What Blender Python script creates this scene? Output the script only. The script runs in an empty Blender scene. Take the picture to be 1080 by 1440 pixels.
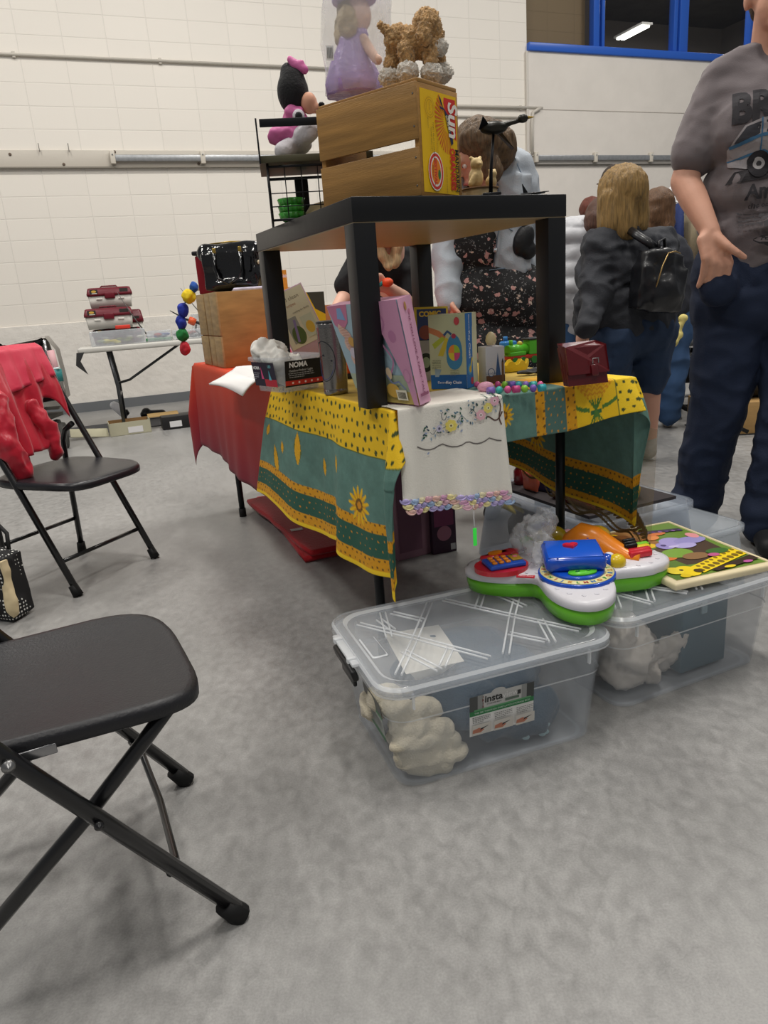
import bpy, bmesh, math, random
import numpy as np
from mathutils import Vector, Matrix, noise
from mathutils.bvhtree import BVHTree
random.seed(7)
COL = bpy.context.scene.collection
PI = math.pi
V = Vector

# ------------------------------------------------------------------ camera
F_PX, PITCH, ROLL, CAM_H = 1014.2, .288, -.073, .957
_F = V((0, math.cos(PITCH), -math.sin(PITCH))); _R = V((1, 0, 0)); _U = _R.cross(_F)
_R2 = _R * math.cos(ROLL) + _U * math.sin(ROLL); _U2 = -_R * math.sin(ROLL) + _U * math.cos(ROLL)
def at(px, py, Y):
    """world point at depth Y seen at photo position px, py"""
    d = _F + _R2 * ((px - 540) / F_PX) - _U2 * ((py - 720) / F_PX)
    return V((0, 0, CAM_H)) + d * (Y / d.y)
def atz(px, py, z):
    d = _F + _R2 * ((px - 540) / F_PX) - _U2 * ((py - 720) / F_PX)
    return V((0, 0, CAM_H)) + d * ((z - CAM_H) / d.z)
cd = bpy.data.cameras.new('camera'); cam = bpy.data.objects.new('camera', cd); COL.objects.link(cam)
cd.sensor_fit = 'VERTICAL'; cd.sensor_height = 36; cd.sensor_width = 27
cd.lens = F_PX / 1440 * 36; cd.clip_start = .02; cd.clip_end = 100
m = Matrix((_R2, _U2, -_F)).transposed().to_4x4(); m.translation = V((0, 0, CAM_H)); cam.matrix_world = m
bpy.context.scene.camera = cam

# ------------------------------------------------------------------ frames
class Frame:
    def __init__(s, x, y, yaw): s.o = V((x, y)); s.yaw = yaw; s.a = V((math.cos(yaw), math.sin(yaw))); s.b = V((-s.a.y, s.a.x))
    def p(s, u, v, z=0): q = s.o + s.a * u + s.b * v; return V((q.x, q.y, z))
TB = Frame(.035, 1.538, .424)      # selling table, near left corner
LK = Frame(-.020, 1.575, .425)     # black side table standing on it
WL = Frame(-3.148, 7.895, .368)    # back wall
ZT, ZL = .722, 1.157

# ------------------------------------------------------------------ materials
MC = {}
def lin(c):
    if isinstance(c, str):
        c = tuple(int(c[i:i + 2], 16) / 255 for i in (0, 2, 4))
    return tuple((x / 12.92 if x <= .04045 else ((x + .055) / 1.055) ** 2.4) for x in c[:3])
def pm(col, rough=.6, metal=0, alpha=1, nscale=0, namt=0, bump=0, bscale=60, emit=0, coat=0, trans=0, ior=1.45, spec=.5, sheen=0, stretch=None, detail=3):
    key = (str(col), rough, metal, alpha, nscale, namt, bump, bscale, emit, coat, trans, ior, spec, sheen, stretch, detail)
    if key in MC: return MC[key]
    mt = bpy.data.materials.new('paint_%d' % len(MC)); mt.use_nodes = True; nt = mt.node_tree; N = nt.nodes
    b = N['Principled BSDF']; c = lin(col)
    b.inputs['Base Color'].default_value = (*c, 1); b.inputs['Roughness'].default_value = rough
    b.inputs['Metallic'].default_value = metal; b.inputs['Alpha'].default_value = alpha
    b.inputs['IOR'].default_value = ior; b.inputs['Transmission Weight'].default_value = trans
    b.inputs['Specular IOR Level'].default_value = spec
    if coat: b.inputs['Coat Weight'].default_value = coat; b.inputs['Coat Roughness'].default_value = .06
    if sheen: b.inputs['Sheen Weight'].default_value = sheen
    if emit: b.inputs['Emission Color'].default_value = (*c, 1); b.inputs['Emission Strength'].default_value = emit
    if namt or bump:
        tc = N.new('ShaderNodeTexCoord'); src = tc.outputs['Object']
        if stretch:
            mp = N.new('ShaderNodeMapping'); mp.inputs['Scale'].default_value = stretch; nt.links.new(src, mp.inputs[0]); src = mp.outputs[0]
    if namt:
        n = N.new('ShaderNodeTexNoise'); n.inputs['Scale'].default_value = nscale; n.inputs['Detail'].default_value = detail
        nt.links.new(src, n.inputs['Vector'])
        r = N.new('ShaderNodeMapRange'); r.inputs['From Min'].default_value = .3; r.inputs['From Max'].default_value = .7
        r.inputs['To Min'].default_value = 1 - namt; r.inputs['To Max'].default_value = 1 + namt
        nt.links.new(n.outputs['Fac'], r.inputs['Value'])
        mx = N.new('ShaderNodeVectorMath'); mx.operation = 'SCALE'; mx.inputs[0].default_value = c
        nt.links.new(r.outputs[0], mx.inputs['Scale']); nt.links.new(mx.outputs[0], b.inputs['Base Color'])
    if bump:
        n2 = N.new('ShaderNodeTexNoise'); n2.inputs['Scale'].default_value = bscale; n2.inputs['Detail'].default_value = 4
        nt.links.new(src, n2.inputs['Vector'])
        bp = N.new('ShaderNodeBump'); bp.inputs['Strength'].default_value = min(1, bump); bp.inputs['Distance'].default_value = .004 if bscale > 20 else .02
        nt.links.new(n2.outputs['Fac'], bp.inputs['Height']); nt.links.new(bp.outputs[0], b.inputs['Normal'])
    MC[key] = mt; return mt
def vcol_mat(name, rough=.8, bump=.3, bscale=300, alpha=1):
    mt = bpy.data.materials.new(name); mt.use_nodes = True; nt = mt.node_tree; b = nt.nodes['Principled BSDF']
    a = nt.nodes.new('ShaderNodeVertexColor'); a.layer_name = 'Col'
    tc = nt.nodes.new('ShaderNodeTexCoord'); n = nt.nodes.new('ShaderNodeTexNoise'); n.inputs['Scale'].default_value = bscale
    nt.links.new(tc.outputs['Object'], n.inputs['Vector'])
    bp = nt.nodes.new('ShaderNodeBump'); bp.inputs['Strength'].default_value = bump; bp.inputs['Distance'].default_value = .002
    nt.links.new(n.outputs['Fac'], bp.inputs['Height']); nt.links.new(bp.outputs[0], b.inputs['Normal'])
    nt.links.new(a.outputs['Color'], b.inputs['Base Color']); b.inputs['Roughness'].default_value = rough
    b.inputs['Alpha'].default_value = alpha
    return mt

# ------------------------------------------------------------------ mesh builder
class MB:
    def __init__(s): s.bm = bmesh.new(); s.mats = []; s.M = Matrix()
    def mi(s, m):
        if m is None: m = pm('808080')
        if m not in s.mats: s.mats.append(m)
        return s.mats.index(m)
    def face(s, vs, mi, sm=False):
        try: f = s.bm.faces.new(vs); f.material_index = mi; f.smooth = sm; return f
        except ValueError: return None
    def v(s, p): return s.bm.verts.new(s.M @ V(p))
    def box(s, c, sz, m=None, rz=0, bev=0, R=None, seg=2):
        mi = s.mi(m); R = R or Matrix.Rotation(rz, 3, 'Z'); c = V(c); vs = []
        for x in (-.5, .5):
            for y in (-.5, .5):
                for z in (-.5, .5): vs.append(s.v(c + R @ V((x * sz[0], y * sz[1], z * sz[2]))))
        fs = [s.face([vs[i] for i in q], mi, bev > 0) for q in ((0, 1, 3, 2), (4, 6, 7, 5), (0, 4, 5, 1), (2, 3, 7, 6), (0, 2, 6, 4), (1, 5, 7, 3))]
        if bev:
            es = list({e for f in fs for e in f.edges})
            r = bmesh.ops.bevel(s.bm, geom=es, offset=bev, segments=seg, affect='EDGES', profile=.5, clamp_overlap=True)
            for f in r['faces']: f.material_index = mi; f.smooth = True
        return s
    def loft(s, rings, m=None, cap=True, closed=True, sm=True):
        mi = s.mi(m); R = [[s.v(p) for p in r] for r in rings]; n = len(R[0])
        for i in range(len(R) - 1):
            for j in range(n if closed else n - 1):
                k = (j + 1) % n; s.face([R[i][j], R[i][k], R[i + 1][k], R[i + 1][j]], mi, sm)
        if cap and closed:
            s.face(R[0][::-1], mi); s.face(R[-1], mi)
        return s
    def tube(s, pts, r, m=None, seg=10, cap=True, ref=None, flat=1):
        pts = [V(p) for p in pts]; n = len(pts); rr = r if isinstance(r, (list, tuple)) else [r] * n; rings = []
        ref = V(ref) if ref is not None else None; prev = None
        for i, p in enumerate(pts):
            t = (pts[min(i + 1, n - 1)] - pts[max(i - 1, 0)]).normalized()
            if prev is None:
                a = ref or (V((0, 0, 1)) if abs(t.z) < .9 else V((1, 0, 0)))
                x = (a - t * a.dot(t)).normalized()
            else:
                x = prev - t * prev.dot(t); x = x.normalized() if x.length > 1e-6 else prev
            prev = x; y = t.cross(x)
            rings.append([p + x * math.cos(2 * PI * k / seg) * rr[i] + y * math.sin(2 * PI * k / seg) * rr[i] * flat for k in range(seg)])
        return s.loft(rings, m, cap)
    def lathe(s, prof, c=(0, 0, 0), m=None, seg=28, ax=None, sc=(1, 1)):
        c = V(c); Rm = V((0, 0, 1)).rotation_difference(V(ax).normalized()).to_matrix() if ax is not None else Matrix.Identity(3)
        rings = [[c + Rm @ V((r * sc[0] * math.cos(2 * PI * k / seg), r * sc[1] * math.sin(2 * PI * k / seg), z)) for k in range(seg)] for r, z in prof]
        return s.loft(rings, m)
    def ball(s, c, r, m=None, seg=16, R=None):
        r = V(r) if not isinstance(r, (int, float)) else V((r, r, r)); mi = s.mi(m); R = R or Matrix.Identity(3); n = seg // 2; c = V(c)
        rings = []
        for i in range(1, n):
            th = PI * i / n
            rings.append([s.v(c + R @ V((r.x * math.sin(th) * math.cos(2 * PI * k / seg), r.y * math.sin(th) * math.sin(2 * PI * k / seg), r.z * math.cos(th)))) for k in range(seg)])
        top = s.v(c + R @ V((0, 0, r.z))); bot = s.v(c - R @ V((0, 0, r.z)))
        for k in range(seg):
            j = (k + 1) % seg
            s.face([top, rings[0][k], rings[0][j]], mi, True); s.face([bot, rings[-1][j], rings[-1][k]], mi, True)
            for i in range(len(rings) - 1): s.face([rings[i][k], rings[i + 1][k], rings[i + 1][j], rings[i][j]], mi, True)
        return s
    def caps(s, p0, p1, r0, r1=None, m=None, seg=12):
        """tapered capsule"""
        r1 = r0 if r1 is None else r1; p0 = V(p0); p1 = V(p1); t = p1 - p0
        if t.length < 1e-5: return s.ball(p0, r0, m, seg)
        t.normalize(); pts = []; rr = []
        for k in range(4): a = PI / 2 * (1 - k / 4) ; pts.append(p0 - t * r0 * math.sin(a)); rr.append(max(r0 * math.cos(a), r0 * .05))
        for k in range(1, 5): a = PI / 2 * k / 4; pts.append(p1 + t * r1 * math.sin(a)); rr.append(max(r1 * math.cos(a), r1 * .05))
        pts.insert(4, p0); rr.insert(4, r0); pts.insert(5, p1); rr.insert(5, r1)
        return s.tube(pts, rr, m, seg)
    def prism(s, poly, z0, z1, m=None, T=None, sm=False, m2=None):
        """poly in XY extruded z0..z1; T maps a 3D point"""
        T = T or (lambda p: p); mi = s.mi(m)
        a = [s.v(T(V((x, y, z0)))) for x, y in poly]; b = [s.v(T(V((x, y, z1)))) for x, y in poly]; n = len(a)
        for i in range(n): s.face([a[i], a[(i + 1) % n], b[(i + 1) % n], b[i]], mi, sm)
        s.face(a[::-1], mi); s.face(b, mi if m2 is None else s.mi(m2)); return s
    def grid(s, f, nu, nv, m=None, thick=0, sm=True):
        mi = s.mi(m); g = [[s.v(f(i / nu, j / nv)) for j in range(nv + 1)] for i in range(nu + 1)]
        for i in range(nu):
            for j in range(nv): s.face([g[i][j], g[i + 1][j], g[i + 1][j + 1], g[i][j + 1]], mi, sm)
        return g
    def build(s, name, parent=None, loc=(0, 0, 0), rz=0, fix=True, rot=None):
        if fix: bmesh.ops.recalc_face_normals(s.bm, faces=s.bm.faces)
        me = bpy.data.meshes.new(name); s.bm.to_mesh(me); s.bm.free()
        for m in s.mats: me.materials.append(m)
        return link(name, me, parent, loc, rz, rot)
def link(name, me, parent=None, loc=(0, 0, 0), rz=0, rot=None):
    o = bpy.data.objects.new(name, me); COL.objects.link(o); o.location = loc; o.rotation_euler = rot or (0, 0, rz)
    if parent is not None: o.parent = parent
    return o
def tag(o, label=None, cat=None, group=None, kind=None):
    if label: o['label'] = label
    if cat: o['category'] = cat
    if group: o['group'] = group
    if kind: o['kind'] = kind
    return o
def thing(name, label, cat, loc=(0, 0, 0), rz=0, group=None, kind=None, rot=None):
    return tag(link(name, None, None, loc, rz, rot), label, cat, group, kind)
def one(name, mb, label, cat, loc=(0, 0, 0), rz=0, group=None, kind=None, rot=None):
    return tag(mb.build(name, None, loc, rz, rot=rot), label, cat, group, kind)
def struct(name, mb, loc=(0, 0, 0), rz=0): return tag(mb.build(name, None, loc, rz), kind='structure')

_tc = {}
def text_tris(txt, size, bold=0, align='CENTER', shear=0, spacing=1):
    cu = bpy.data.curves.new('t', 'FONT'); cu.body = txt; cu.size = size; cu.align_x = align; cu.align_y = 'CENTER'
    cu.offset = bold * size; cu.shear = shear; cu.space_character = spacing; cu.resolution_u = 3
    o = bpy.data.objects.new('t', cu); COL.objects.link(o); bpy.context.view_layer.update()
    me = bpy.data.meshes.new_from_object(o.evaluated_get(bpy.context.evaluated_depsgraph_get()))
    vs = [(v.co.x, v.co.y) for v in me.vertices]; fs = [tuple(p.vertices) for p in me.polygons]
    bpy.data.objects.remove(o); bpy.data.curves.remove(cu); bpy.data.meshes.remove(me); return vs, fs
def ell(cx, cy, rx, ry, n=20, a0=0, a1=2 * PI, rot=0):
    c, s = math.cos(rot), math.sin(rot); out = []
    for k in range(n + (0 if a1 - a0 > 6.28 else 1)):
        a = a0 + (a1 - a0) * k / n; x, y = rx * math.cos(a), ry * math.sin(a); out.append((cx + x * c - y * s, cy + x * s + y * c))
    return out
def stroke(pts, w):
    L = []; R = []
    for i, p in enumerate(pts):
        a = pts[max(i - 1, 0)]; b = pts[min(i + 1, len(pts) - 1)]; dx, dy = b[0] - a[0], b[1] - a[1]; l = math.hypot(dx, dy) or 1
        L.append((p[0] - dy / l * w / 2, p[1] + dx / l * w / 2)); R.append((p[0] + dy / l * w / 2, p[1] - dx / l * w / 2))
    return [[L[i], L[i + 1], R[i + 1], R[i]] for i in range(len(pts) - 1)]
def printed(mb, f, items, step=.0002, rough=.5, sub=0):
    """layered flat print. f(x,y,h)->3D. items: ('r',x0,y0,x1,y1,col) ('e',cx,cy,rx,ry,col) ('p',pts,col) ('s',pts,w,col) ('t',txt,x,y,size,col[,rot,bold,align,shear])"""
    h = step
    for it in items:
        k = it[0]
        if k == 't':
            _, txt, x, y, size, col = it[:6]; rot = it[6] if len(it) > 6 else 0; bold = it[7] if len(it) > 7 else 0
            al = it[8] if len(it) > 8 else 'CENTER'; sh = it[9] if len(it) > 9 else 0; sx = it[10] if len(it) > 10 else 1
            vs, fs = text_tris(txt, size, bold, al, sh); c, s = math.cos(rot), math.sin(rot); mi = mb.mi(pm(col, rough))
            pts = [mb.v(f(x + a * sx * c - b * s, y + a * sx * s + b * c, h)) for a, b in vs]
            for q in fs: mb.face([pts[i] for i in q], mi)
        elif k == 's':
            mi = mb.mi(pm(it[3], rough))
            for q in stroke(it[1], it[2]): mb.face([mb.v(f(a, b, h)) for a, b in q], mi)
        else:
            if k == 'r': pts = [(it[1], it[2]), (it[3], it[2]), (it[3], it[4]), (it[1], it[4])]; col = it[5]
            elif k == 'e': pts = ell(it[1], it[2], it[3], it[4], 20, rot=it[6] if len(it) > 6 else 0); col = it[5]
            else: pts = it[1]; col = it[2]
            mi = mb.mi(pm(col, rough))
            if sub and k == 'r':
                nx = max(1, int(abs(it[3] - it[1]) / sub)); ny = max(1, int(abs(it[4] - it[2]) / sub))
                for i in range(nx):
                    for j in range(ny):
                        X = [it[1] + (it[3] - it[1]) * q / nx for q in (i, i + 1)]; Yy = [it[2] + (it[4] - it[2]) * q / ny for q in (j, j + 1)]
                        mb.face([mb.v(f(a, b, h)) for a, b in ((X[0], Yy[0]), (X[1], Yy[0]), (X[1], Yy[1]), (X[0], Yy[1]))], mi)
            else: mb.face([mb.v(f(a, b, h)) for a, b in pts], mi)
        h += step
    return mb
def plane_f(o, x, y):
    o = V(o); x = V(x).normalized(); y = V(y).normalized(); n = x.cross(y)
    return lambda a, b, h: o + x * a + y * b + n * h
def grid_text(x0, x1, y0, dy, n, h, col, jag=.85, seed=1):
    """rows of tiny unreadable print as short dashes"""
    r = random.Random(seed); out = []
    for i in range(n):
        x = x0; e = x1 if i < n - 1 else x0 + (x1 - x0) * .6
        while x < e:
            w = r.uniform(.15, .35) * (x1 - x0) / 3; out.append(('r', x, y0 - i * dy, min(x + w, e), y0 - i * dy + h, col)); x += w + h * .8
    return out

def blob(name, prims, mat, voxel=.008, smooth=3, disp=None, parent=None, loc=(0, 0, 0), rot=None, vc=None, fac=.6, extra=None):
    """one continuous surface grown from overlapping solids (voxel union, smoothed)"""
    mb = MB()
    for p in prims:
        if p[0] == 'c': mb.caps(*p[1:5], None, 14)
        elif p[0] == 'b': mb.ball(p[1], p[2], None, 18, p[3] if len(p) > 3 else None)
        elif p[0] == 'x': mb.box(p[1], p[2], None, R=p[3] if len(p) > 3 else None)
        elif p[0] == 'l': mb.loft(p[1], None)
    me = bpy.data.meshes.new(name); bmesh.ops.recalc_face_normals(mb.bm, faces=mb.bm.faces); mb.bm.to_mesh(me); mb.bm.free()
    o = bpy.data.objects.new(name, me); COL.objects.link(o)
    r = o.modifiers.new('r', 'REMESH'); r.mode = 'VOXEL'; r.voxel_size = voxel
    if smooth: s = o.modifiers.new('s', 'SMOOTH'); s.iterations = smooth; s.factor = fac
    bpy.context.view_layer.update()
    m2 = bpy.data.meshes.new_from_object(o.evaluated_get(bpy.context.evaluated_depsgraph_get()))
    bpy.data.objects.remove(o); bpy.data.meshes.remove(me); m2.name = name
    n = len(m2.vertices)
    if disp:
        co = np.empty(n * 3); m2.vertices.foreach_get('co', co); no = np.empty(n * 3); m2.vertices.foreach_get('normal', no)
        co = co.reshape(-1, 3); no = no.reshape(-1, 3)
        d = np.array([disp(V(c)) for c in co]); co += no * d[:, None]; m2.vertices.foreach_set('co', co.ravel())
    m2.materials.clear()
    for mm in (mat if isinstance(mat, list) else [mat]): m2.materials.append(mm)
    if vc:
        at_ = m2.color_attributes.new('Col', 'FLOAT_COLOR', 'POINT')
        arr = np.array([[*lin(vc(v.co)), 1] for v in m2.vertices]); at_.data.foreach_set('color', arr.ravel())
    for p in m2.polygons: p.use_smooth = True
    m2.update()
    return link(name, m2, parent, loc, rot=rot)
def nz(f, a, seed=0, st=(1, 1, 1)):
    off = V((seed * 7.3, seed * 3.1, seed * 1.7))
    return lambda c: a * noise.noise(V((c.x * st[0], c.y * st[1], c.z * st[2])) * f + off)
def ridge(f, a, seed=0, st=(1, 1, 1)):
    off = V((seed * 7.3, seed * 3.1, seed * 1.7))
    return lambda c: a * (1 - 2 * abs(noise.noise(V((c.x * st[0], c.y * st[1], c.z * st[2])) * f + off)) * 1.6)
def cover(name, f, nu, nv, mat, colf=None, parent=None, thick=.0015):
    """cloth sheet from a surface function, optional vertex colours"""
    me = bpy.data.meshes.new(name); U = np.linspace(0, 1, nu + 1); W = np.linspace(0, 1, nv + 1)
    vs = [f(a, b) for a in U for b in W]
    fs = [(i * (nv + 1) + j, (i + 1) * (nv + 1) + j, (i + 1) * (nv + 1) + j + 1, i * (nv + 1) + j + 1) for i in range(nu) for j in range(nv)]
    me.from_pydata([tuple(v) for v in vs], [], fs); me.materials.append(mat)
    if colf:
        at_ = me.color_attributes.new('Col', 'FLOAT_COLOR', 'POINT')
        arr = np.array([[*colf(a, b), 1] for a in U for b in W]); at_.data.foreach_set('color', arr.ravel())
    for p in me.polygons: p.use_smooth = True
    o = link(name, me, parent)
    if thick: s = o.modifiers.new('s', 'SOLIDIFY'); s.thickness = thick; s.offset = 0
    return o
# ================================================================== SETTING
def wall_mat(name, col, bw=.4064, bh=.2032, z0=.131, mort=.006, warm=None):
    mt = bpy.data.materials.new(name); mt.use_nodes = True; nt = mt.node_tree; N = nt.nodes; b = N['Principled BSDF']; L = nt.links.new
    tc = N.new('ShaderNodeTexCoord'); sp = N.new('ShaderNodeSeparateXYZ'); L(tc.outputs['Object'], sp.inputs[0])
    sub = N.new('ShaderNodeMath'); sub.operation = 'SUBTRACT'; L(sp.outputs['Z'], sub.inputs[0]); sub.inputs[1].default_value = z0 - 20 * bh
    ad = N.new('ShaderNodeMath'); L(sp.outputs['X'], ad.inputs[0]); ad.inputs[1].default_value = 50 * bw
    cb = N.new('ShaderNodeCombineXYZ'); L(ad.outputs[0], cb.inputs[0]); L(sub.outputs[0], cb.inputs[1])
    br = N.new('ShaderNodeTexBrick'); br.offset = 0; br.squash = 1
    br.inputs['Scale'].default_value = 1; br.inputs['Mortar Size'].default_value = mort; br.inputs['Mortar Smooth'].default_value = .6
    br.inputs['Brick Width'].default_value = bw; br.inputs['Row Height'].default_value = bh
    L(cb.outputs[0], br.inputs['Vector'])
    c = lin(col); br.inputs['Color1'].default_value = (*[x * 1.0 for x in c], 1); br.inputs['Color2'].default_value = (*[x * .975 for x in c], 1)
    br.inputs['Mortar'].default_value = (*[x * .9 for x in c], 1)
    n = N.new('ShaderNodeTexNoise'); n.inputs['Scale'].default_value = 45; n.inputs['Detail'].default_value = 5; L(tc.outputs['Object'], n.inputs['Vector'])
    inv = N.new('ShaderNodeMath'); inv.operation = 'MULTIPLY_ADD'; L(br.outputs['Fac'], inv.inputs[0]); inv.inputs[1].default_value = -1
    sc = N.new('ShaderNodeMath'); sc.operation = 'MULTIPLY'; L(n.outputs['Fac'], sc.inputs[0]); sc.inputs[1].default_value = .22; L(sc.outputs[0], inv.inputs[2])
    bp = N.new('ShaderNodeBump'); bp.inputs['Strength'].default_value = .35; bp.inputs['Distance'].default_value = .005
    L(inv.outputs[0], bp.inputs['Height']); L(bp.outputs[0], b.inputs['Normal']); L(br.outputs['Color'], b.inputs['Base Color'])
    b.inputs['Roughness'].default_value = .5; return mt
M_WALL = wall_mat('painted_block', 'f2ece2')
M_BEIGE = wall_mat('beige_block', 'a08a68')
M_SMOOTH = pm('e3ddd5', .6, nscale=3, namt=.03, bump=.25, bscale=9)
# floor
mt = bpy.data.materials.new('polished_concrete'); mt.use_nodes = True; nt = mt.node_tree; N = nt.nodes; L = nt.links.new; b = N['Principled BSDF']
tc = N.new('ShaderNodeTexCoord')
def nse(sc, det, st=None, dist=0):
    n = N.new('ShaderNodeTexNoise'); n.inputs['Scale'].default_value = sc; n.inputs['Detail'].default_value = det; n.inputs['Distortion'].default_value = dist
    if st:
        mp = N.new('ShaderNodeMapping'); mp.inputs['Scale'].default_value = st; mp.inputs['Rotation'].default_value = (0, 0, .3); L(tc.outputs['Object'], mp.inputs[0]); L(mp.outputs[0], n.inputs['Vector'])
    else: L(tc.outputs['Object'], n.inputs['Vector'])
    return n
n1 = nse(2.2, 6, (1, .6, 1), .6); n2 = nse(38, 7, (1, .7, 1), .4); n3 = nse(260, 3)
def mr(src, a, b_, lo, hi):
    r = N.new('ShaderNodeMapRange'); r.inputs['From Min'].default_value = a; r.inputs['From Max'].default_value = b_; r.inputs['To Min'].default_value = lo; r.inputs['To Max'].default_value = hi; L(src, r.inputs[0]); return r.outputs[0]
def mul(a, b_):
    q = N.new('ShaderNodeMath'); q.operation = 'MULTIPLY'; L(a, q.inputs[0]); L(b_, q.inputs[1]); return q.outputs[0]
f = mul(mul(mr(n1.outputs['Fac'], .3, .7, .82, 1.14), mr(n2.outputs['Fac'], .3, .7, .84, 1.16)), mr(n3.outputs['Fac'], .3, .7, .9, 1.1))
vm = N.new('ShaderNodeVectorMath'); vm.operation = 'SCALE'; vm.inputs[0].default_value = lin('939290'); L(f, vm.inputs['Scale']); L(vm.outputs[0], b.inputs['Base Color'])
L(mr(n2.outputs['Fac'], .3, .7, .28, .5), b.inputs['Roughness']); b.inputs['Specular IOR Level'].default_value = .4
bp = N.new('ShaderNodeBump'); bp.inputs['Strength'].default_value = .12; bp.inputs['Distance'].default_value = .003; L(n3.outputs['Fac'], bp.inputs['Height']); L(bp.outputs[0], b.inputs['Normal'])
M_FLOOR = mt
struct('floor', MB().box((1, 6, -.05), (26, 24, .1), M_FLOOR))

def wbox(name, x0, x1, z0, z1, d0, d1, m, bev=0):
    """box on the back wall: x along it, z up, d out into the room"""
    return struct(name, MB().box(((x0 + x1) / 2, -(d0 + d1) / 2, (z0 + z1) / 2), (x1 - x0, abs(d1 - d0), z1 - z0), m, bev=bev), (WL.o.x, WL.o.y, 0), WL.yaw)
def wthing(name, label, cat, group=None, kind=None):
    return thing(name, label, cat, (WL.o.x, WL.o.y, 0), WL.yaw, group, kind)
XC = 5.66
wbox('wall_back', -7, XC, 0, 7.5, -.25, 0, M_WALL)
wbox('wall_right', XC, 14, 0, 3.69, -.25, .03, M_SMOOTH)
wbox('wall_right_upper', 9.9, 14, 3.69, 7.5, -.25, .03, M_SMOOTH)
wbox('wall_right_lintel', XC, 9.9, 5.6, 7.5, -.25, .03, M_SMOOTH)
wbox('trim_1', -7, XC, .0, .935, 0, .02, pm('e9e4dc', .55, nscale=4, namt=.04, bump=.5, bscale=12))
wbox('baseboard_back', -7, 14, 0, .1, .02, .04, pm('6d7073', .6))
wbox('trim_2', -7, XC + .1, 2.43, 2.585, 0, .022, pm('cfc8bc', .5, bump=.1, bscale=15), .003)
wbox('trim_3', -7, XC, 2.418, 2.43, 0, .045, pm('8c867b', .5))
wbox('trim_4', XC, 14, 3.055, 3.062, .03, .034, pm('b9b2a8', .6))
wbox('trim_5', XC - .03, XC, 1.0, 3.69, 0, .035, pm('cfc9c0', .6), .004)
wbox('trim_6', XC + .02, 14, 2.42, 2.432, .03, .06, pm('55524c', .6))
# strip of dark matting near the wall
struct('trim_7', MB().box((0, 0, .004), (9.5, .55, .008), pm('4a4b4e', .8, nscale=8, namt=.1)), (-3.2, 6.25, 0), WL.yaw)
# conduits
cm = pm('c9c3b8', .45)
def conduit(label, x0, x1, z, r=.014):
    o = wthing('conduit_pipe', label, 'pipe')
    MB().tube([(x0, -r - .006, z), (x1, -r - .006, z)], r, cm, 8).build('pipe', o)
    for x in np.arange(math.ceil(x0) + .2, x1, 1.35):
        MB().box((x, -.012, z), (.03, .026, .055), cm, bev=.004).build('clamp', o)
conduit('thin painted pipe running high along the block wall above the steel rail', -7, 3.2, 3.41)
conduit('short pipe run beneath the window on the block wall behind the bird', 3.6, XC + .2, 3.075, .018)
conduit('lower pale pipe under the short pipe run beside the wall corner', 3.6, XC - .02, 2.965, .012)
o = wthing('downpipe', 'thin vertical painted pipe bending down at the wall corner', 'pipe')
MB().tube([(XC + .16, -.05, 3.07), (XC + .05, -.05, 3.02), (XC + .03, -.05, 2.9), (XC + .03, -.05, 2.55)], .02, cm, 8).build('pipe', o)
MB().box((XC + .03, -.03, 2.55), (.07, .04, .05), cm, bev=.005).build('clamp', o)
# galvanised rail
gz = pm('a9abad', .35, .7, nscale=30, namt=.12)
for nm, x0, x1, n, lab in (('steel_rail', .67, XC + .02, 4, 'galvanised steel rail on the painted board of the block wall'), ('steel_rail', XC + .06, 12.5, 5, 'galvanised steel rail along the smooth wall behind the shoppers')):
    r = wthing(nm, lab, 'rail')
    MB().box(((x0 + x1) / 2, -.055, 2.505), (x1 - x0, .03, .062), gz, bev=.006).build('rail', r)
    for k in range(n + 2):
        x = x0 + .02 + k * .905
        if x < x1 - .02 and x0 <= x:
            h = MB(); h.box((x, -.058, 2.51), (.05, .05, .12), pm('d6cfc2', .5), bev=.006); h.ball((x, -.088, 2.535), .008, gz, 8); h.build('bracket', r)
h = wthing('coat_hook', 'tiny metal hook on painted board above the rail', 'hook', 'hooks on the painted board')
MB().tube([(.02, -.03, 2.60), (.02, -.05, 2.56), (.02, -.05, 2.62), (.02, -.045, 2.64)], .004, pm('77736c', .4, .6), 6).build('hook_wire', h)
h2 = h.copy(); COL.objects.link(h2); c = h.children[0].copy(); COL.objects.link(c); c.parent = h2
h2.location = V((WL.o.x, WL.o.y, 0)) + V((WL.a.x, WL.a.y, 0)) * .27
for k, (x, z) in enumerate(((-.62, 2.455), (-.25, 2.545), (.22, 2.455), (.72, 2.57), (1.55, 2.455), (2.4, 2.45))):
    q = MB().lathe([(.0, 0), (.014, 0), (.014, .006), (.004, .008)], (x, -.022, z), pm('6c5d50', .5), 10, ax=(0, -1, 0))
    o = tag(q.build('bolt', None, (WL.o.x, WL.o.y, 0), WL.yaw), 'small rusty bolt head in the painted wall board', 'bolt', 'bolts along the painted board')
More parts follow.
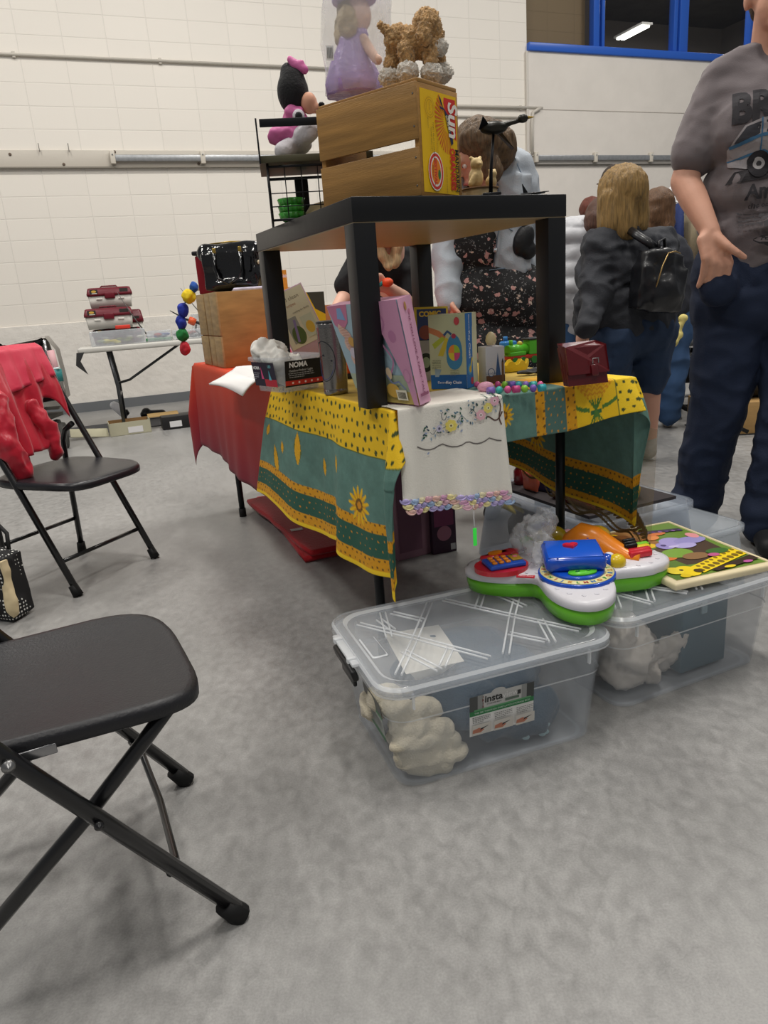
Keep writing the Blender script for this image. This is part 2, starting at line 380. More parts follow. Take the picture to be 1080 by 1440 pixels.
# window band
blue = pm('2b5fc0', .35); blue2 = pm('2450a8', .4)
w = tag(link('window_1', None, None, (WL.o.x, WL.o.y, 0), WL.yaw), kind='structure')
fr = MB(); fr.box(((XC + 9.9) / 2, .02, 3.735), (9.9 - XC, .16, .09), blue, bev=.008)
fr.build('sill', w)
for x0, x1 in ((6.63, 6.72), (6.76, 6.8), (7.9, 7.96), (8.0, 8.14), (9.22, 9.28), (9.3, 9.36)):
    MB().box(((x0 + x1) / 2, .03, 4.7), (x1 - x0, .1, 1.86), blue, bev=.006).build('mullion', w)
gl = pm('20242a', .03, alpha=.14, spec=.8)
for x0, x1 in ((XC, 6.65), (6.8, 7.92), (8.12, 9.24), (9.36, 9.9)):
    MB().box(((x0 + x1) / 2, .06, 4.7), (x1 - x0, .006, 1.86), gl).build('pane', w)
dk = pm('6a6663', .8)
wbox('wall_gallery', 6.7, 13, 3.6, 5.7, -4.2, -4.1, dk)
wbox('wall_gallery_left', 6.66, 6.74, 3.6, 5.7, -4.2, -.1, dk)
wbox('wall_gallery_right', 12.9, 13, 3.6, 5.7, -4.2, -.1, dk)
wbox('ceiling_gallery', 6.7, 13, 5.6, 5.7, -4.2, -.1, pm('3b3938', .8, nscale=4, namt=.2))
wbox('floor_gallery', 6.7, 13, 3.55, 3.65, -4.2, -.1, dk)
wbox('wall_beige', XC, 6.68, 3.6, 5.7, -.45, -.2, M_BEIGE)
lt = wthing('strip_light', 'lit double tube strip light seen through the dark window', 'light')
for k in (0, 1): MB().box((9.47 + k * .10, 2.7, 4.93), (.06, .62, .025), pm('fdfdf4', .5, emit=7)).build('tube', lt)
MB().box((9.52, 2.7, 4.96), (.22, .7, .03), pm('9a9a98', .5)).build('housing', lt)
for k in range(6):
    q = MB(); x = 7.75 + k * .42
    for dx, dz, sx, sz in ((0, .14, .3, .03), (0, -.14, .3, .03), (-.14, 0, .03, .3), (.14, 0, .03, .3)): q.box((x + dx, 3.98, 4.32 + dz), (sx, .03, sz), pm('8f8c88', .5))
    tag(q.build('wall_picture', None, (WL.o.x, WL.o.y, 0), WL.yaw), 'small dim picture frame on gallery wall behind the dark glass', 'frame', 'frames behind the dark glass')

# ------------------------------------------------------------------ light
sc = bpy.context.scene
sc.view_settings.view_transform = 'Standard'; sc.view_settings.look = 'None'; sc.view_settings.exposure = .18; sc.view_settings.gamma = 1
wd = bpy.data.worlds.new('hall_air'); sc.world = wd; wd.use_nodes = True
wd.node_tree.nodes['Background'].inputs[0].default_value = (.97, .98, 1, 1); wd.node_tree.nodes['Background'].inputs[1].default_value = .17
def area(loc, size, power, aim=(0, 0, -1), col=(1, .96, .9), sy=None):
    d = bpy.data.lights.new('hall_or_fill_light', 'AREA'); d.energy = power; d.color = col; d.shape = 'RECTANGLE'; d.size = size; d.size_y = sy or size
    o = bpy.data.objects.new('hall_or_fill_light', d); COL.objects.link(o); o.location = loc
    o.rotation_euler = V(aim).to_track_quat('-Z', 'Y').to_euler()
for x, y, p in ((-3.4, 4.2, 105), (3.4, 4.4, 85), (0, 5.2, 100), (4.6, 7.2, 95), (.6, 2.0, 112), (-3.6, .2, 95), (4.5, .2, 45), (.0, -2.5, 80)):
    area((x, y, 6.2), .5, p, sy=1.3)

for x_ in (8.2, 10.6):  # unseen fill lamps added in the gallery to brighten the dark window
    p_ = Matrix.Rotation(WL.yaw, 4, 'Z') @ V((x_, 1.6, 5.4)); area((WL.o.x + p_.x, WL.o.y + p_.y, 5.4), .8, 60, sy=.8)
# ================================================================== FOLDING CHAIRS
BLK = pm('17171a', .38); BLKT = pm('141416', .28, coat=.3); RUB = pm('0d0d0e', .7); SEATM = pm('1f1f23', .42, bump=.25, bscale=220)
def folding_chair(label, loc, rz, style):
    """local frame: x forward (seat front at x=0), y from near front foot (0) to far front foot (.405)"""
    t = thing('folding_chair', label, 'chair', loc, rz, )
    W = .405; zs = .415
    def foot(x, y, d):
        d = V(d).normalized(); return MB().tube([V((x, y, .0)) + d * .002, V((x, y, 0)) + d * .045], [.019, .0165], RUB, 12)
    if style == 'x':
        back = V((-.55, 0, .86))
        for y in (0, W):
            p = [V((0, y, .02)), V((-.27, y, .415)), V((-.47, y, .72)), V((-.52, y, .84))]
            l = MB().tube([p[0] + (p[3] - p[0]) * 0, p[1], p[2], p[3]], .0125, BLKT, 12).build('leg', t)
            foot(.006, y, (-.27, 0, .395)).build('rubber_foot', l)
            yy = .03 if y == 0 else W - .03
            l = MB().tube([(-.05, yy, .39), (-.09, yy, .35), (-.19, yy, .255), (-.47, yy, .02)], .0115, BLKT, 12).build('leg', t)
            foot(-.48, yy, (.3, 0, .27)).build('rubber_foot', l)
            MB().lathe([(0, 0), (.009, 0), (.009, .006), (0, .009)], (-.262, y - (.0125 if y == 0 else -.0125), .402), pm('8d8d8d', .3, .9), 12, ax=(0, -1 if y == 0 else 1, 0)).build('rivet', t)
            MB().lathe([(0, 0), (.007, 0), (.007, .005), (0, .008)], (-.172, y - (.0125 if y == 0 else -.0125), .268), BLKT, 12, ax=(0, -1 if y == 0 else 1, 0)).build('rivet', t)
            MB().box((-.228, y + (.0135 if y == 0 else -.0135), .392), (.05, .003, .016), pm('9a9a9c', .25, .9), bev=.002).build('seat_bracket', t)
        MB().tube([(-.09, .0, .135), (-.075, .04, .12), (-.07, W / 2, .118), (-.075, W - .04, .12), (-.09, W, .135)], .008, BLKT, 8, flat=.8).build('crossbar', t)
        MB().tube([(-.43, .03, .06), (-.43, W - .03, .06)], .008, BLKT, 8).build('crossbar', t)
        x0, x1, y0, y1 = -.40, .015, .012, W - .012
    else:
        for y in (0, W):
            MB().tube([(0, y, .02), (-.20, y, .405), (-.36, y, .70), (-.40, y, .82)] if y else [(0, y, .02), (-.20, y, .405), (-.36, y, .70), (-.40, y, .82)], .0125, BLKT, 12).build('leg', t)
            foot(.004, y, (-.2, 0, .385)).build('rubber_foot', t)
            yy = .02 if y == 0 else W - .02
            MB().tube([(-.385, yy, .02), (-.375, yy, .40), (-.37, yy, .49), (-.345, yy, .535), (-.30, yy, .56), (-.285, yy, .575)][:5], .0115, BLKT, 12).build('leg', t)
            foot(-.387, yy, (.01, 0, .4)).build('rubber_foot', t)
        MB().tube([(-.055, 0, .125), (-.055, W, .125)], .008, BLKT, 8).build('crossbar', t)
        MB().tube([(-.383, .02, .155), (-.383, W - .02, .155)], .008, BLKT, 8).build('crossbar', t)
        x0, x1, y0, y1 = -.345, .07, -.005, W + .005
    # seat: dished rounded sheet with a rolled edge
    cx, cy, hx, hy = (x0 + x1) / 2, (y0 + y1) / 2, (x1 - x0) / 2, (y1 - y0) / 2
    def ring(k, z, n=48, e=4.2):
        out = []
        for i in range(n):
            a = 2 * PI * i / n; c, s = math.cos(a), math.sin(a)
            X = abs(c) ** (2 / e) * (1 if c > 0 else -1) * hx * k; Y = abs(s) ** (2 / e) * (1 if s > 0 else -1) * hy * k
            Y *= 1 + .07 * (-X / hx if style == 'x' else X / hx) * -1
            dish = -.012 * (1 - (Y / hy) ** 2) if style == 'x' else .004 * (1 - (Y / hy) ** 2)
            out.append(V((cx + X, cy + Y, zs + z + dish * (1 if k < .97 else .6) + (.008 * (-X / hx) ** 2 if X < 0 else -.012 * (X / hx) ** 3))))
        return out
    q = MB(); q.loft([ring(.2, 0), ring(.5, 0), ring(.8, .001), ring(.93, .003), ring(.975, .002), ring(1, -.006), ring(1, -.022), ring(.975, -.025), ring(.93, -.012), ring(.5, -.014)], SEATM if style == 'x' else pm('222226', .3, bump=.15, bscale=200))
    q.build('seat', t)
    # backrest
    bx = (-.475, .73, -.525, .85) if style == 'x' else (-.34, .655, -.405, .83)
    def back(u, v):
        y = (u - .5) * (W + .02) + W / 2; k = abs(2 * u - 1)
        return V((bx[0] + (bx[2] - bx[0]) * v - .035 * (1 - k ** 2), y, bx[1] + (bx[3] - bx[1]) * v + (.02 * (1 - k ** 4) if v > .5 else 0)))
    o = cover('backrest', back, 16, 8, SEATM, None, t, .014)
    return t
CA = V((-.288, .953)); folding_chair('black folding chair nearest the camera with bare dished plastic seat', (CA.x, CA.y, 0), math.atan2(.435, .9), 'x')
# local y must run toward the far foot: rz puts +y at (-.435,.9)
CB = V((-1.129, 2.446)); chB = folding_chair('black folding chair with a red jacket over its backrest', (CB.x, CB.y, 0), -math.atan2(.435, .9), 'v')
# red jacket draped over chair B's backrest
JR = pm('c01638', .38, bump=.35, bscale=26, sheen=.3); JR2 = pm('a80f2c', .4)
Rb = Matrix.Rotation(-math.atan2(.435, .9), 4, 'Z'); Rb.translation = (CB.x, CB.y, 0)
jk = thing('jacket', 'crumpled red jacket hanging over the back of the folding chair', 'jacket')
def P(x, y, z): return Rb @ V((x, y, z))
JM = pm('b8102c', .34, bump=.3, bscale=40, sheen=.3); JT = pm('cf2244', .5, bump=.35, bscale=30, sheen=.3)
PATH = [(-.475, .52), (-.465, .70), (-.445, .80), (-.425, .862), (-.395, .878), (-.362, .860), (-.335, .80), (-.305, .72), (-.285, .62), (-.262, .52), (-.245, .44)]
def path(v):
    k = v * (len(PATH) - 1); i = min(int(k), len(PATH) - 2); t_ = k - i; return PATH[i][0] * (1 - t_) + PATH[i + 1][0] * t_, PATH[i][1] * (1 - t_) + PATH[i + 1][1] * t_
def fold(y, v, a=1): return a * (.016 * math.sin(y * 52 + v * 3) + .012 * math.sin(y * 91 + 1.3 + v * 5) + .02 * noise.noise(V((y * 14, v * 6, 2)))) 
def jf(u, v):
    end = .93 - .13 * max(0, math.sin(u * 8.5 + .6)) - .06 * (u > .72); vv = v * end if v > .55 else v * (.55 * end + .45 * end) 
    vv = v * end; x, z = path(vv); y = -.10 + .44 * u + .012 * math.sin(v * 9)
    k = max(0, (vv - .35) / .65); return P(x + .012 + fold(y, vv, k) + .05 * k * math.exp(-((u - .3) / .2) ** 2), y, z)
cover('body', jf, 70, 60, JM, None, jk, .003)
def jt(u, v):
    x, z = path(.12 + v * (.54 + .10 * (1 - u))); y = -.11 + .46 * u; return P(x + (.016 if v > .4 else -.010) + fold(y * 1.3, v, .45 * max(0, v - .3)), y, z + .006)
cover('shoulder_yoke', jt, 60, 40, JT, None, jk, .004)
d1, d2 = ridge(22, .007, 3, (1, 1, .5)), nz(45, .003, 5)
for pr in ([('c', P(-.28, .06, .70), P(-.24, .03, .55), .034, .044), ('c', P(-.24, .03, .55), P(-.225, .06, .44), .044, .034)], [('c', P(-.285, .20, .66), P(-.26, .235, .56), .026, .034), ('c', P(-.26, .235, .56), P(-.25, .235, .475), .034, .026)]):
    blob('sleeve', pr, JM, .006, 3, lambda c: d1(c) + d2(c), jk)
# polka dot bag on the floor in front of chair B
def dots_mat(name, base, dot, scale, r):
    mt = bpy.data.materials.new(name); mt.use_nodes = True; nt = mt.node_tree; b = nt.nodes['Principled BSDF']
    tc = nt.nodes.new('ShaderNodeTexCoord'); vo = nt.nodes.new('ShaderNodeTexVoronoi'); vo.inputs['Scale'].default_value = scale; vo.inputs['Randomness'].default_value = .15
    nt.links.new(tc.outputs['Object'], vo.inputs['Vector']); lt_ = nt.nodes.new('ShaderNodeMath'); lt_.operation = 'LESS_THAN'; lt_.inputs[1].default_value = r
    nt.links.new(vo.outputs['Distance'], lt_.inputs[0]); mx = nt.nodes.new('ShaderNodeMix'); mx.data_type = 'RGBA'; nt.links.new(lt_.outputs[0], mx.inputs[0])
    mx.inputs[6].default_value = (*lin(base), 1); mx.inputs[7].default_value = (*lin(dot), 1); nt.links.new(mx.outputs[2], b.inputs['Base Color']); b.inputs['Roughness'].default_value = .8
    return mt
bg = thing('tote_bag', 'black tote bag with white polka dots on the floor by the folding chair', 'bag', (-1.37, 2.33, 0), -.35)
d1 = nz(9, .012, 2)
blob('body', [('x', (0, 0, .12), (.26, .10, .22)), ('b', (0, 0, .06), (.14, .09, .06)), ('b', (0, 0, .21), (.14, .045, .05))], dots_mat('polka', '141416', 'd8d8d4', 75, .27), .008, 4, d1, bg)
blob('lining', [('x', (.125, -.035, .12), (.02, .03, .2)), ('b', (.13, -.04, .07), (.02, .025, .05))], pm('d9c7a0', .8), .005, 3, nz(30, .004), bg)
for s in (-.03, .035): MB().tube([(-.07, s, .22), (-.06, s * 1.5, .29), (0, s * 2, .33), (.07, s * 1.6, .28), (.085, s, .22)], .007, pm('161616', .7), 8).build('handle', bg)

# ================================================================== SELLING TABLE
gm = pm('1d2024', .35, .3)
t = thing('folding_table', 'long folding table under the red and the yellow green cloths', 'table', (TB.o.x, TB.o.y, 0), TB.yaw)
MB().box((.3325, 1.075, ZT - .02), (.655, 2.14, .034), pm('b9b4a8', .5), bev=.01).build('table_top', t)
for u, v in ((.062, .29), (.62, .22), (.09, 1.93), (.58, 1.93)):
    l = MB().tube([(u, v, .02), (u, v, ZT - .04)], .0135, gm, 12).build('leg', t)
    MB().tube([(u, v, 0), (u, v, .04)], .017, RUB, 12).build('foot_cap', l)
for v in (.26, 1.93): MB().tube([(.06, v, .60), (.6, v, .60)], .01, gm, 8).build('leg_brace', t)
# black side table standing on it
BT = pm('0f1013', .4, bump=.08, bscale=40); BTW = pm('242630', .42)
lt = thing('side_table', 'square black side table standing on top of the selling table', 'table', (LK.o.x, LK.o.y, 0), LK.yaw)
S1, S2, TH = .543, .70, .048
MB().box((S1 / 2, S2 / 2, ZL - TH / 2), (S1, S2, TH), BT, bev=.0015).build('table_top', lt)
MB().box((S1 / 2, S2 / 2, ZL - TH - .0012), (S1 - .004, S2 - .004, .002), pm('9c8a6c', .42, nscale=6, namt=.06, stretch=(1, 12, 1))).build('underside_board', lt)
for u in (.026, S1 - .026):
    for v in (.026, S2 - .026):
        MB().box((u, v, (ZT + .004 + ZL - TH - .002) / 2), (.05, .05, ZL - TH - .002 - ZT - .004), BT, bev=.001).build('leg', lt)

# ------------------------------------------------------------------ cloths
def tp(u, v, z): return TB.p(u, v, z)
YEL, YE2, GRN, DGR, ORA, OLV, BRN = [np.array(lin(c)) for c in ('f0c414', 'f6cf1f', '5e857b', '265a49', 'd8910f', '55682a', '6b4a12')]
rng = np.random.RandomState(3)
def vnoise(x, y, f): return noise.noise(V((x * f, y * f, 1.3))) * .5 + .5
def paint(col, c2, k): return col * (1 - k) + c2 * k
def dotted(a, b, base, cell, r, c2):
    i, j = math.floor(a / cell), math.floor(b / cell); o = .25 if j % 2 else -.25
    x, y = a / cell - i - .5, b / cell - j - .5
    h = ((i * 73 + j * 151) % 7) / 7 - .5; rr = r * (1 + .5 * h)
    d = math.hypot(x - o * .8 , y - h * .3)
    return c2 if d < rr else base
def sunflower(a, b, cx, cy, R):
    x, y = a - cx, b - cy; d = math.hypot(x, y); th = math.atan2(y, x)
    if d < R * .36: return BRN * (.8 + .8 * vnoise(a, b, 400)) if d > R * .2 else ORA
    if d < R * (.8 + .2 * math.cos(th * 13)): return paint(YEL, ORA, .5 + .5 * math.cos(th * 13 + 3))
    return None
def spray(a, b, cx, cy, L, W_, ang=0):
    x, y = a - cx, b - cy; c, s = math.cos(ang), math.sin(ang); x, y = x * c + y * s, -x * s + y * c
    w = W_ * (1 - (y / L) ** 2) * (.8 + .5 * vnoise(a, b, 160))
    if abs(y) < L and abs(x) < w: return paint(YEL, ORA, .15 + .8 * vnoise(a, b, 230))
    if abs(y) < L and abs(x) < w * 1.25: return OLV
    return None
def wheat(a, b, cx, cy, R):
    """sheaf: stems below, ears above; b is the outward (downward) direction"""
    x, y = a - cx, -(b - cy)
    for k, ang in enumerate((-.75, -.35, 0, .35, .75)):
        sx = math.sin(ang); 
        for (y0, y1, w, kind) in ((-.5, .15, .02, 0), (.15, .95, .11, 1)):
            yy = y / R
            if y0 <= yy <= y1:
                xx = sx * max(yy + .1, -.35 if kind == 0 else 0) * .9
                ww = w if kind == 0 else w * math.sin(PI * (yy - y0) / (y1 - y0)) + .005
                if abs(x / R - xx) < ww: return np.array(lin('4d7a2e')) if kind == 0 else paint(ORA, YEL, .7 * (math.sin(yy * 60 + abs(x / R - xx) * 60) > 0))
    if abs(y / R + .12) < .045 and abs(x / R) < .14: return np.array(lin('2f6b3a'))
    for sg in (-1, 1):
        q = (abs(x / R * sg - .38 - .1 * 0) < .22) and abs(y / R + .05 - .5 * (x / R * sg - .15) ** 2 * 2) < .045
        if q and x * sg > 0: return np.array(lin('4d7a2e'))
    return None
def green(a, b):
    n = vnoise(a, b, 28) * .6 + vnoise(a, b, 90) * .4; return GRN * (.72 + .55 * n)
def band(a, b, rev=0):
    """orange strip with small brown motifs; a along strip"""
    return dotted(a, b, paint(ORA, YEL, .35 * (vnoise(a, b, 200))), .018, .17, BRN)
def prov_left(r, t):
    """colour at depth r down the left / corner drop, t along the table"""
    if r < .115: return dotted(t, r, YEL, .030, .2, np.array(lin('3c4a1c')))
    if r < .118: return OLV
    for cx, cy, R in ((.17, .245, .048), (-.02, .33, .045)):
        q = sunflower(t, r, cx, cy, R)
        if q is not None and r < .30: return q
    if r < .275:
        for cx, cy, L_, W_, an in ((.56, .17, .05, .014, .1), (.80, .155, .022, .012, -.3), (.66, .19, .02, .009, .3), (.70, .245, .055, .015, .5), (.42, .20, .026, .01, 0), (.30, .17, .024, .011, .2)):
            q = spray(t, r, cx, cy, L_, W_, an)
            if q is not None: return q
        return green(t, r)
    if r < .302: return band(t, r)
    if r < .362: return dotted(t, r, DGR, .022, .10, ORA)
    if r < .392: return band(t, r)
    return YE2
def prov_front(u, b):
    if u < .0: return dotted(u, b, YEL, .030, .2, np.array(lin('3c4a1c')))
    if u < .365:
        q = sunflower(u, b, .275, .045, .028)
        if u < .14: 
            q = wheat(u, b, .03, .06, .12); return q if q is not None else YEL * .97
        return q if q is not None else green(u, b)
    if u < .392: return band(b, u)
    if u < .452: return dotted(u, b, GRN * .72, .018, .13, ORA)
    if u < .480: return band(b, u)
    if u < .605:
        q = wheat(u, b, .54, .062, .125); return q if q is not None else YEL * (.9 + .15 * vnoise(u, b, 40))
    if u < .608: return OLV
    return dotted(u, b, YE2, .026, .2, np.array(lin('3c4a1c')))
def prov_right(r, t):
    q = sunflower(t, r, .42, .23, .06)
    if q is not None and r < .3: return q
    if r < .27: return green(t, r)
    if r < .30: return band(t, r)
    if r < .37: return dotted(t, r, DGR, .022, .10, ORA)
    return band(t, r) if r < .39 else YE2
CW, zt = .665, ZT + .0035
SL, FR, SR, TV = .405, .105, .40, .84
def ca(x, pts):  # piecewise grid parameter
    return x
def prov_pt(s, t):
    """s across (neg = left drop), t along the table (neg = front drop)"""
    a = max(0, -s); a2 = max(0, s - CW); b = max(0, -t); u = min(max(s, 0), CW); v = max(t, 0)
    wr = .0022 * noise.noise(V((s * 14, t * 14, 0)))
    if a == 0 and a2 == 0 and b == 0: return tp(u, v, zt + max(0, wr) * 1.2)
    if a > 0 and b == 0 or (a == 0 and a2 == 0 and b > 0) or (a2 > 0 and b == 0):
        if b > 0: # front
            sag = .012 * math.sin(u * 21) * b / .1
            lift = -.035 * max(0, (u - .5) / .165) * (b / .1)
            out = .006 + b * (.10 + .9 * max(0, (u - .55) / .12) ** 2 * .5); return tp(u, -out + sag * .3, zt - b * (1.02 - .25 * max(0, (u - .45) / .2)) - .0 * lift)
        if a > 0:
            k = a / SL; q_ = 1 - .75 * min(1, max(0, (t - .45) / .2)); fold = (.014 * k * math.sin(t * 17 + .6) + .006 * k * math.sin(t * 41)) * q_ - .016 * (1 - q_) * min(1, k * 3)
            vv = v + (TV and .30 * max(0, (v - .45) / .4) * k * .9) - .02 * k * math.sin(t * 17 + .4)
            return tp(-.006 - .035 * k ** .5 * .4 + fold - .012 * k, vv, zt - a * (.985 - .02 * math.cos(t * 17)))
        k = a2 / SR; fold = .016 * k * math.sin(t * 15)
        return tp(CW + .008 + .02 * k + fold, v, zt - a2 * (1.0 - .22 * min(1, v / .8)))
    # corners
    if a > 0:
        r = math.hypot(a, b); ph = math.atan2(b, a) * 1.0; k = r / SL
        ang = ph; fold = .02 * k * math.sin(ph * 6)
        ou = .008 + (.024 + fold) * min(1, k * 2) + .045 * math.sin(min(ph * 1.6, PI)) * min(k, .35) / .35 * (1 if k < .4 else max(.0, 1.3 - k))
        return tp(-math.cos(ang) * ou + .035 * k * math.sin(ph * 2) , -math.sin(ang) * ou - .02 * k * (1 - abs(2 * ph / PI - .6)), zt - r * (1.02 if ph < .5 else 1.02 - .04 * (ph - .5)))
    r = math.hypot(a2, b); ph = math.atan2(b, a2); k = r / SR
    ou = .01 + .045 * math.sin(ph * 2) * min(1, k * 3) * (1 - k) + .008 * k
    return tp(CW + math.cos(ph) * ou, -math.sin(ph) * ou - .03 * k * ph, zt - r * (.97 - .12 * math.sin(ph)))
def prov_col(s, t):
    a = max(0, -s); a2 = max(0, s - CW); b = max(0, -t)
    if a > 0 and a >= 0:
        r = math.hypot(a, b) if b > 0 else a
        if t > TV + .26 - .012: return YEL
        return prov_left(r, t)
    if a2 > 0:
        r = math.hypot(a2, b)
        if b > 0 and r < .06: return dotted(s, t, YE2, .026, .2, np.array(lin('3c4a1c')))
        return prov_right(r, t)
    if b > 0: return prov_front(s, b)
    return np.array(lin('b89a3c')) * (.85 + .25 * vnoise(s, t, 20)) if s < .13 or t > .2 else (prov_front(s, .0) if s > .25 else np.array(lin('b89a3c')))
NS, NT = 560, 330
def smap(x): return -SL + x * (SL + CW + SR)
def tmap(y): return -FR + y * (FR + TV)
# left drop is cut with a slanted edge: stretch t with depth
cover('patterned_cloth', lambda x, y: prov_pt(smap(x), tmap(y)), NS, NT, vcol_mat('printed_cotton', .75, .25, 260), lambda x, y: prov_col(smap(x), tmap(y)), None, .0012)
o = bpy.data.objects['patterned_cloth']; tag(o, 'yellow and green sunflower print tablecloth draped over the near table end', 'tablecloth')
# red cloth over the far part of the table
def red_pt(x, y):
    s = -.43 + x * (.43 + .665 + .3); t = .74 + y * (2.155 - .74 + .27); a = max(0, -s); e = max(0, t - 2.155); a2 = max(0, s - CW)
    u = min(max(s, 0), CW); v = min(t, 2.155)
    if a == 0 and e == 0 and a2 == 0: return tp(u, v, ZT + .0015 if t < .85 else ZT + .002)
    k = a / .43; L = 1 - .14 * max(0, (t - 1.1)) / 1.05
    if a > 0 and e == 0: g_ = min(1, max(0, (t - 1.05) / .2)); return tp(-.003 - (.018 * k + .012 * k * math.sin(t * 9 + 1) + .004 * k * math.sin(t * 33)) * g_, v - (.10 * max(0, (t - 1.2)) * k), zt - .002 - a * L)
    if a2 > 0: return tp(CW + .004 + .01 * a2, v, zt - a2)
    r = math.hypot(a, e); ph = math.atan2(e, max(a, 1e-6)); ou = .006 + .06 * min(1, r * 4) * (math.sin(ph * 2) if a > 0 else 0) + .02 * r
    if a > 0: return tp(-math.cos(ph) * ou, 2.155 + math.sin(ph) * ou - .095 * (a / .43) * (1 - ph / 1.57), zt - .002 - r * (.86 + .1 * math.sin(ph * 2)))
    return tp(u, 2.155 + .006 + .02 * e, zt - .002 - e)
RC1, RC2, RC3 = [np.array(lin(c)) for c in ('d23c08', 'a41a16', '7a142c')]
def red_col(x, y):  # orange red at the table edge, darker crimson towards the hem
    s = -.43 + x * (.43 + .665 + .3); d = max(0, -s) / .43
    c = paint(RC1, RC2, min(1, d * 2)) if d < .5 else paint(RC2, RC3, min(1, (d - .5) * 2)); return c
o = cover('red_cloth', red_pt, 90, 110, vcol_mat('graded_red_cloth', .6, .15, 400), red_col, None, .001)
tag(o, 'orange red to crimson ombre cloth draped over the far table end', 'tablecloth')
# white embroidered cloth over the front edge
ZC = ZT + .007
def emb(u, d, h=0):
    """u along the front edge, d distance down from the edge (negative: lying on top)"""
    if d < 0: return tp(u, -d, ZC + .004 * abs(noise.noise(V((u * 18, d * 18, 0)))) + h)
    k = d / .27; w = .010 * k * math.sin(u * 48 + .4) + .006 * k * math.sin(u * 95)
    sk = -.022 * k if u < .13 else -.022 * k + .0 * u
    return tp(u + sk * (1 - (u - .0) / .26) - .0 * k, -.022 - .075 * k * .5 - w - h, ZC - max(0, d - .01) * 1.0)
ec = thing('embroidered_cloth', 'white cotton cloth with embroidered flowers and crochet hem over table front', 'cloth')
cover('cloth', lambda x, y: emb(.0 + x * (.262), -.17 + y * (.17 + (.205 + .03 * x))), 50, 60, pm('ebe7dc', .85, bump=.2, bscale=300), None, ec, .0012)
def em2(a, b, h): return emb(a, b, h + .0018)
it = []
def flower(x, y, R, c1, c2):
    for k in range(7): it.append(('e', x + R * .62 * math.cos(k * .9), y + R * .62 * math.sin(k * .9), R * .42, R * .36, c1))
    it.append(('e', x, y, R * .38, R * .36, c2)); it.append(('e', x, y, R * .16, R * .16, '6b5a4a'))
cur = [(.04 + i * .0105, .092 + .010 * abs(math.sin(i * .55)) + .0004 * i) for i in range(21)]
it.append(('s', cur, .0026, '6f6a66'))
cur = [(.258 - .0045 * i, .045 + .011 * math.sin(i * .5) + .002 * i) for i in range(10)]
it.append(('s', cur, .003, '5b4038')); it.append(('s', [(.252 + .003 * math.sin(i), -.03 + i * .008) for i in range(14)], .003, '5b4038'))
r = random.Random(4)
for k in range(95):
    x = r.uniform(.05, .255); base = .072 - (x - .05) * .28; y = base + r.gauss(0, .014)
    if x < .09 and r.random() < .5: continue
    it.append(('e', x, y, .0034, .0018, r.choice(['5d7d8c', '3f6155', '8da3b5', '40505e', '9aa8c4', '2c5a4c']), r.uniform(0, 3)))
for k in range(6):
    x = .07 + k * .033; it.append(('s', [(x + i * .004, .07 - (x - .05) * .28 + .006 * math.sin(i * .9 + k)) for i in range(7)], .0012, '5a6870'))
flower(.122, .058, .0135, 'e8d66a', 'f3e9a0'); flower(.198, .045, .012, 'e9b6c0', 'f4dde0'); flower(.218, .032, .012, 'e6d876', 'f2ecae'); flower(.236, .018, .012, 'e8b4c4', 'f4dde0')
flower(.092, .06, .008, 'c9c4d8', '5b5f86'); it.append(('s', [(.105 + .006 * math.cos(a / 2), .035 + .009 * math.sin(a / 2)) for a in range(10)], .0016, '4a4f5c'))
q = MB(); printed(q, em2, it, .00006, .8); q.build('embroidery', ec)
# crocheted hem: three rows of coloured scallops
q = MB(); r = random.Random(2); pal = ['b9aee0', 'e7b9c8', 'efe3a8', 'a9c0e0', 'e9c0b4', 'c4b6e4', 'f0e6c0', 'd9a7c6']
for row in range(3):
    for k in range(14):
        u = .004 + k * .0184 + row * .005; d = .197 + .03 * u / .262 + row * .0105; w = .0135
        c = pm(pal[(k * 3 + row * 2) % 8], .9, bump=.5, bscale=700); mi = q.mi(c)
        prev = None
        for j in range(9):
            an = PI * j / 8; ring = []
            for i in range(6):
                b_ = 2 * PI * i / 6; rr = w * .8 + .0022 * math.cos(b_); p = emb(min(max(u + rr * math.cos(an) * .9, -.006), .264), d + rr * math.sin(an) * .9, .003 + .0022 * math.sin(b_)); ring.append(q.v(p))
            if prev:
                for i in range(6): q.face([prev[i], prev[(i + 1) % 6], ring[(i + 1) % 6], ring[i]], mi, True)
            prev = ring
        q.ball(emb(min(u, .262), d + .004, .002), (.009, .0025, .006), c, 8)
q.build('crochet_hem', ec)
# string with a green tag hanging from the cloth
sg = thing('price_tag', 'bright green tag dangling on a white string below the embroidered cloth', 'tag')
p0 = emb(.155, .235, .004); q = MB().tube([p0, p0 + V((0, 0, -.03)), p0 + V((.001, 0, -.055))], .0012, pm('e8e8e8', .6), 6); q.build('string', sg)
MB().box(p0 + V((.001, 0, -.075)), (.009, .003, .042), pm('3be04a', .4, emit=.25), TB.yaw, bev=.001).build('tag', sg)
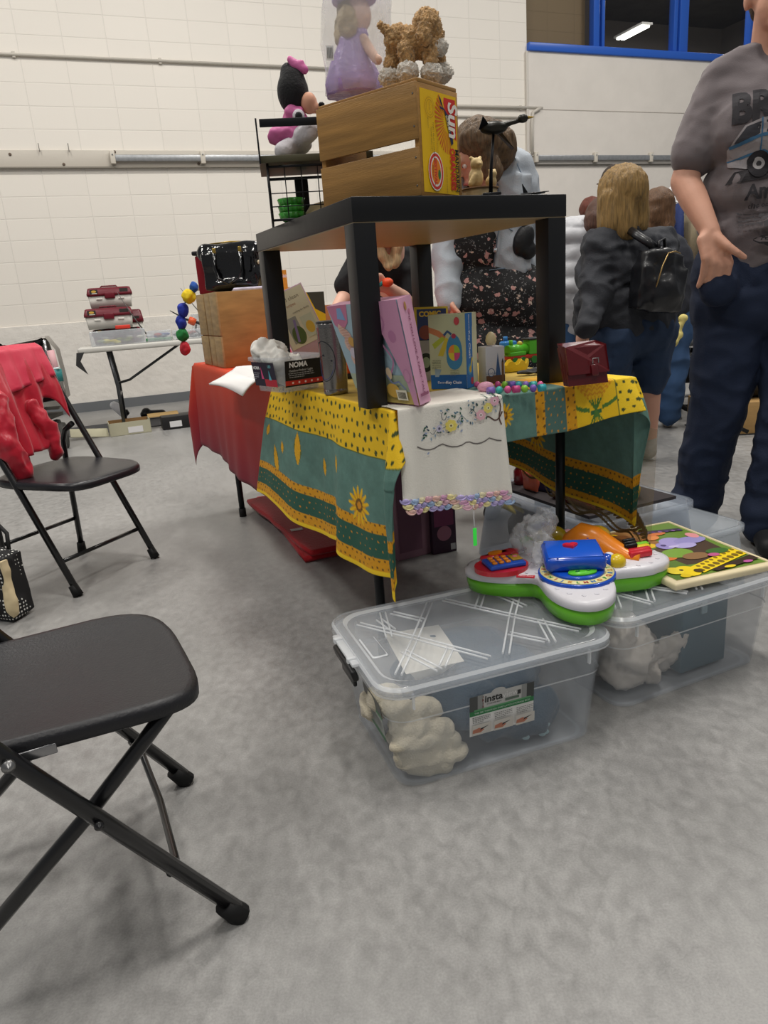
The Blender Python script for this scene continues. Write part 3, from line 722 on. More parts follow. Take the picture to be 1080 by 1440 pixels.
# lace cloth peeking out below the patterned cloth, right side
lace = thing('lace_cloth', 'brown cream lace cloth hanging below the green cloth at table end', 'cloth')
LM = pm('b9aa88', .8, alpha=.38); LB = pm('6d5a3a', .8)
def lc(t, z, h=0): 
    k = (ZT - z) / .42; return tp(CW + .05 + .02 * math.sin(t * 16) * k + h, t, z)
cover('netting', lambda x, y: lc(-.05 + x * .62, ZT - .13 - y * (.335 - .13 * x + .012 * math.sin(x * 30))), 50, 30, LM, None, lace, 0)
it = []; r = random.Random(9)
for k in range(9):
    cx = -.03 + k * .068; cz = .315 + k * .018
    it.append(('s', [(cx + i * .008, cz - .02 + i * .006 + .008 * math.sin(i * .7)) for i in range(10)], .0045, '6d5a3a'))
    for i in range(8):
        for sg_ in (-1, 1): it.append(('e', cx + i * .009 + .004 * sg_, cz - .018 + i * .0062 + sg_ * .014, .0125, .0042, '75623f', sg_ * .9 + .5))
for x in np.arange(0, 1, .012): it.append(('e', -.05 + x * .62, ZT - .01 - (.455 - .13 * x + .012 * math.sin(x * 30)), .006, .004, '6d5a3a'))
q = MB(); printed(q, lambda a, b_, h: lc(a, b_, -.002 - h), it, .00004, .8); printed(q, lambda a, b_, h: lc(a, b_, .002 + h), it, .00004, .8); q.build('lace_leaves', lace)
# ================================================================== GOODS ON THE TABLES
def hexa(mb, bot, top, m=None, mats=None):
    """box from 4 bottom + 4 top points (same winding)"""
    b = [mb.v(p) for p in bot]; t = [mb.v(p) for p in top]; k = mb.mi(m)
    mb.face(b[::-1], k); mb.face(t, k)
    for i in range(4): mb.face([b[i], b[(i + 1) % 4], t[(i + 1) % 4], t[i]], k if not mats or mats[i] is None else mb.mi(mats[i]))
    return mb
def quad_f(bl, br, tr, tl, flip=1):
    """unit square onto a quad with outward offset"""
    bl, br, tr, tl = map(V, (bl, br, tr, tl)); n = (br - bl).cross(tl - bl).normalized() * flip
    return lambda a, b, h: (bl * (1 - a) + br * a) * (1 - b) + (tl * (1 - a) + tr * a) * b + n * h
def ori(yaw=0, lean=0, roll=0): return Matrix.Rotation(yaw, 3, 'Z') @ Matrix.Rotation(lean, 3, 'X') @ Matrix.Rotation(roll, 3, 'Y')
def slab(name, label, cat, c, w, h, th, yaw, lean, roll, cover_col, items, group=None, page='e8e2d0', spine=None, ground=True):
    """upright book/box: local x width, z height, -y front"""
    R = ori(yaw, lean, roll); c = V(c); t = thing(name, label, cat, c, 0, group, rot=R.to_euler())
    ex = max(0, c.z - h / 2 - ZT - .0075) if ground else 0
    q = MB(); q.box((0, 0, -ex / 2), (w, th, h + ex), pm(cover_col, .4), bev=.001); q.build('cover' if cat in ('book', 'magazine') else 'box', t)
    if items:
        q = MB(); printed(q, plane_f((-w / 2, -th / 2 - .0004, -h / 2), (1, 0, 0), (0, 0, 1)), items, .0001, .35); q.build('print', t, fix=False)
    if spine:
        q = MB(); printed(q, plane_f((w / 2 + .0004, -th / 2, -h / 2), (0, 1, 0), (0, 0, 1)), spine, .0001, .35); q.build('spine_print', t, fix=False)
    return t
WOOD = pm('a77a3c', .55, nscale=3, namt=.25, bump=.2, bscale=50, stretch=(3, 3, 22), detail=5)
WOODH = pm('a1783f', .5, nscale=4, namt=.28, bump=.15, bscale=40, stretch=(1, 1, 14), detail=6)
WOODE = pm('8b6a36', .6, nscale=8, namt=.15)

# ---- orange crate standing on its end on the black side table
K0 = LK.p(.17, .012, ZL); kyaw = math.radians(50)      # label face runs along +x local, long sides along +y
cr = thing('wooden_crate', 'wooden mandarin orange crate with yellow printed label on the black table', 'crate', K0, kyaw)
CWd, CLn, CHt = .150, .280, .218
MB().box((CWd / 2, .006, CHt / 2), (CWd, .012, CHt), WOOD, bev=.001).build('label_end', cr)
MB().box((CWd / 2, CLn - .006, CHt / 2), (CWd, .012, CHt), WOOD, bev=.001).build('end_panel', cr)
for x in (-.003, CWd + .003):
    if x < 0: MB().box((x, CLn / 2, CHt * .755), (.006, CLn, CHt * .49), WOODH, bev=.001).build('slat', cr)
    MB().box((x, CLn / 2, CHt * .225), (.006, CLn, CHt * .43), WOODH, bev=.001).build('slat', cr)
MB().box((CWd / 2, CLn / 2, CHt + .004), (CWd * .96, CLn, .008), WOODH, bev=.001).build('slat', cr)
MB().box((CWd / 2, CLn / 2, .006), (CWd * .96, CLn - .026, .008), WOODH, bev=.001).build('slat', cr)
q = MB(); r = random.Random(3)
for x, y, z in ((-.0065, .007, CHt * .9), (-.0065, .007, CHt * .62), (-.0065, .007, CHt * .35), (-.0065, .007, CHt * .1)): q.lathe([(0, 0), (.0022, 0), (.0015, .0008)], (x, y, z), pm('8a8a88', .3, .9), 8, ax=(-1, 0, 0))
q.build('nails', cr)
lw, lh = .158, .236; it = [('r', 0, 0, lw, lh, 'f2c211')]
# the print runs vertically: build it in rotated coordinates X (down) , Y (across)
def rp(x, y): return (y, lh - x)          # x measured down the label, y across from the left
it += [('p', [rp(.008, .103), rp(.008, .154), rp(.105, .154), rp(.085, .120), rp(.02, .100)], 'd8342c')]
for k in range(22):
    a = math.radians(-8 + k * 8.5); cx, cy = .062, .118; r0, r1 = .022, .062 
    p = []
    for (rr, da) in ((r0, -.02), (r1, -.035), (r1, .035), (r0, .02)):
        p.append(rp(cx + rr * 1.25 * math.cos(a + da), cy - rr * .95 * math.sin(a + da)))
    if min(z[0] for z in p) > .004 and max(z[0] for z in p) < .156 and max(z[1] for z in p) < lh: it.append(('p', p, 'd8642a'))
it += [('p', [rp(.006, .077), rp(.012, .086), rp(.024, .085), rp(.035, .098), rp(.052, .106), rp(.07, .112), (rp(.092, .120)), rp(.118, .128), rp(.112, .137), rp(.098, .135), rp(.085, .128), rp(.055, .122), rp(.04, .108), rp(.032, .096), rp(.02, .084)], '2c3350'),
       ('p', [rp(.03, .08), rp(.036, .083), rp(.04, .108), rp(.034, .1)], '2c3350'), ('p', [rp(.04, .103), rp(.05, .125), rp(.056, .128), rp(.05, .106)], '2c3350')]
it += [('t', 'BRAND', *rp(.068, .115), .012, 'd8c9a0', -PI / 2 + .35, .02)]
it += [('t', 'Sun', *rp(.058, .136), .058, 'f6f0e4', -PI / 2, .03, 'CENTER', .1)]
it += [('t', 'MANDARIN', *rp(.177, .150), .023, '1d1d22', -PI / 2, .02, 'CENTER', 0, .86), ('t', 'ORANGES', *rp(.175, .130), .030, 'd8302a', -PI / 2, .04, 'CENTER', 0, .74)]
cxy = rp(.186, .052)
it += [('e', *cxy, .033, .046, 'f6f2e8'), ('e', *cxy, .031, .043, 'd93a30'), ('e', *cxy, .024, .036, 'f6f2e8'), ('e', *cxy, .021, .031, 'ef8a1e'), ('e', cxy[0] + .014, cxy[1] - .006, .006, .012, '3c7d3a'),
       ('t', 'FESTIVAL', cxy[0] - .003, cxy[1], .016, 'd93a30', -PI / 2, .04), ('t', 'PREMIUM', cxy[0] - .014, cxy[1], .007, '8a5a10', -PI / 2)]
c0 = rp(.04, .035)
for k in range(2):
    R1 = (.020, .015)[k]; pts = ell(c0[0], c0[1], R1, R1 * 1.15, 24); it.append(('s', pts + [pts[0]], .0012, 'b88a10'))
it += [('t', 'FAMILY', *c0, .008, 'b88a10', -PI / 2), ('t', 'CHINESE BY WEIGHT', *rp(.10, .062), .009, 'c09612', -PI / 2), ('t', 'FINEST FRUIT COMMERCIAL', *rp(.118, .046), .0072, '6b5210', -PI / 2), ('t', 'PACKED FRESH NET', *rp(.112, .036), .0062, '6b5210', -PI / 2), ('t', 'PRODUCT', *rp(.075, .024), .0055, '6b5210', -PI / 2), ('t', 'SEEDLESS AND CANDIED', *rp(.205, .098), .006, '8a6a10', -PI / 2)]
q = MB(); pf = plane_f((.008, -.0006, .010), (1, 0, 0), (0, 0, 1)); printed(q, lambda a, b_, h: pf(a * .85, b_ * .838, h), it, .00008, .45); q.build('paper_label', cr, fix=False)

# ---- curly toy dog on the crate
def W(px, py, Y): return at(px, py, Y)
FURT = pm('c89e68', .95, nscale=130, namt=.35, bump=1, bscale=420, sheen=.3); FURW = pm('e9e1d4', .95, nscale=120, namt=.12, bump=1, bscale=420, sheen=.4)
Yd = 1.80; dg = thing('plush_dog', 'curly tan toy dog with fluffy white feet standing on the crate', 'plush toy', W(580, 100, Yd))
o_ = dg.location.copy()
def D(px, py, dy=0): return at(px, py, Yd + dy) - o_
fd = lambda c: nz(110, .004, 2)(c) + nz(270, .0045, 4)(c) + nz(520, .0018, 5)(c)
blob('body', [('b', D(585, 60), (.045, .035, .030), Matrix.Rotation(.35, 3, 'Y')), ('b', D(560, 55, .01), (.032, .03, .028)), ('b', D(607, 62, -.0), (.028, .028, .028)), ('c', D(600, 58), D(601, 35), .028, .026),
              ('b', D(600, 35, -.01), (.031, .033, .031)), ('b', D(611, 48, -.005), (.02, .022, .022)), ('c', D(552, 50), D(536, 36), .011, .008), ('c', D(556, 65, .02), D(550, 92, .02), .017, .016), ('c', D(570, 70, -.02), D(574, 88, -.02), .018, .016), ('c', D(603, 68, -.015), D(606, 88, -.02), .018, .016), ('c', D(612, 68, .025), D(618, 88, .025), .016, .015)], FURT, .0022, 1, fd, dg)
blob('ear', [('c', D(598, 28, -.035), D(596, 52, -.04), .012, .016)], FURT, .0022, 1, fd, dg)
blob('muzzle', [('b', D(618, 66, -.005), (.019, .02, .018)), ('b', D(611, 70, -.01), (.014, .014, .012))], FURW, .0022, 1, fd, dg)
for a_, b_, dy in ((548, 106, .02), (573, 98, -.025), (607, 100, -.02), (622, 100, .025)): blob('paw', [('b', D(a_, b_ + 3, dy), (.024, .024, .021))], FURW, .0022, 1, fd, dg)

# ---- doll in a clear bag on the crate
Yb = 1.93; dl = thing('doll', 'fair haired doll in a purple dress wrapped in a clear bag', 'doll', W(500, 130, Yb)); o_ = dl.location.copy()
def D(px, py, dy=0): return at(px, py, Yb + dy) - o_
pur = pm('b096d0', .3, bump=1, bscale=50, nscale=22, namt=.12); 
def ringp(c, rx, ry, n=28, wav=0, f=9): return [V(c) + V((rx * (1 + wav * math.cos(f * 2 * PI * k / n)) * math.cos(2 * PI * k / n), ry * (1 + wav * math.cos(f * 2 * PI * k / n)) * math.sin(2 * PI * k / n), 0)) for k in range(n)]
MB().loft([ringp(D(497, 135), .062, .05, wav=.08), ringp(D(497, 118), .066, .052, wav=.09), ringp(D(494, 90), .05, .042, wav=.06), ringp(D(494, 60), .03, .028), ringp(D(493, 45), .028, .024)], pur).build('dress', dl)
MB().caps(D(510, 55, -.01), D(528, 82, -.04), .013, .010, pm('e9c4b0', .6)).ball(D(531, 84, -.04), .011, pm('e9c4b0', .6), 10).ball(D(505, 50), .022, pur, 12).build('arm', dl)
blob('head', [('b', D(502, 22), (.034, .034, .038)), ('b', D(513, 26, -.02), (.008, .008, .007)), ('c', D(500, 42), D(500, 30), .012, .012)], pm('efcdbc', .5), .004, 2, None, dl)
blob('hair', [('b', D(496, 18, .012), (.037, .037, .04)), ('b', D(487, 38, .02), (.027, .03, .04)), ('b', D(483, 52, .01), (.022, .026, .026)), ('b', D(489, 30, -.025), (.024, .02, .036))], pm('b8a47c', .6, nscale=50, namt=.25, bump=.8, bscale=120), .005, 1, nz(70, .004), dl)
MB().lathe([(.05, 0), (.052, .003), (.036, .008), (.03, .03), (.0, .034)], D(498, 3), pur, 24).build('hat', dl)
BAGM = pm('f4f4f6', .07, alpha=.30, spec=1, bump=1, bscale=30)
d1 = nz(34, .012, 4)
bag = MB(); rr = []
for k, (py, rx, ry) in enumerate(((132, .066, .055), (100, .078, .064), (60, .08, .066), (20, .082, .066), (-20, .078, .06), (-50, .05, .04), (-66, .02, .018), (-80, .03, .028))):
    rr.append([p + V((d1(p * 1.2), d1(p + V((1, 1, 1))), 0)) for p in ringp(D(499 + .0 * k, py), rx, ry, 26, .05, 5)])
bag.loft(rr, BAGM); bag.build('clear_bag', dl)
q = MB(); printed(q, plane_f(D(459, 85, -.055), (1, .3, 0), (.05, 0, 1)), [('r', 0, 0, .018, .03, 'eeeeee')] + [('r', .0025 + .0022 * k, .004, .0035 + .0022 * k, .026, '333333') for k in range(6)], .0002); q.build('barcode_sticker', dl, fix=False)

# ---- wire organiser with shelf at the far left of the side table
Yo = 2.04; wire = pm('17181b', .4, .4)
og = thing('desk_organizer', 'black wire organizer with a dark wooden shelf on the side table', 'organizer', W(410, 318, Yo)); z0 = ZL + .001; og.location.z = z0; og.location.x += .045; o_ = og.location.copy(); og.rotation_euler = (0, 0, .12)
hw, hd, hh = .092, .09, .125
q = MB()
for x in np.linspace(-hw, hw + .06, 7): q.tube([(x, -hd, .002), (x, -hd, hh)], .0013, wire, 6)
for z in np.linspace(.004, hh, 5): q.tube([(-hw, -hd, z), (hw + .06, -hd, z)], .0013, wire, 6)
q.build('front_grid', og)
q = MB()
for y in np.linspace(-hd, hd, 6): q.tube([(-hw, y, .002), (-hw, y, hh)], .0013, wire, 6)
for z in np.linspace(.004, hh, 5): q.tube([(-hw, -hd, z), (-hw, hd, z)], .0013, wire, 6)
q.build('side_grid', og)
q = MB()
for a, b_ in (((-hw, -hd), (hw + .06, -hd)), ((-hw, -hd), (-hw, hd)), ((-hw, hd), (hw + .06, hd))):
    q.tube([(*a, .003), (*b_, .003)], .003, wire, 8); q.tube([(*a, hh), (*b_, hh)], .003, wire, 8)
for a in ((-hw, -hd), (-hw, hd), (hw + .06, -hd), (hw + .06, hd)): q.tube([(*a, .0), (*a, hh + .008)], .0032, wire, 8)
q.build('frame', og)
MB().box((.03, 0, hh + .016), (.28, .2, .016), pm('4d4a34', .55, nscale=5, namt=.2, stretch=(1, 14, 1)), bev=.001).build('shelf', og)
q = MB(); q.box((-.108, -.005, hh + .07), (.004, .2, .02), wire, bev=.001); q.box((.03, -.1, hh + .095), (.26, .004, .018), wire, bev=.001, R=ori(0, 0, 0)); q.box((-.108, -.1, hh + .055), (.004, .012, .1), wire); q.box((-.108, .09, hh + .05), (.004, .012, .08), wire)
q.build('rail', og)
# dark haired doll on the shelf
Ym = 2.02; mm_ = thing('rag_doll', 'soft doll with black hair, pink bow and pink dress on the shelf', 'plush toy', W(415, 205, Ym)); o_ = mm_.location.copy()
def D(px, py, dy=0): return at(px, py, Ym + dy) - o_
blk = pm('111113', .85, bump=.5, bscale=200, sheen=.12); pnk = pm('d76fa8', .55, bump=.3, bscale=90); wht = pm('dcd8dc', .85, bump=.4, bscale=160)
blob('hair', [('b', D(412, 130), (.040, .038, .052)), ('b', D(405, 103, .0), (.020, .018, .024)), ('b', D(411, 112), (.032, .03, .03))], blk, .005, 3, None, mm_)
blob('face', [('b', D(434, 145, -.01), (.022, .026, .025)), ('b', D(443, 152, -.015), (.014, .014, .013))], pm('d8a082', .7), .004, 3, None, mm_)
MB().ball(D(452, 147, -.02), (.008, .008, .006), blk, 10).build('nose', mm_)
blob('bow', [('c', D(408, 84, -.01), D(416, 92, -.01), .009, .013), ('c', D(416, 92, -.01), D(428, 98, -.01), .012, .011), ('b', D(423, 88, -.012), (.01, .008, .007))], pnk, .004, 2, None, mm_)
blob('dress', [('b', D(415, 172), (.034, .032, .028)), ('b', D(398, 188, -.01), (.035, .036, .018)), ('c', D(418, 160, -.02), D(410, 158, -.02), .018, .018), ('c', D(386, 195, -.01), D(420, 190, -.02), .018, .02)], pnk, .0045, 1, nz(60, .005, 3), mm_)
blob('legs', [('c', D(425, 192, -.03), D(436, 184, -.05), .024, .024), ('c', D(408, 205, -.02), D(398, 212, -.04), .022, .022), ('b', D(420, 205, 0), (.035, .03, .02))], wht, .0045, 2, nz(60, .002, 3), mm_)
blob('glove', [('b', D(420, 163, -.035), (.016, .014, .016))], wht, .004, 2, None, mm_)
MB().ball(D(420, 163, -.045), (.0095, .008, .0095), blk, 10).build('hand', mm_)
MB().ball(D(394, 226, -.045), (.012, .012, .013), blk, 10).build('shoe', mm_)
# green bowls stacked
gb = pm('3f9a35', .25, coat=.4)
for k in range(3):
    q = MB(); n = 48
    def rg(r, z): return [V((r * (1 + .05 * math.cos(12 * 2 * PI * i / n)) * math.cos(2 * PI * i / n), r * (1 + .05 * math.cos(12 * 2 * PI * i / n)) * math.sin(2 * PI * i / n), z)) for i in range(n)]
    q.loft([rg(.012, 0), rg(.02, 0), rg(.030, .008), rg(.034, .022), rg(.031, .022), rg(.025, .010), rg(.004, .006)], gb)
    w = W(411, 300, 1.99)
    one('bowl', q, ('green glass scalloped bowl at the bottom of the small stack', 'green scalloped bowl in the middle of the small stack', 'green scalloped bowl on top of the small stack')[k], 'bowl', (w.x, w.y, ZL + .002 + k * .0165), 0, 'green scalloped bowls')
w = W(443, 290, 2.02); q = MB(); q.lathe([(.05, 0), (.052, .004), (.046, .022), (.032, .040), (.0, .048)], (0, 0, .002), pm('b9a67f', .6), 24); q.lathe([(.0525, .004), (.054, .006), (.0525, .012)], (0, 0, .002), pm('39404c', .6), 24)
one('trinket_box', q, 'round cream trinket box with domed lid inside the wire organizer', 'box', (w.x + .02, w.y, ZL))
w = W(424, 262, 2.10); one('bottle_box', MB().box((0, 0, .06), (.035, .012, .12), pm('15161a', .5), bev=.002), 'dark narrow upright box standing inside the wire organizer', 'box', (w.x, w.y, ZL + .001), .2)

# ---- bird figurine on a rod
w = W(690, 268, 1.80); gs = thing('bird_figurine', 'dark metal bird figurine flying on a black rod with square base', 'figurine', (w.x, w.y, ZL), 0)
gs.scale = (1.25, 1.25, 1.12); BB = pm('16161a', .35, .4)
MB().box((0, 0, .006), (.034, .034, .012), BB, bev=.002).tube([(0, 0, .01), (.002, 0, .06), (.008, 0, .125)], [.004, .003, .0022], BB, 8).build('stand', gs)
blob('body', [('b', (.008, 0, .133), (.026, .014, .013)), ('c', (.02, 0, .136), (.055, -.005, .142), .006, .004), ('b', (.06, -.006, .145), (.010, .008, .0085))], pm('232119', .35, .3, nscale=60, namt=.6), .0022, 2, None, gs)
q = MB(); q.loft([[V((.02, s, .13)), V((.0, s * 1.5, .14)), V((.03, s * 6, .118)), V((.052, s * 9, .10))] for s in (.004, .0065)], BB, sm=False); q.loft([[V((.0, -s, .138)), V((-.02, -s, .13)), V((-.015, -s * 5, .15))] for s in (.004, .0055)], BB, sm=False)
q.lathe([(.003, 0), (.0015, .008), (0, .012)], (.069, -.007, .146), pm('b8963c', .4), 8, ax=(1, 0, 0)); q.build('wings', gs)
# bears on a stump
w = W(674, 268, 1.92); bs = thing('bear_figurine', 'cream carved figurine of small bears on a bark stump', 'figurine', (w.x, w.y, ZL), .3)
bs.scale = (1.3, 1.3, 1.25); cb = pm('d9bd84', .6, bump=.4, bscale=150)
q = MB(); q.lathe([(.034, 0), (.036, .012), (.033, .028), (.035, .032)], (0, 0, 0), pm('c9b388', .7, nscale=40, namt=.3, bump=.6, bscale=90), 18); q.lathe([(.0355, .029), (.0365, .032), (.0, .034)], (0, 0, 0), pm('8a6a48', .7), 18); q.build('stump', bs)
blob('bears', [('b', (-.006, 0, .052), (.014, .013, .02)), ('b', (-.006, -.004, .076), (.012, .012, .0115)), ('b', (-.015, 0, .087), (.004, .004, .004)), ('b', (.003, 0, .087), (.004, .004, .004)), ('b', (-.006, -.015, .074), (.005, .005, .004)), ('b', (.02, -.01, .042), (.011, .011, .012)), ('b', (.022, -.014, .056), (.008, .008, .008)), ('b', (.017, -.012, .063), (.003, .003, .003)), ('b', (.027, -.012, .063), (.003, .003, .003)), ('c', (-.02, -.008, .04), (-.012, -.01, .055), .006, .006)], cb, .0022, 1, None, bs)
# flat black star shaped aeroplane
w = W(750, 270, 1.86); q = MB()
q.caps((-.035, 0, .006), (.035, 0, .012), .004, .002, BB, 8); q.loft([[V((-.01, 0, .008 + s)), V((.012, 0, .01 + s)), V((.004, .045, .014 + s)), V((-.006, .04, .012 + s))] for s in (0, .0018)], BB, sm=False)
q.loft([[V((-.01, 0, .008 + s)), V((.012, 0, .01 + s)), V((.004, -.05, .006 + s)), V((-.006, -.046, .006 + s))] for s in (0, .0018)], BB, sm=False); q.loft([[V((-.03 , s, .008)), V((-.016, s, .01)), V((-.034, s, .030))] for s in (-.001, .001)], BB, sm=False); q.caps((-.002, 0, 0), (0, 0, .01), .004, .003, BB, 8)
one('toy_aeroplane', q, 'small black toy aeroplane lying at the right end of the table', 'toy', (w.x, w.y, ZL + .004), .5)

# ---- left group: wooden box, handbag, purse, papers, tub, tumbler
zt2 = ZT + .006
bx = thing('wooden_box', 'upright plywood crate of planks under the black handbag', 'crate', TB.p(.03, 1.62, zt2 - .002), TB.yaw)
PLY = pm('a58a5e', .6, nscale=5, namt=.22, bump=.15, bscale=30, stretch=(2, 2, 10)); PLYO = pm('a47c46', .5, nscale=4, namt=.2, stretch=(2, 2, 9))
bw_, bl_, bh_ = .33, .38, .30
MB().box((bw_ / 2, .006, bh_ / 2), (bw_, .012, bh_), PLYO, bev=.001).build('front_panel', bx)
MB().box((bw_ / 2, bl_ - .006, bh_ / 2), (bw_, .012, bh_), PLYO, bev=.001).build('back_panel', bx)
MB().box((bw_ / 2, bl_ / 2, bh_ - .004), (bw_ - .004, bl_ - .026, .008), PLY).build('top_panel', bx)
for (y0, y1) in ((.0, .12), (.126, .215), (.235, bl_)):
    for (a, b_) in ((0, .125), (.129, bh_)): MB().box((-.003, (y0 + y1) / 2, (a + b_) / 2), (.008, y1 - y0, b_ - a), PLY, bev=.001).build('plank', bx)
hbp = bx.location + V((TB.a.x * .13 + TB.b.x * .20, TB.a.y * .13 + TB.b.y * .20, bh_ + .002))
PAT = pm('0b0b0d', .08, coat=.6, bump=.6, bscale=12)
hb = thing('handbag', 'shiny black patent leather handbag on top of the plywood crate', 'bag', hbp, -.12)
blob('body', [('x', (0, 0, .085), (.235, .10, .15), Matrix.Identity(3)), ('c', (-.11, 0, .16), (.11, 0, .16), .04, .04), ('b', (0, 0, .03), (.135, .07, .03)), ('b', (.1, 0, .07), (.045, .055, .07))], PAT, .006, 6, lambda c: nz(16, .007, 8)(c), hb)
for y in (-.058, .06):
    q = MB(); q.tube([(-.055, y, .155), (-.058, y - .012, .10), (-.045, y - .02, .055), (0, y - .022, .030), (.045, y - .02, .055), (.058, y - .012, .10), (.055, y, .155)], .0065, PAT, 10); q.build('handle', hb)
q = MB(); gd = pm('b89a4c', .3, .9)
for x in (-.055, .055): q.box((x, -.056, .165), (.014, .006, .022), gd, bev=.002)
q.tube([(-.09, 0, .198), (0, 0, .202), (.09, 0, .196), (.118, 0, .17)], .003, gd, 6); q.ball((.125, -.03, .11), .009, pm('d8c8a8', .3), 10); q.build('metal_fittings', hb)
MB().loft([[V((.07, -.056, .14)), V((.10, -.062, .13)), V((.095, -.066, .08)), V((.085, -.067, .075)), V((.07, -.064, .085))], [V((.07, -.06, .14)), V((.10, -.066, .13)), V((.095, -.07, .08)), V((.085, -.071, .075)), V((.07, -.068, .085))]], PAT, sm=False).build('leather_tag', hb)
rb = thing('red_handbag', 'narrow red bag with black trim tucked behind the black handbag', 'bag', hbp + V((-.085, .085, 0)), -.12)
blob('body', [('x', (0, 0, .08), (.17, .05, .16))], pm('8d1220', .3), .006, 3, None, rb); MB().box((-.0, 0, .17), (.19, .065, .018), pm('1a1a1a', .5), bev=.005).build('trim', rb)
q = MB().loft([[V((-.09, -.02, 0)), V((.12, -.03, 0)), V((.12, .03, 0)), V((-.09, .04, 0))], [V((-.08, -.02, .012)), V((.11, -.03, .012)), V((.12, .03, .008)), V((-.08, .04, .01))]], pm('c9c2d6', .3, nscale=30, namt=.2, bump=.6, bscale=40))
q2 = one('plastic_sleeve', q, 'crinkled clear sleeve with purple print lying beside the handbag', 'bag', bx.location + V((TB.a.x * .17 + TB.b.x * .055, TB.a.y * .17 + TB.b.y * .055, bh_ + .001)), .1)
# coloured bobbles hanging on a cord at the table end
bobs = thing('bobble_garland', 'garland of blue, yellow, green and red bobbles hanging at the table end', 'garland', at(262, 500, 3.52)); o_ = bobs.location.copy()
q = MB(); q.tube([at(x, y, 3.52) - o_ for x, y in ((276, 402), (268, 410), (262, 420), (258, 433), (256, 452), (257, 470), (260, 488))], .003, pm('2a4a9c', .7), 6).build('cord', bobs)
for x, y, c, rx, rz in ((273, 404, '2456a8', .016, .020), (265.5, 417, 'e6c81c', .026, .026), (257.5, 436, '2438a4', .021, .026), (255, 454, '1f339c', .020, .026), (256.5, 471, '1d7a3a', .023, .024), (260, 490, 'c02a3a', .020, .026)):
    blob('bobble', [('b', at(x, y, 3.52) - o_, (rx * 1.25, rx * 1.25, rz * 1.3))], pm(c, .8, bump=.5, bscale=80), .0045, 1, nz(50, .006, x), bobs)
# paper pad drooping over the table edge
pp = thing('paper_pad', 'white lined paper pad curling over the red cloth edge', 'paper')
def padf(x, y):
    v = .92 + x * .48; s = -.10 + y * .26
    z = zt2 + .003 + .012 * math.sin(y * PI) if s > 0 else zt2 + .003 - s * s * 4 + .01 * math.sin(y * 9 + x * 3)
    return TB.p(s, v - .03 * (1 - y), z)
cover('sheets', padf, 16, 16, pm('e3e2e0', .7), None, pp, .006)
q = MB(); f = lambda a, b_, h: padf(a, b_) + V((0, 0, .0035 + h)); printed(q, f, [('r', .1 + .08 * k, .1, .105 + .08 * k, .95, 'b9bcc8') for k in range(10)], .0001, .6); q.build('ruled_lines', pp, fix=False)

# clear tub with tissue and two printed labels
tb_ = thing('plastic_tub', 'small clear plastic tub stuffed with white tissue beside steel tumbler', 'tub', TB.p(-.088, .505, zt2), TB.yaw + .22)
CLR = pm('dfe4ea', .12, alpha=.30, spec=.8)
tw, tl, th_ = .15, .168, .095
def rrect(x0, x1, y0, y1, r, z, n=5):
    out = []
    for cx, cy, a0 in ((x1 - r, y0 + r, -PI / 2), (x1 - r, y1 - r, 0), (x0 + r, y1 - r, PI / 2), (x0 + r, y0 + r, PI)):
        for k in range(n + 1): a = a0 + PI / 2 * k / n; out.append(V((cx + r * math.cos(a), cy + r * math.sin(a), z)))
    return out
def open_box(q, x0, x1, y0, y1, z, h, tp_, r, m, lip=.008, th=.002):
    q.loft([rrect(x0 + tp_ + th, x1 - tp_ - th, y0 + tp_ + th, y1 - tp_ - th, r, z + th), rrect(x0 + th, x1 - th, y0 + th, y1 - th, r, z + h), rrect(x0 - lip, x1 + lip, y0 - lip, y1 + lip, r + lip, z + h), rrect(x0 - lip, x1 + lip, y0 - lip, y1 + lip, r + lip, z + h - lip * 1.3), rrect(x0, x1, y0, y1, r, z + h - lip * 1.3), rrect(x0 + tp_, x1 - tp_, y0 + tp_, y1 - tp_, r, z)], m)
q = MB(); open_box(q, 0, tw, 0, tl, 0, th_, .012, .022, CLR); q.build('tub_body', tb_)
q = MB(); printed(q, (lambda a, b_, h: V((.0055 - b_ * .12 - h, .148 - a, .016 + b_))), [('r', 0, 0, .125, .066, '1d2438'), ('r', .06, 0, .125, .02, 'c02c3c'), ('p', [(.045, .02), (.058, .02), (.05, .055)], 'e2568c'), ('p', [(.085, .018), (.1, .018), (.092, .045)], '5fb6c8'), ('t', 'NOMA', .025, .05, .012, 'ffffff', 0, .03), ('t', 'LED', .1, .055, .01, '7fd0d8', 0, .02)] + grid_text(.006, .04, .035, .005, 4, .002, 'b8bcc8'), .0002); q.build('blue_label', tb_, fix=False)
q = MB(); printed(q, (lambda a, b_, h: V((.018 + a, .0045 - b_ * .12 - h, .014 + b_))), [('r', 0, 0, .125, .07, '15161a'), ('r', 0, .004, .125, .017, 'c8342c'), ('t', 'NOMA', .042, .058, .019, 'f2f2f2', 0, .04), ('t', 'Outdoor/Indoor Light', .05, .043, .0085, 'd8d8d8')] + grid_text(.01, .09, .035, .005, 3, .002, 'a8a8a8') + [('e', .02 + .02 * k, .011, .003, .003, 'f0d8d0') for k in range(5)], .0002); q.build('black_label', tb_, fix=False)
TIS = pm('e9e6de', .8, bump=.4, bscale=40)
blob('tissue_paper', [('b', (.075, .084, .05), (.052, .062, .036)), ('b', (.045, .12, .10), (.036, .036, .024)), ('b', (.045, .10, .09), (.036, .05, .02)), ('c', (.035, .05, .08), (.03, .13, .11), .014, .022), ('b', (.10, .055, .055), (.026, .034, .03))], TIS, .0045, 0, lambda c: ridge(20, .014, 5)(c) + ridge(48, .006)(c), tb_)

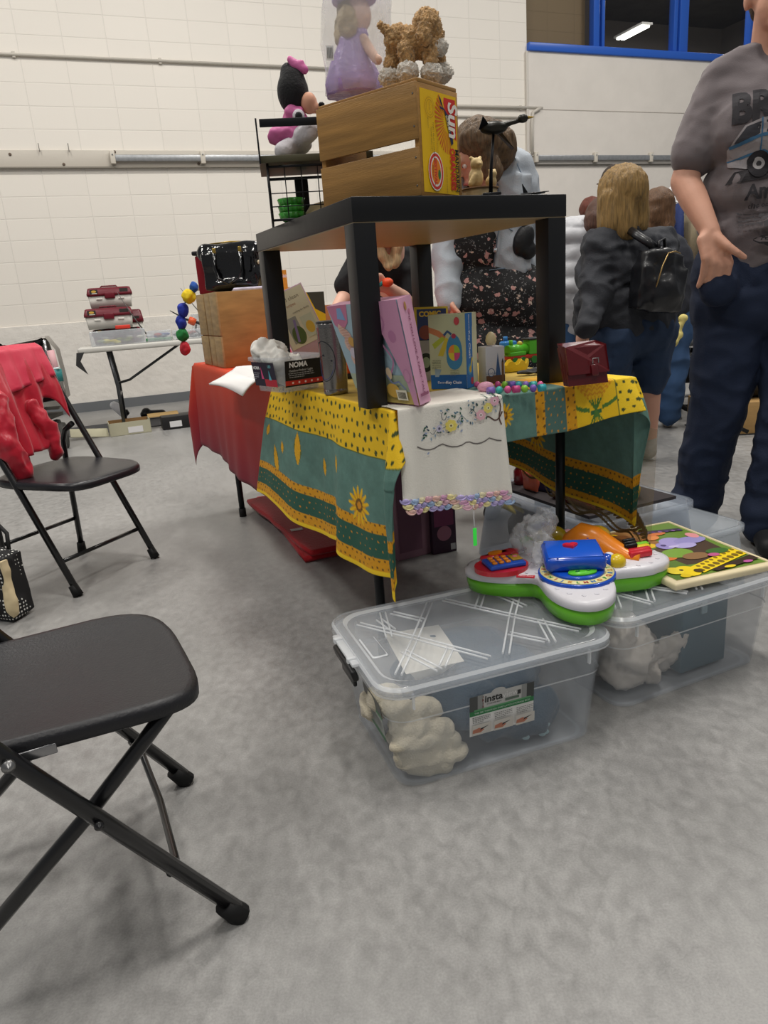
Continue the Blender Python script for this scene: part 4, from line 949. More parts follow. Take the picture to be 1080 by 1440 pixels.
# tumbler
STL = pm('8b8885', .22, 1, nscale=3, namt=.1, bump=.1, bscale=300)
tm = thing('tumbler', 'brushed steel travel tumbler with black lid at the table edge', 'cup', TB.p(.020, .375, zt2), .3)
MB().lathe([(0, 0), (.030, 0), (.0315, .004), (.0315, .012), (.031, .014), (.0315, .016), (.0335, .08), (.037, .165), (.038, .176), (.0365, .178), (.036, .172)], (0, 0, 0), STL, 40).build('body', tm)
MB().lathe([(.0365, .172), (.037, .182), (.034, .184), (.0, .184)], (0, 0, 0), pm('18191b', .4), 36).build('lid', tm)
f = lambda a, b_, h: V(((.0342 + b_ * .041 + h) * math.sin(a / .035), -(.0342 + b_ * .041 + h) * math.cos(a / .035), .085 + b_))
q = MB(); it = []; e = ell(0, 0, .033, .05, 40); it.append(('s', e + [e[0]], .0018, '20242c')); it.append(('p', ell(0, 0, .030, .046, 24, PI, 2 * PI), '22336e')); it += [('s', [(-.02, .01), (.0, .016), (.025, .0)], .004, '20242c'), ('t', 'YETI', -.0, -.075, .008, 'd8d8d8')]
q.M = Matrix.Rotation(-1.05, 4, 'Z'); printed(q, f, it, .0002, .4); q.build('oval_logo', tm, fix=False)

# ---- books and boxes in the middle
T_ = lambda u, v, z: TB.p(u, v, zt2 + z)
slab('picture_book', 'pale pink and beige hardback with cutlery cover leaning behind the tub', 'book', at(417, 447, 2.42), .125, .185, .016, .25, -.12, -.36, 'b99aa4', [('r', .004, .004, .121, .181, 'c9c0a4'), ('t', 'good clean', .06, .155, .018, '6a5c4c'), ('t', 'recipes', .06, .135, .013, 'a06a50'), ('r', .02, .018, .06, .10, '8c8a80'), ('e', .045, .04, .022, .03, '4e5c2c'), ('s', [(.035, .02), (.05, .09)], .008, '7c6c90'), ('r', .07, .02, .112, .09, 'b8b8a0'), ('e', .09, .05, .014, .02, 'c9a23c'), ('t', 'cooking for family', .085, .11, .008, '5a5044')])
slab('magazine', 'yellow and black illustrated magazine standing behind the pale hardback', 'magazine', at(434, 448, 2.60), .12, .175, .008, .25, -.05, .02, 'c9a81c', [('r', .03, .0, .12, .175, 'd8b620'), ('e', .045, .13, .02, .02, '2c2c28'), ('p', [(.06, .175), (.12, .175), (.12, .10), (.085, .12)], '44443a'), ('e', .07, .07, .025, .04, 'a23c20'), ('r', .075, .01, .112, .06, '2a2018'), ('t', 'ACTION', .09, .035, .014, 'e8c020', .2, .03), ('e', .06, .10, .014, .016, 'e0a47c')])
slab('card_box', 'small tan cardboard box standing behind the steel tumbler', 'box', at(470, 452, 2.75), .16, .12, .06, .3, 0, 0, 'b07850', [('r', 0, .058, .16, .062, '7c5030'), ('t', 'FRAGILE', .05, .03, .012, '6a4228')])
slab('pink_box', 'small bright pink and orange box behind the black table leg', 'box', at(397, 430, 2.8), .05, .25, .03, .3, 0, 0, 'e0609c', [('r', .03, 0, .05, .25, 'f0a040'), ('t', 'Barbie', .024, .228, .02, 'fbe4f0', .1, .02)])
# big fairy tale book
zb = ZT + .0125
BL, BR, BR2 = atz(506, 561, zb), atz(591, 570, zb), atz(606, 563, zb)
TL, TR, TR2 = at(459, 431, BL.y + .04), at(558, 421, BR.y + .035), at(577, 414, BR2.y + .035)
BL2 = BL + (BR2 - BR); TL2 = TL + (TR2 - TR)
fb = thing('fairy_tale_book', 'large pink spined fairy tale book leaning against black table leg', 'book')
hexa(MB(), [BL, BR, BR2, BL2], [TL, TR, TR2, TL2], pm('dca6c2', .4)).build('cover', fb)
q = MB(); f = quad_f(BL, BR, TR, TL)
printed(q, f, [('r', 0, 0, 1, 1, '9fb8c4'), ('r', 0, 0, 1, .28, 'a8b49c'), ('r', 0, 0, 1, .12, 'b9a45c'), ('p', [(0, 1), (.3, 1), (.24, .82), (.12, .72), (.03, .8)], 'c07896'), ('p', [(.14, .97), (.2, .97), (.22, .84), (.1, .86)], '7f9fc8')]
    + [('s', [(.10 + .03 * math.sin(y * 40) + .20 * (1 - y) * .8, y) for y in np.arange(.12, .80, .02)], .10, 'd9b4a4')] + [('s', [(.05 + .19 * (1 - y / 1.0), y), (.16 + .19 * (1 - y), y + .008)], .006, 'b88a7c') for y in np.arange(.15, .78, .028)]
    + [('e', .22, .62, .05, .05, 'c79a50'), ('e', .26, .42, .08, .09, '8fa4c8'), ('e', .2, .5, .06, .06, 'c9c0cc'), ('p', [(.66, 1), (1, 1), (1, 0), (.93, 0), (.90, .2), (.78, .5), (.70, .72), (.62, .86)], 'c890ae'), ('s', [(.72 + .05 * math.sin(i * .5), .9 - i * .03) for i in range(22)], .02, 'b87ca0'), ('e', .84, .66, .05, .06, 'b87ca0'), ('e', .92, .28, .05, .07, 'bc84a4'), ('e', .92, .28, .035, .055, 'c890ae'),
       ('e', .66, .30, .04, .06, 'd9c0a0'), ('s', [(.62, .28), (.68, .20), (.78, .22), (.86, .15)], .02, '7a86a8'), ('e', .66, .13, .1, .07, 'd0a850'), ('r', .70, .04, .86, .14, 'e2dcc8')] + [('r', .72 + .014 * k, .055, .727 + .014 * k, .12, '4a4438') for k in range(9)] + [('r', .30, .06, .42, .20, 'dcd4c0'), ('r', .30, .19, .42, .21, '5a5a54')] + grid_text(.42, .56, .84, .035, 9, .008, '6c7c88'), .0001, .35)
q.build('cover_print', fb, fix=False)
q = MB(); f = quad_f(BR, BR2, TR2, TR)
printed(q, f, [('r', 0, 0, 1, 1, 'e0acc6'), ('t', 'IF YOU LOVE A FAIRY TALE', .48, .45, .062, 'b06a8c', -PI / 2, .008)] , .0001)
q.build('spine_print', fb, fix=False)
# the text must keep its aspect: rebuilt with metric mapping
sp = fb.children[-1]; bpy.data.objects.remove(sp)
ux = (BR2 - BR); uy = (TR - BR); q = MB(); qf = quad_f(BR, BR2, TR2, TR); ws, hs = ux.length, uy.length; f = lambda a, b_, h: qf(a / ws, b_ / hs, h + .0022)
ws, hs = ux.length, uy.length
printed(q, f, [('t', 'IF YOU LOVE A FAIRY TALE', ws * .52, hs * .45, .0135, '8e4a6c', -PI / 2, .01), ('e', ws * .4, hs * .92, .005, .009, 'b98a50'), ('e', ws * .6, hs * .86, .004, .006, 'c47a9a'), ('r', ws * .15, .016, ws * .85, .022, '9a5a78')], .0001)
q.build('spine_print', fb, fix=False)
# key toy box
zk = ZT + .006
c_ = atz(607, 547, zk); kb = thing('toy_box', 'blue and green toy key chain box standing by white cloth', 'box', (c_.x, c_.y, zk), -.50)
kw, kd, kh = .096, .075, .180
MB().box((kw / 2, kd / 2, kh / 2), (kw, kd, kh), pm('c9cfa0', .35), bev=.0008).build('box', kb)
q = MB(); printed(q, plane_f((0, -.0005, 0), (1, 0, 0), (0, 0, 1)), [('r', 0, 0, kw, kh, 'b9c19a'), ('r', 0, 0, kw, .035, '1f5f9c'), ('p', [(.012, .03), (.022, .03), (.03, .048), (.012, .05)], '8fa8b0'), ('p', [(.0, .152), (.028, .142), (.045, .128), (.04, .118), (.02, .13), (0, .138)], 'c07c50'), ('p', [(.008, .11), (.035, .128), (.045, .122), (.014, .098)], 'a8b83c'), ('p', [(.022, .082), (.045, .126), (.054, .12), (.036, .08)], 'c8b83c'), ('s', [(.04, .13), (.05, .14), (.06, .132)], .006, '3c5c80')]
    + [('e', .066, .09, .021, .042, '3f86ac'), ('e', .066, .075, .021, .028, '3f86ac'), ('e', .066, .128, .006, .006, 'a83c50')] + [('p', [(.066, .088)] + ell(.066, .088, .0155, .0195, 6, k * PI / 2, (k + 1) * PI / 2), c) for k, c in enumerate(('9cc03c', 'e08c3c', 'd8c83c', 'c84c7c'))] + [('e', .075, .163, .007, .0095, 'c04a50'), ('t', 'Electronic', .035, .016, .008, 'e0e8f0'), ('t', 'Key Chain', .062, .016, .010, 'e0e8f0', 0, .02)] + grid_text(.006, .03, .07, .004, 6, .0015, '6c7860') + grid_text(.056, .08, .045, .004, 4, .0015, '6c7860', seed=5), .00008); q.build('front_print', kb, fix=False)
q = MB(); printed(q, plane_f((kw + .0005, 0, 0), (0, 1, 0), (0, 0, 1)), [('r', 0, 0, kd * .62, kh, '2f74bc'), ('r', kd * .62, 0, kd, kh, 'dfe0c0'), ('p', [(kd * .62, 0), (kd, 0), (kd, kh), (kd * .78, kh), (kd * .58, kh * .8), (kd * .55, kh * .3)], 'dfe0c0'), ('t', 'Key Chain', .024, .105, .016, 'e8f0f8', -PI / 2, .02), ('t', 'Electronic', .024, .158, .009, 'e8f0f8', -PI / 2, .02), ('e', .022, .045, .014, .014, '4fa0c8'), ('e', .024, .045, .008, .008, 'e0b03c'), ('p', [(.024, .05), (.036, .075), (.042, .07), (.03, .048)], 'e8c83c'), ('e', .034, .016, .009, .009, 'c84450')], .00008); q.build('side_print', kb, fix=False)
# two comics behind
slab('comic', 'comic magazine with yellow border standing behind the toy box', 'magazine', at(607, 462, 2.12), .10, .12, .006, .25, -.05, .03, 'd8c040', [('r', .006, .006, .094, .114, '2f3f74'), ('e', .06, .08, .018, .02, 'd8902c'), ('t', 'COMIC', .045, .10, .02, 'e8c840', 0, .04), ('e', .03, .05, .02, .02, '8c4a3c'), ('r', .01, .01, .09, .03, '20242c')])
slab('record_sleeve', 'pale booklet with dark round emblem tucked behind the toy box', 'book', at(606, 512, 2.05), .10, .13, .006, .25, -.04, .04, 'b9bcc4', [('e', .035, .07, .022, .026, '26302c'), ('e', .035, .07, .012, .015, '9ab0a0'), ('r', .0, .10, .1, .13, 'a8acb8'), ('r', .06, .01, .09, .06, '5a86a0')])
# souvenir box
c_ = atz(678, 540, zk); sb = slab('souvenir_box', 'white box printed with a city skyline and clock tower', 'box', (c_.x + .03, c_.y + .03, zk + .046), .052, .09, .05, .25, 0, 0, 'd4d2d6', [('r', 0, 0, .052, .018, '6a4a38'), ('p', [(.026, .018), (.033, .075), (.04, .018)], '44608c'), ('r', .043, .0, .049, .05, '7a5a3c'), ('p', [(.043, .05), (.046, .06), (.049, .05)], '4a3828'), ('e', .014, .026, .010, .011, '5a6a8c'), ('e', .014, .026, .008, .009, 'd4d2d6'), ('t', 'London', .014, .024, .010, '5a6a8c')])
one('wooden_egg', MB().lathe([(0, 0), (.010, .001), (.0145, .012), (.012, .024), (.006, .032), (0, .034)], (0, 0, 0), pm('e0cfa4', .45), 20), 'cream wooden egg sitting on top of the skyline box', 'ornament', (c_.x + .03, c_.y + .028, zk + .0935))
# toy engine
c_ = at(736, 528, 2.3); tr = thing('toy_train', 'green toy steam engine with red underframe on the table', 'toy', (c_.x, c_.y, zk), .42)
gr = pm('58b52c', .3); 
q = MB(); q.box((0, 0, .022), (.12, .034, .012), pm('b8341f', .4), bev=.002); q.build('chassis', tr)
q = MB(); q.tube([(-.06, 0, .045), (.012, 0, .045)], .0165, gr, 16); q.box((.036, 0, .05), (.048, .036, .044), gr, bev=.002); q.box((-.03, 0, .034), (.06, .036, .012), gr, bev=.002); q.tube([(-.045, 0, .058), (-.045, 0, .076)], .006, gr, 10); q.ball((-.012, 0, .062), .009, pm('c8b840', .3), 10); q.build('body', tr)
MB().box((.036, 0, .0745), (.056, .042, .006), pm('2a2e30', .4), bev=.002).build('roof', tr)
q = MB()
for x in (-.042, -.012, .03): 
    for s in (-1, 1): q.tube([(x, s * .015, .012), (x, s * .02, .012)], .0115, pm('2c7a2c', .4), 14)
q.build('wheels', tr)
c_ = at(715, 512, 2.42); q = MB(); q.box((0, 0, .04), (.05, .035, .05), pm('2f7cc0', .35), bev=.006); q.tube([(-.01, 0, .065), (-.01, 0, .08)], .007, pm('2f7cc0', .35), 10); q.box((0, 0, .012), (.06, .03, .012), pm('333333', .4), bev=.002)
one('toy_wagon', q, 'blue toy rail wagon just behind the green engine', 'toy', (c_.x, c_.y, zk), .42)
# banana-yellow toy crown and pebbles
c_ = at(718, 528, 2.12); q = MB(); n = 40
def cr_(r, z, k_=0): return [V((r * 1.7 * math.cos(2 * PI * i / n), r * math.sin(2 * PI * i / n), z + (k_ if i % 4 < 2 else 0))) for i in range(n)]
q.loft([cr_(.030, 0), cr_(.033, .012), cr_(.034, .020, .010), cr_(.031, .020, .010), cr_(.028, .012), cr_(.026, .002)], pm('ecd03c', .4), sm=False)
one('toy_tiara', q, 'yellow plastic toy tiara lying beside the green engine', 'toy', (c_.x, c_.y, zk), .3)
c_ = at(742, 536, 1.98); 
blob('dark_scarf', [('b', (0, 0, .006), (.032, .016, .006)), ('b', (.02, .01, .008), (.026, .014, .007))], pm('3a3c3e', .8, bump=.6, bscale=60), .004, 1, nz(50, .008, 3), None, (c_.x, c_.y, zk + .002))
tag(bpy.data.objects['dark_scarf'], 'small crumpled dark grey scarf lying beside the coloured beads', 'scarf')
# bead necklace
bd = thing('bead_necklace', 'chunky necklace of pink, purple, green and teal wooden beads', 'necklace', (0, 0, zk)); r = random.Random(5)
cols = ['8a6cc0', '3fb0a8', 'd85c94', 'c84c88', '8cc83c', '7c5cb4', '38a8b0']
rows = [((668, 545), (684, 546)), ((690, 549), (762, 545)), ((700, 541), (760, 541))]
q = MB(); k = 0
p_ = atz(683, 545, zk + .012); q.ball((p_.x, p_.y, .0135), (.020, .012, .0125), pm('e8a8c0', .35), 16); q.build('large_bead', bd)
for (a, b_) in rows[1:]:
    A, B = atz(*a, zk + .01), atz(*b_, zk + .01); n = 7
    for i in range(n):
        p = A.lerp(B, i / (n - 1)); w_ = (B - A).length / n * .56
        q = MB(); c = pm(cols[(k * 3 + i) % 7], .35)
        if (i + k) % 3 == 0: q.tube([(p.x - w_ * .8, p.y - w_ * .2, .0095), (p.x + w_ * .8, p.y + w_ * .2, .0095)], .0085, c, 12)
        else: q.ball((p.x, p.y, .0095), (w_ * .9, .009, .009), c, 12)
        q.build('bead', bd)
    k += 1
q = MB(); q.ball((atz(671, 546, zk).x, atz(671, 546, zk).y, .009), .008, pm('d85c94', .35), 10); q.build('bead', bd)
# burgundy wallet
c_ = atz(800, 545, zk); wl = thing('wallet', 'burgundy leather clutch wallet with tab clasp on the sunflower cloth', 'wallet', (c_.x, c_.y, zk), .28)
lea = pm('5c0f16', .3, coat=.3, bump=.25, bscale=60)
q = MB()
for k in range(3): q.loft([[V((0, .008 * k, .002)), V((.105, .008 * k, .002)), V((.105 - .008, .012 + .012 * k, .088)), V((-.004, .012 + .012 * k, .088))], [V((0, .008 * k + .007, .002)), V((.105, .008 * k + .007, .002)), V((.105 - .008, .022 + .012 * k, .088)), V((-.004, .022 + .012 * k, .088))]], lea, sm=False)
q.build('compartments', wl)
MB().loft([[V((-.003, -.003, .03)), V((.104, -.003, .03)), V((.100, .010, .088)), V((.098, .045, .094)), V((-.004, .045, .094)), V((-.005, .010, .088))], [V((-.003, -.006, .028)), V((.104, -.006, .028)), V((.101, .006, .091)), V((.098, .046, .098)), V((-.004, .046, .098)), V((-.006, .006, .091))]], lea, sm=False).build('flap', wl)
q = MB(); q.box((.063, -.008, .035), (.017, .004, .026), lea, bev=.003, R=ori(0, -.25, 0)); q.build('tab', wl)
q = MB(); q.tube([(.056, -.010, .050), (.056, -.010, .062), (.072, -.008, .062), (.072, -.009, .050)], .0014, pm('9a9a98', .3, .9), 6); q.build('buckle', wl)
# orange toy behind the tumbler
c_ = at(487, 540, 2.25); q = MB(); q.ball((0, 0, .03), (.03, .02, .028), pm('e0582c', .4), 14); q.box((0, 0, .008), (.07, .04, .014), pm('22242a', .5), bev=.003)
one('orange_toy', q, 'small orange and black toy partly hidden behind the blue book', 'toy', (c_.x, c_.y, zt2), .2)
# ================================================================== GOODS ON THE FLOOR
PLA = pm('dbe2ea', .12, alpha=.20, spec=.7); PLL = pm('e2e8ef', .12, alpha=.17, spec=.9); PLR = pm('f4f7fa', .2, alpha=.5, spec=.8)
def storage_bin(label, loc, yaw, L=.458, Wd=.328, H=.236, logo=False):
    t = thing('storage_bin', label, 'storage bin', loc, yaw); k = .022
    q = MB(); z = .003; th = .0022
    q.loft([rrect(th, L - th, th, Wd - th, .045, z + th), rrect(-k + th, L + k - th, -k * .7 + th, Wd + k - th, .045, H), rrect(-k - .012, L + k + .012, -k * .7 - .012, Wd + k + .012, .055, H), rrect(-k - .012, L + k + .012, -k * .7 - .012, Wd + k + .012, .055, H - .010), rrect(-k, L + k, -k * .7, Wd + k, .045, H - .010), rrect(0, L, 0, Wd, .045, z)], PLA)
    q.build('body', t)
    q = MB()
    for x in (.03, L - .03):
        for y, s in ((-k * .7 - .002, -1), (Wd + k + .002, 1)): q.box((x, y, H - .028), (.004, .007, .032), PLR)
    for z_ in (H - .075,): q.loft([rrect(-k * .8, L + k * .8, -k * .55, Wd + k * .8, .045, z_), rrect(-k * .8 - .001, L + k * .8 + .001, -k * .55 - .001, Wd + k * .8 + .001, .045, z_ + .004)], PLR, cap=False)
    q.loft([rrect(.012, L - .012, .012, Wd - .012, .04, .0005), rrect(.02, L - .02, .02, Wd - .02, .035, .0005)], PLR, cap=False)
    q.build('moulded_ribs', t)
    lid = MB(); z = H + .001; e = .014
    R = lambda d, zz, r=.055: rrect(-k - d, L + k + d, -k * .7 - d, Wd + k + d, r, zz)
    lid.loft([R(e + .001, z - .012), R(e + .002, z + .004), R(e - .003, z + .010), R(-.006, z + .012), R(-.014, z + .007), R(-.020, z + .006)], PLL); ld = lid.build('lid', t)
    q = MB(); q.loft([R(e + .0015, z + .0035), R(e - .003, z + .0105)], PLR, cap=False); q.loft([R(-.006, z + .0125), R(-.014, z + .0075)], PLR, cap=False); q.loft([R(e + .0022, z - .012), R(e + .0022, z - .008)], PLR, cap=False)
    q.build('lid_rim', ld, fix=False)
    # raised pattern: crossing channels
    q = MB(); zz = z + .0075
    def rib(a, b_, w=.005):
        for s_ in (-1, 1):
            A, B_ = V(a), V(b_); d = (B_ - A).normalized(); n = V((-d.y, d.x)) * .0065 * s_
            q.tube([V((A.x + n.x, A.y + n.y, zz)), V((B_.x + n.x, B_.y + n.y, zz))], w * .5, PLR, 6)
    x0, x1, y0, y1, ym = .0, L, .012, Wd - .008, Wd / 2
    xa, xb, xc = L * .24, L * .5, L * .76
    for (a, b_) in (((x0 + .02, y0 + .02), (xa, ym)), ((xa, ym), (xa + .10, y1)), ((x0 + .02, y1 - .03), (xa, ym)), ((xa, ym), (xa + .10, y0)),
                    ((x1 - .02, y0 + .02), (xc, ym)), ((xc, ym), (xc - .10, y1)), ((x1 - .02, y1 - .03), (xc, ym)), ((xc, ym), (xc - .10, y0)),
                    ((x0 + .07, y1 - .03), (xa - .03, ym + .06)), ((xa - .02, y1), (xa - .05, ym + .03)), ((xa - .01, y0), (xa - .045, ym - .045)), ((xc + .02, y1), (xc + .05, ym + .03)), ((xc + .01, y0), (xc + .045, ym - .045)),
                    ((xa + .05, ym + .075), (xa + .0, y1 - .01)), ((xa + .05, ym - .075), (xa + .0, y0 + .01)), ((xc - .05, ym - .075), (xc, y0 + .01)), ((xc - .05, ym + .075), (xc, y1 - .01))): rib(a, b_)
    for cx in (.06,): q.loft([rrect(x0 - .005, x0 + .03, ym - .05, ym + .05, .006, zz + .001), rrect(x0 - .002, x0 + .027, ym - .047, ym + .047, .005, zz + .003)], PLR, cap=False)
    q.build('lid_pattern', ld)
    for s_, x in ((-1, -k - .012), (1, L + k + .012)):
        q = MB(); q.box((x + s_ * .012, Wd * .56, H - .022), (.014, .14, .026), pm('17181a', .4), bev=.005, R=Matrix.Rotation(s_ * .25, 3, 'Y')); q.box((x + s_ * .006, Wd * .56, H - .045), (.008, .09, .03), pm('17181a', .4), bev=.003); q.build('latch', t)
        q = MB(); q.box((x + s_ * .010, Wd * .56, H + .006), (.016, .15, .008), PLR, bev=.002)
        for dy in (-.05, .05): q.box((x + s_ * .012, Wd * .56 + dy, H + .008), (.02, .012, .012), PLR, bev=.002)
        q.build('hinge', t)
    if logo:
        f = lambda a, b_, h: V((.150 + a, -.0165 * (b_ + .092) / .225 * 1.0 - .0012 - h, .088 + b_))
        it = [('r', 0, 0, .147, .092, 'e6e5e2'), ('r', 0, .058, .147, .094, 'b9b9b6'), ('r', 0, .058, .018, .094, '4b4d4c'), ('r', .018, .058, .03, .094, '8c8e8c'), ('r', .118, .058, .13, .094, '8c8e8c'), ('r', .13, .058, .147, .094, '3f4241'), ('e', .065, .094, .016, .008, 'b9b9b6'),
              ('r', 0, .048, .147, .059, '2c7a46'), ('r', .01, .0585, .14, .062, '5f9c6c'), ('t', 'insta', .054, .081, .022, '1f2322', 0, .025), ('t', 'view', .092, .081, .020, 'd8d8d6', 0, 0), ('r', .108, .074, .116, .084, '2a2c2c'), ('t', 'STORAGE BOX', .055, .069, .005, '3a3c3c'), ('r', .080, .066, .112, .072, '5c6c60'),
              ('t', 'THE SEE THROUGH SNAP LATCH STORAGE BOX', .074, .0535, .0058, 'cfe4d2'), ('t', 'I\nR\nI\nS', .030, .077, .0075, '7a3a38', 0, .03)]
        for c in range(3):
            x = .004 + .049 * c; it += grid_text(x + .002, x + .042, .043, .0036, 4, .0016, '6b6b68', seed=c); it += [('r', x, .003, x + .044, .027, 'c9c5bd'), ('p', [(x + .001, .008), (x + .02, .007), (x + .028, .013), (x + .016, .019), (x + .002, .016)], 'b4745c'), ('p', [(x + .018, .012), (x + .036, .019), (x + .037, .020), (x + .02, .017)], '26282c')]
        q = MB(); printed(q, f, it, .00006, .4); q.build('label_sticker', t, fix=False)
        f = lambda a, b_, h: V((-.0155 - .022 * (b_ - .04) / .225 - h, .155 - a, .09 + b_))
        q = MB(); printed(q, f, [('r', 0, 0, .11, .09, '9aa09c'), ('r', 0, .06, .11, .09, '4c504e'), ('r', 0, .052, .11, .06, '2c7a46'), ('r', 0, 0, .11, .012, '2c6a40'), ('t', 'insta', .05, .074, .018, 'd8d8d4')] + grid_text(.005, .1, .04, .006, 5, .0025, '5a5c5a'), .00006, .4); q.build('side_sticker', t, fix=False)
    return t
yA = .323; BA = Frame(-.004, 1.236, yA); tA = storage_bin('clear lidded storage bin nearest the camera holding cream and blue towels', (BA.o.x, BA.o.y, 0), yA, logo=True)
yB = .41; BB_ = Frame(.510, 1.462, yB); tB = storage_bin('clear lidded storage bin holding a crumpled white bag, under the wooden puzzle', (BB_.o.x, BB_.o.y, 0), yB)
TEAL = pm('1d3f56', .9, bump=.6, bscale=260, sheen=.2); CREAM = pm('d9cfb8', .95, bump=.8, bscale=260, sheen=.2)
def inbin(F, x, y, z): return F.p(x, y, z)
def bl(F, c, r): return ('b', F.p(*c), r, Matrix.Rotation(F.yaw, 3, 'Z'))
dd = lambda sd, a=.010: (lambda c: ridge(9, a, sd)(c) + nz(34, a * .35, sd)(c))
o = blob('blue_towel', [bl(BA, (.26, .20, .06), (.16, .11, .055)), bl(BA, (.19, .10, .10), (.085, .07, .062)), bl(BA, (.33, .08, .05), (.09, .055, .048)), bl(BA, (.26, .08, .07), (.09, .05, .06)), bl(BA, (.22, .22, .14), (.16, .07, .06)), bl(BA, (.30, .14, .13), (.10, .08, .05))], TEAL, .007, 1, dd(3))
tag(o, 'folded teal blue towel inside the nearest clear bin', 'towel')
o = blob('cream_towel', [bl(BA, (.06, .10, .06), (.045, .07, .05))] + [('c', BA.p(x0_, y0_, z0_), BA.p(x1_, y1_, z1_), ra, rb_) for x0_, y0_, z0_, x1_, y1_, z1_, ra, rb_ in ((.005, .05, .155, .10, .07, .125, .020, .016), (.005, .04, .125, .12, .05, .085, .022, .015), (.01, .035, .095, .135, .035, .055, .020, .014), (.015, .03, .065, .14, .032, .030, .020, .016), (.03, .032, .035, .11, .03, .018, .020, .015), (.0, .10, .16, .06, .15, .13, .024, .022), (.0, .15, .12, .03, .20, .08, .03, .03))], CREAM, .005, 1, lambda c: ridge(11, .009, 6, (1, 1, 2))(c) + ridge(30, .0035, 2)(c) + nz(120, .0012)(c))
tag(o, 'cream terry towel crumpled in the corner of the nearest clear bin', 'towel')
q = MB(); q.loft([[V((.06, .10, .2)), V((.19, .09, .203)), V((.21, .27, .207)), V((.08, .29, .204))], [V((.06, .10, .201)), V((.19, .09, .204)), V((.21, .27, .208)), V((.08, .29, .205))]], pm('dcd8ce', .7), sm=False)
q.loft([[V((.07, .11, .199)), V((.18, .10, .199)), V((.16, .15, .150)), V((.1, .15, .150))], [V((.07, .11, .2)), V((.18, .10, .2)), V((.16, .15, .151)), V((.1, .15, .151))]], pm('dcd8ce', .7), sm=False)
one('paper_sheet', q, 'plain off-white card lying under the lid of the nearest bin', 'paper', (BA.o.x, BA.o.y, 0), yA)
q = MB(); f = plane_f((.29, .036, .03), (1, .25, .5), (-.3, .1, 1)); r = random.Random(1)
for k in range(14): a, b_ = r.uniform(-.03, .03), r.uniform(-.02, .03); q.ball(BA.p(.325 + a, .024 + abs(a) * .2, .040 + b_), (.009, .003, .007), pm('a9c8cc', .6), 8)
o = q.build('bead_trim'); tag(o, 'small cluster of pale sequins on blue towel in the nearest bin', 'trim', kind='stuff')
WBAG = pm('cfc6bc', .35, bump=.5, bscale=50)
o = blob('plastic_bag', [bl(BB_, (.08, .09, .10), (.065, .07, .085)), bl(BB_, (.14, .10, .06), (.09, .06, .045)), bl(BB_, (.05, .14, .16), (.045, .06, .035)), ('c', BB_.p(.15, .06, .05), BB_.p(.27, .05, .11), .03, .012)], WBAG, .006, 0, lambda c: ridge(16, .016, 4)(c) + ridge(45, .006, 8)(c))
tag(o, 'crumpled white plastic bag inside the bin beneath the puzzle', 'bag')
q = MB(); q.box((.30, .12, .11), (.15, .17, .20), pm('1f4f60', .45), bev=.003); q.box((.29, .032, .175), (.018, .004, .03), pm('7f9aa4', .4))
one('teal_box', q, 'teal cardboard box standing inside the bin beneath the puzzle', 'box', (BB_.o.x, BB_.o.y, .004), yB)

# ---- activity toy table top lying across the two bins
TY = Frame(.437, 1.655, .12); zt_ = .2505; 
ty = thing('activity_toy', 'white and green baby activity toy with blue book lying across the two bins', 'toy', (TY.o.x, TY.o.y, zt_), TY.yaw)
def clover(s, z, n=96, r0=.186, am=.062, ph=0):
    out = []
    for k in range(n):
        a = 2 * PI * k / n; r = r0 + am * math.cos(4 * (a + .17)); r = r * s if s > .5 else r * s
        if abs(math.sin(a)) > .5: r *= 1.03
        out.append(V((r * math.cos(a), r * math.sin(a), z)))
    return out
GRNP = pm('6cbf2a', .3, coat=.2); WHP = pm('e6e4ea', .3, bump=.12, bscale=70); BLP = pm('1450c4', .22, coat=.3); ORP = pm('f08a1c', .28, coat=.2); REP = pm('d42a38', .28, coat=.2); YEP = pm('e8c51e', .3, coat=.2)
q = MB(); q.loft([clover(.93, 0), clover(.965, .002), clover(.985, .02), clover(.98, .036)], GRNP); q.build('green_base', ty)
q = MB(); q.loft([clover(.985, .036), clover(1.0, .037), clover(1.0, .050), clover(.985, .056), clover(.95, .059), clover(.6, .061), clover(.2, .062)], WHP); q.build('white_deck', ty)
zd = .060
q = MB(); r = random.Random(8)
for k in range(46):
    a = 2 * PI * k / 46; rr = (.186 + .062 * math.cos(4 * (a + .17))) * .885
    x, y = rr * math.cos(a), rr * math.sin(a); pts = ell(x, y, .006, .005, 5 + k % 3, rot=r.random() * 3); q.prism(pts, zd - .001, zd + .001, WHP)
q.build('embossed_shapes', ty)
# central disc with alphabet ring
dx, dy = -.012, -.095
def disc(q, r, z0, z1, m, sx=1): q.lathe([(0, z0), (r, z0), (r, z1 - .002), (r - .003, z1), (0, z1)], (dx, dy, 0), m, 48, sc=(sx, 1))
q = MB(); disc(q, .088, zd - .003, zd + .008, BLP); q.build('blue_disc', ty)
q = MB(); q.lathe([(.066, zd + .0085), (.084, zd + .0085), (.084, zd + .0095), (.066, zd + .0095)], (dx, dy, 0), pm('e9dfa0', .35), 48)
for k, chh in enumerate('ABCDEFGHIJKLMNOPQRSTUVWXYZ'):
    a = -PI / 2 + (k - 12.5) * 2 * PI / 27; cx, cy = dx + .075 * math.cos(a), dy + .075 * math.sin(a); vs, fs = text_tris(chh, .0145, .04); m_ = q.mi(pm(('c83c34', '2c7ac0', 'd88a20', '3c9a40')[k % 4], .4)); c, s = math.cos(a + PI / 2), math.sin(a + PI / 2)
    P_ = [q.v((cx + x * c - y * s, cy + x * s + y * c, zd + .0102)) for x, y in vs]
    for f_ in fs: q.face([P_[i] for i in f_], m_)
q.build('alphabet_ring', ty, fix=False)
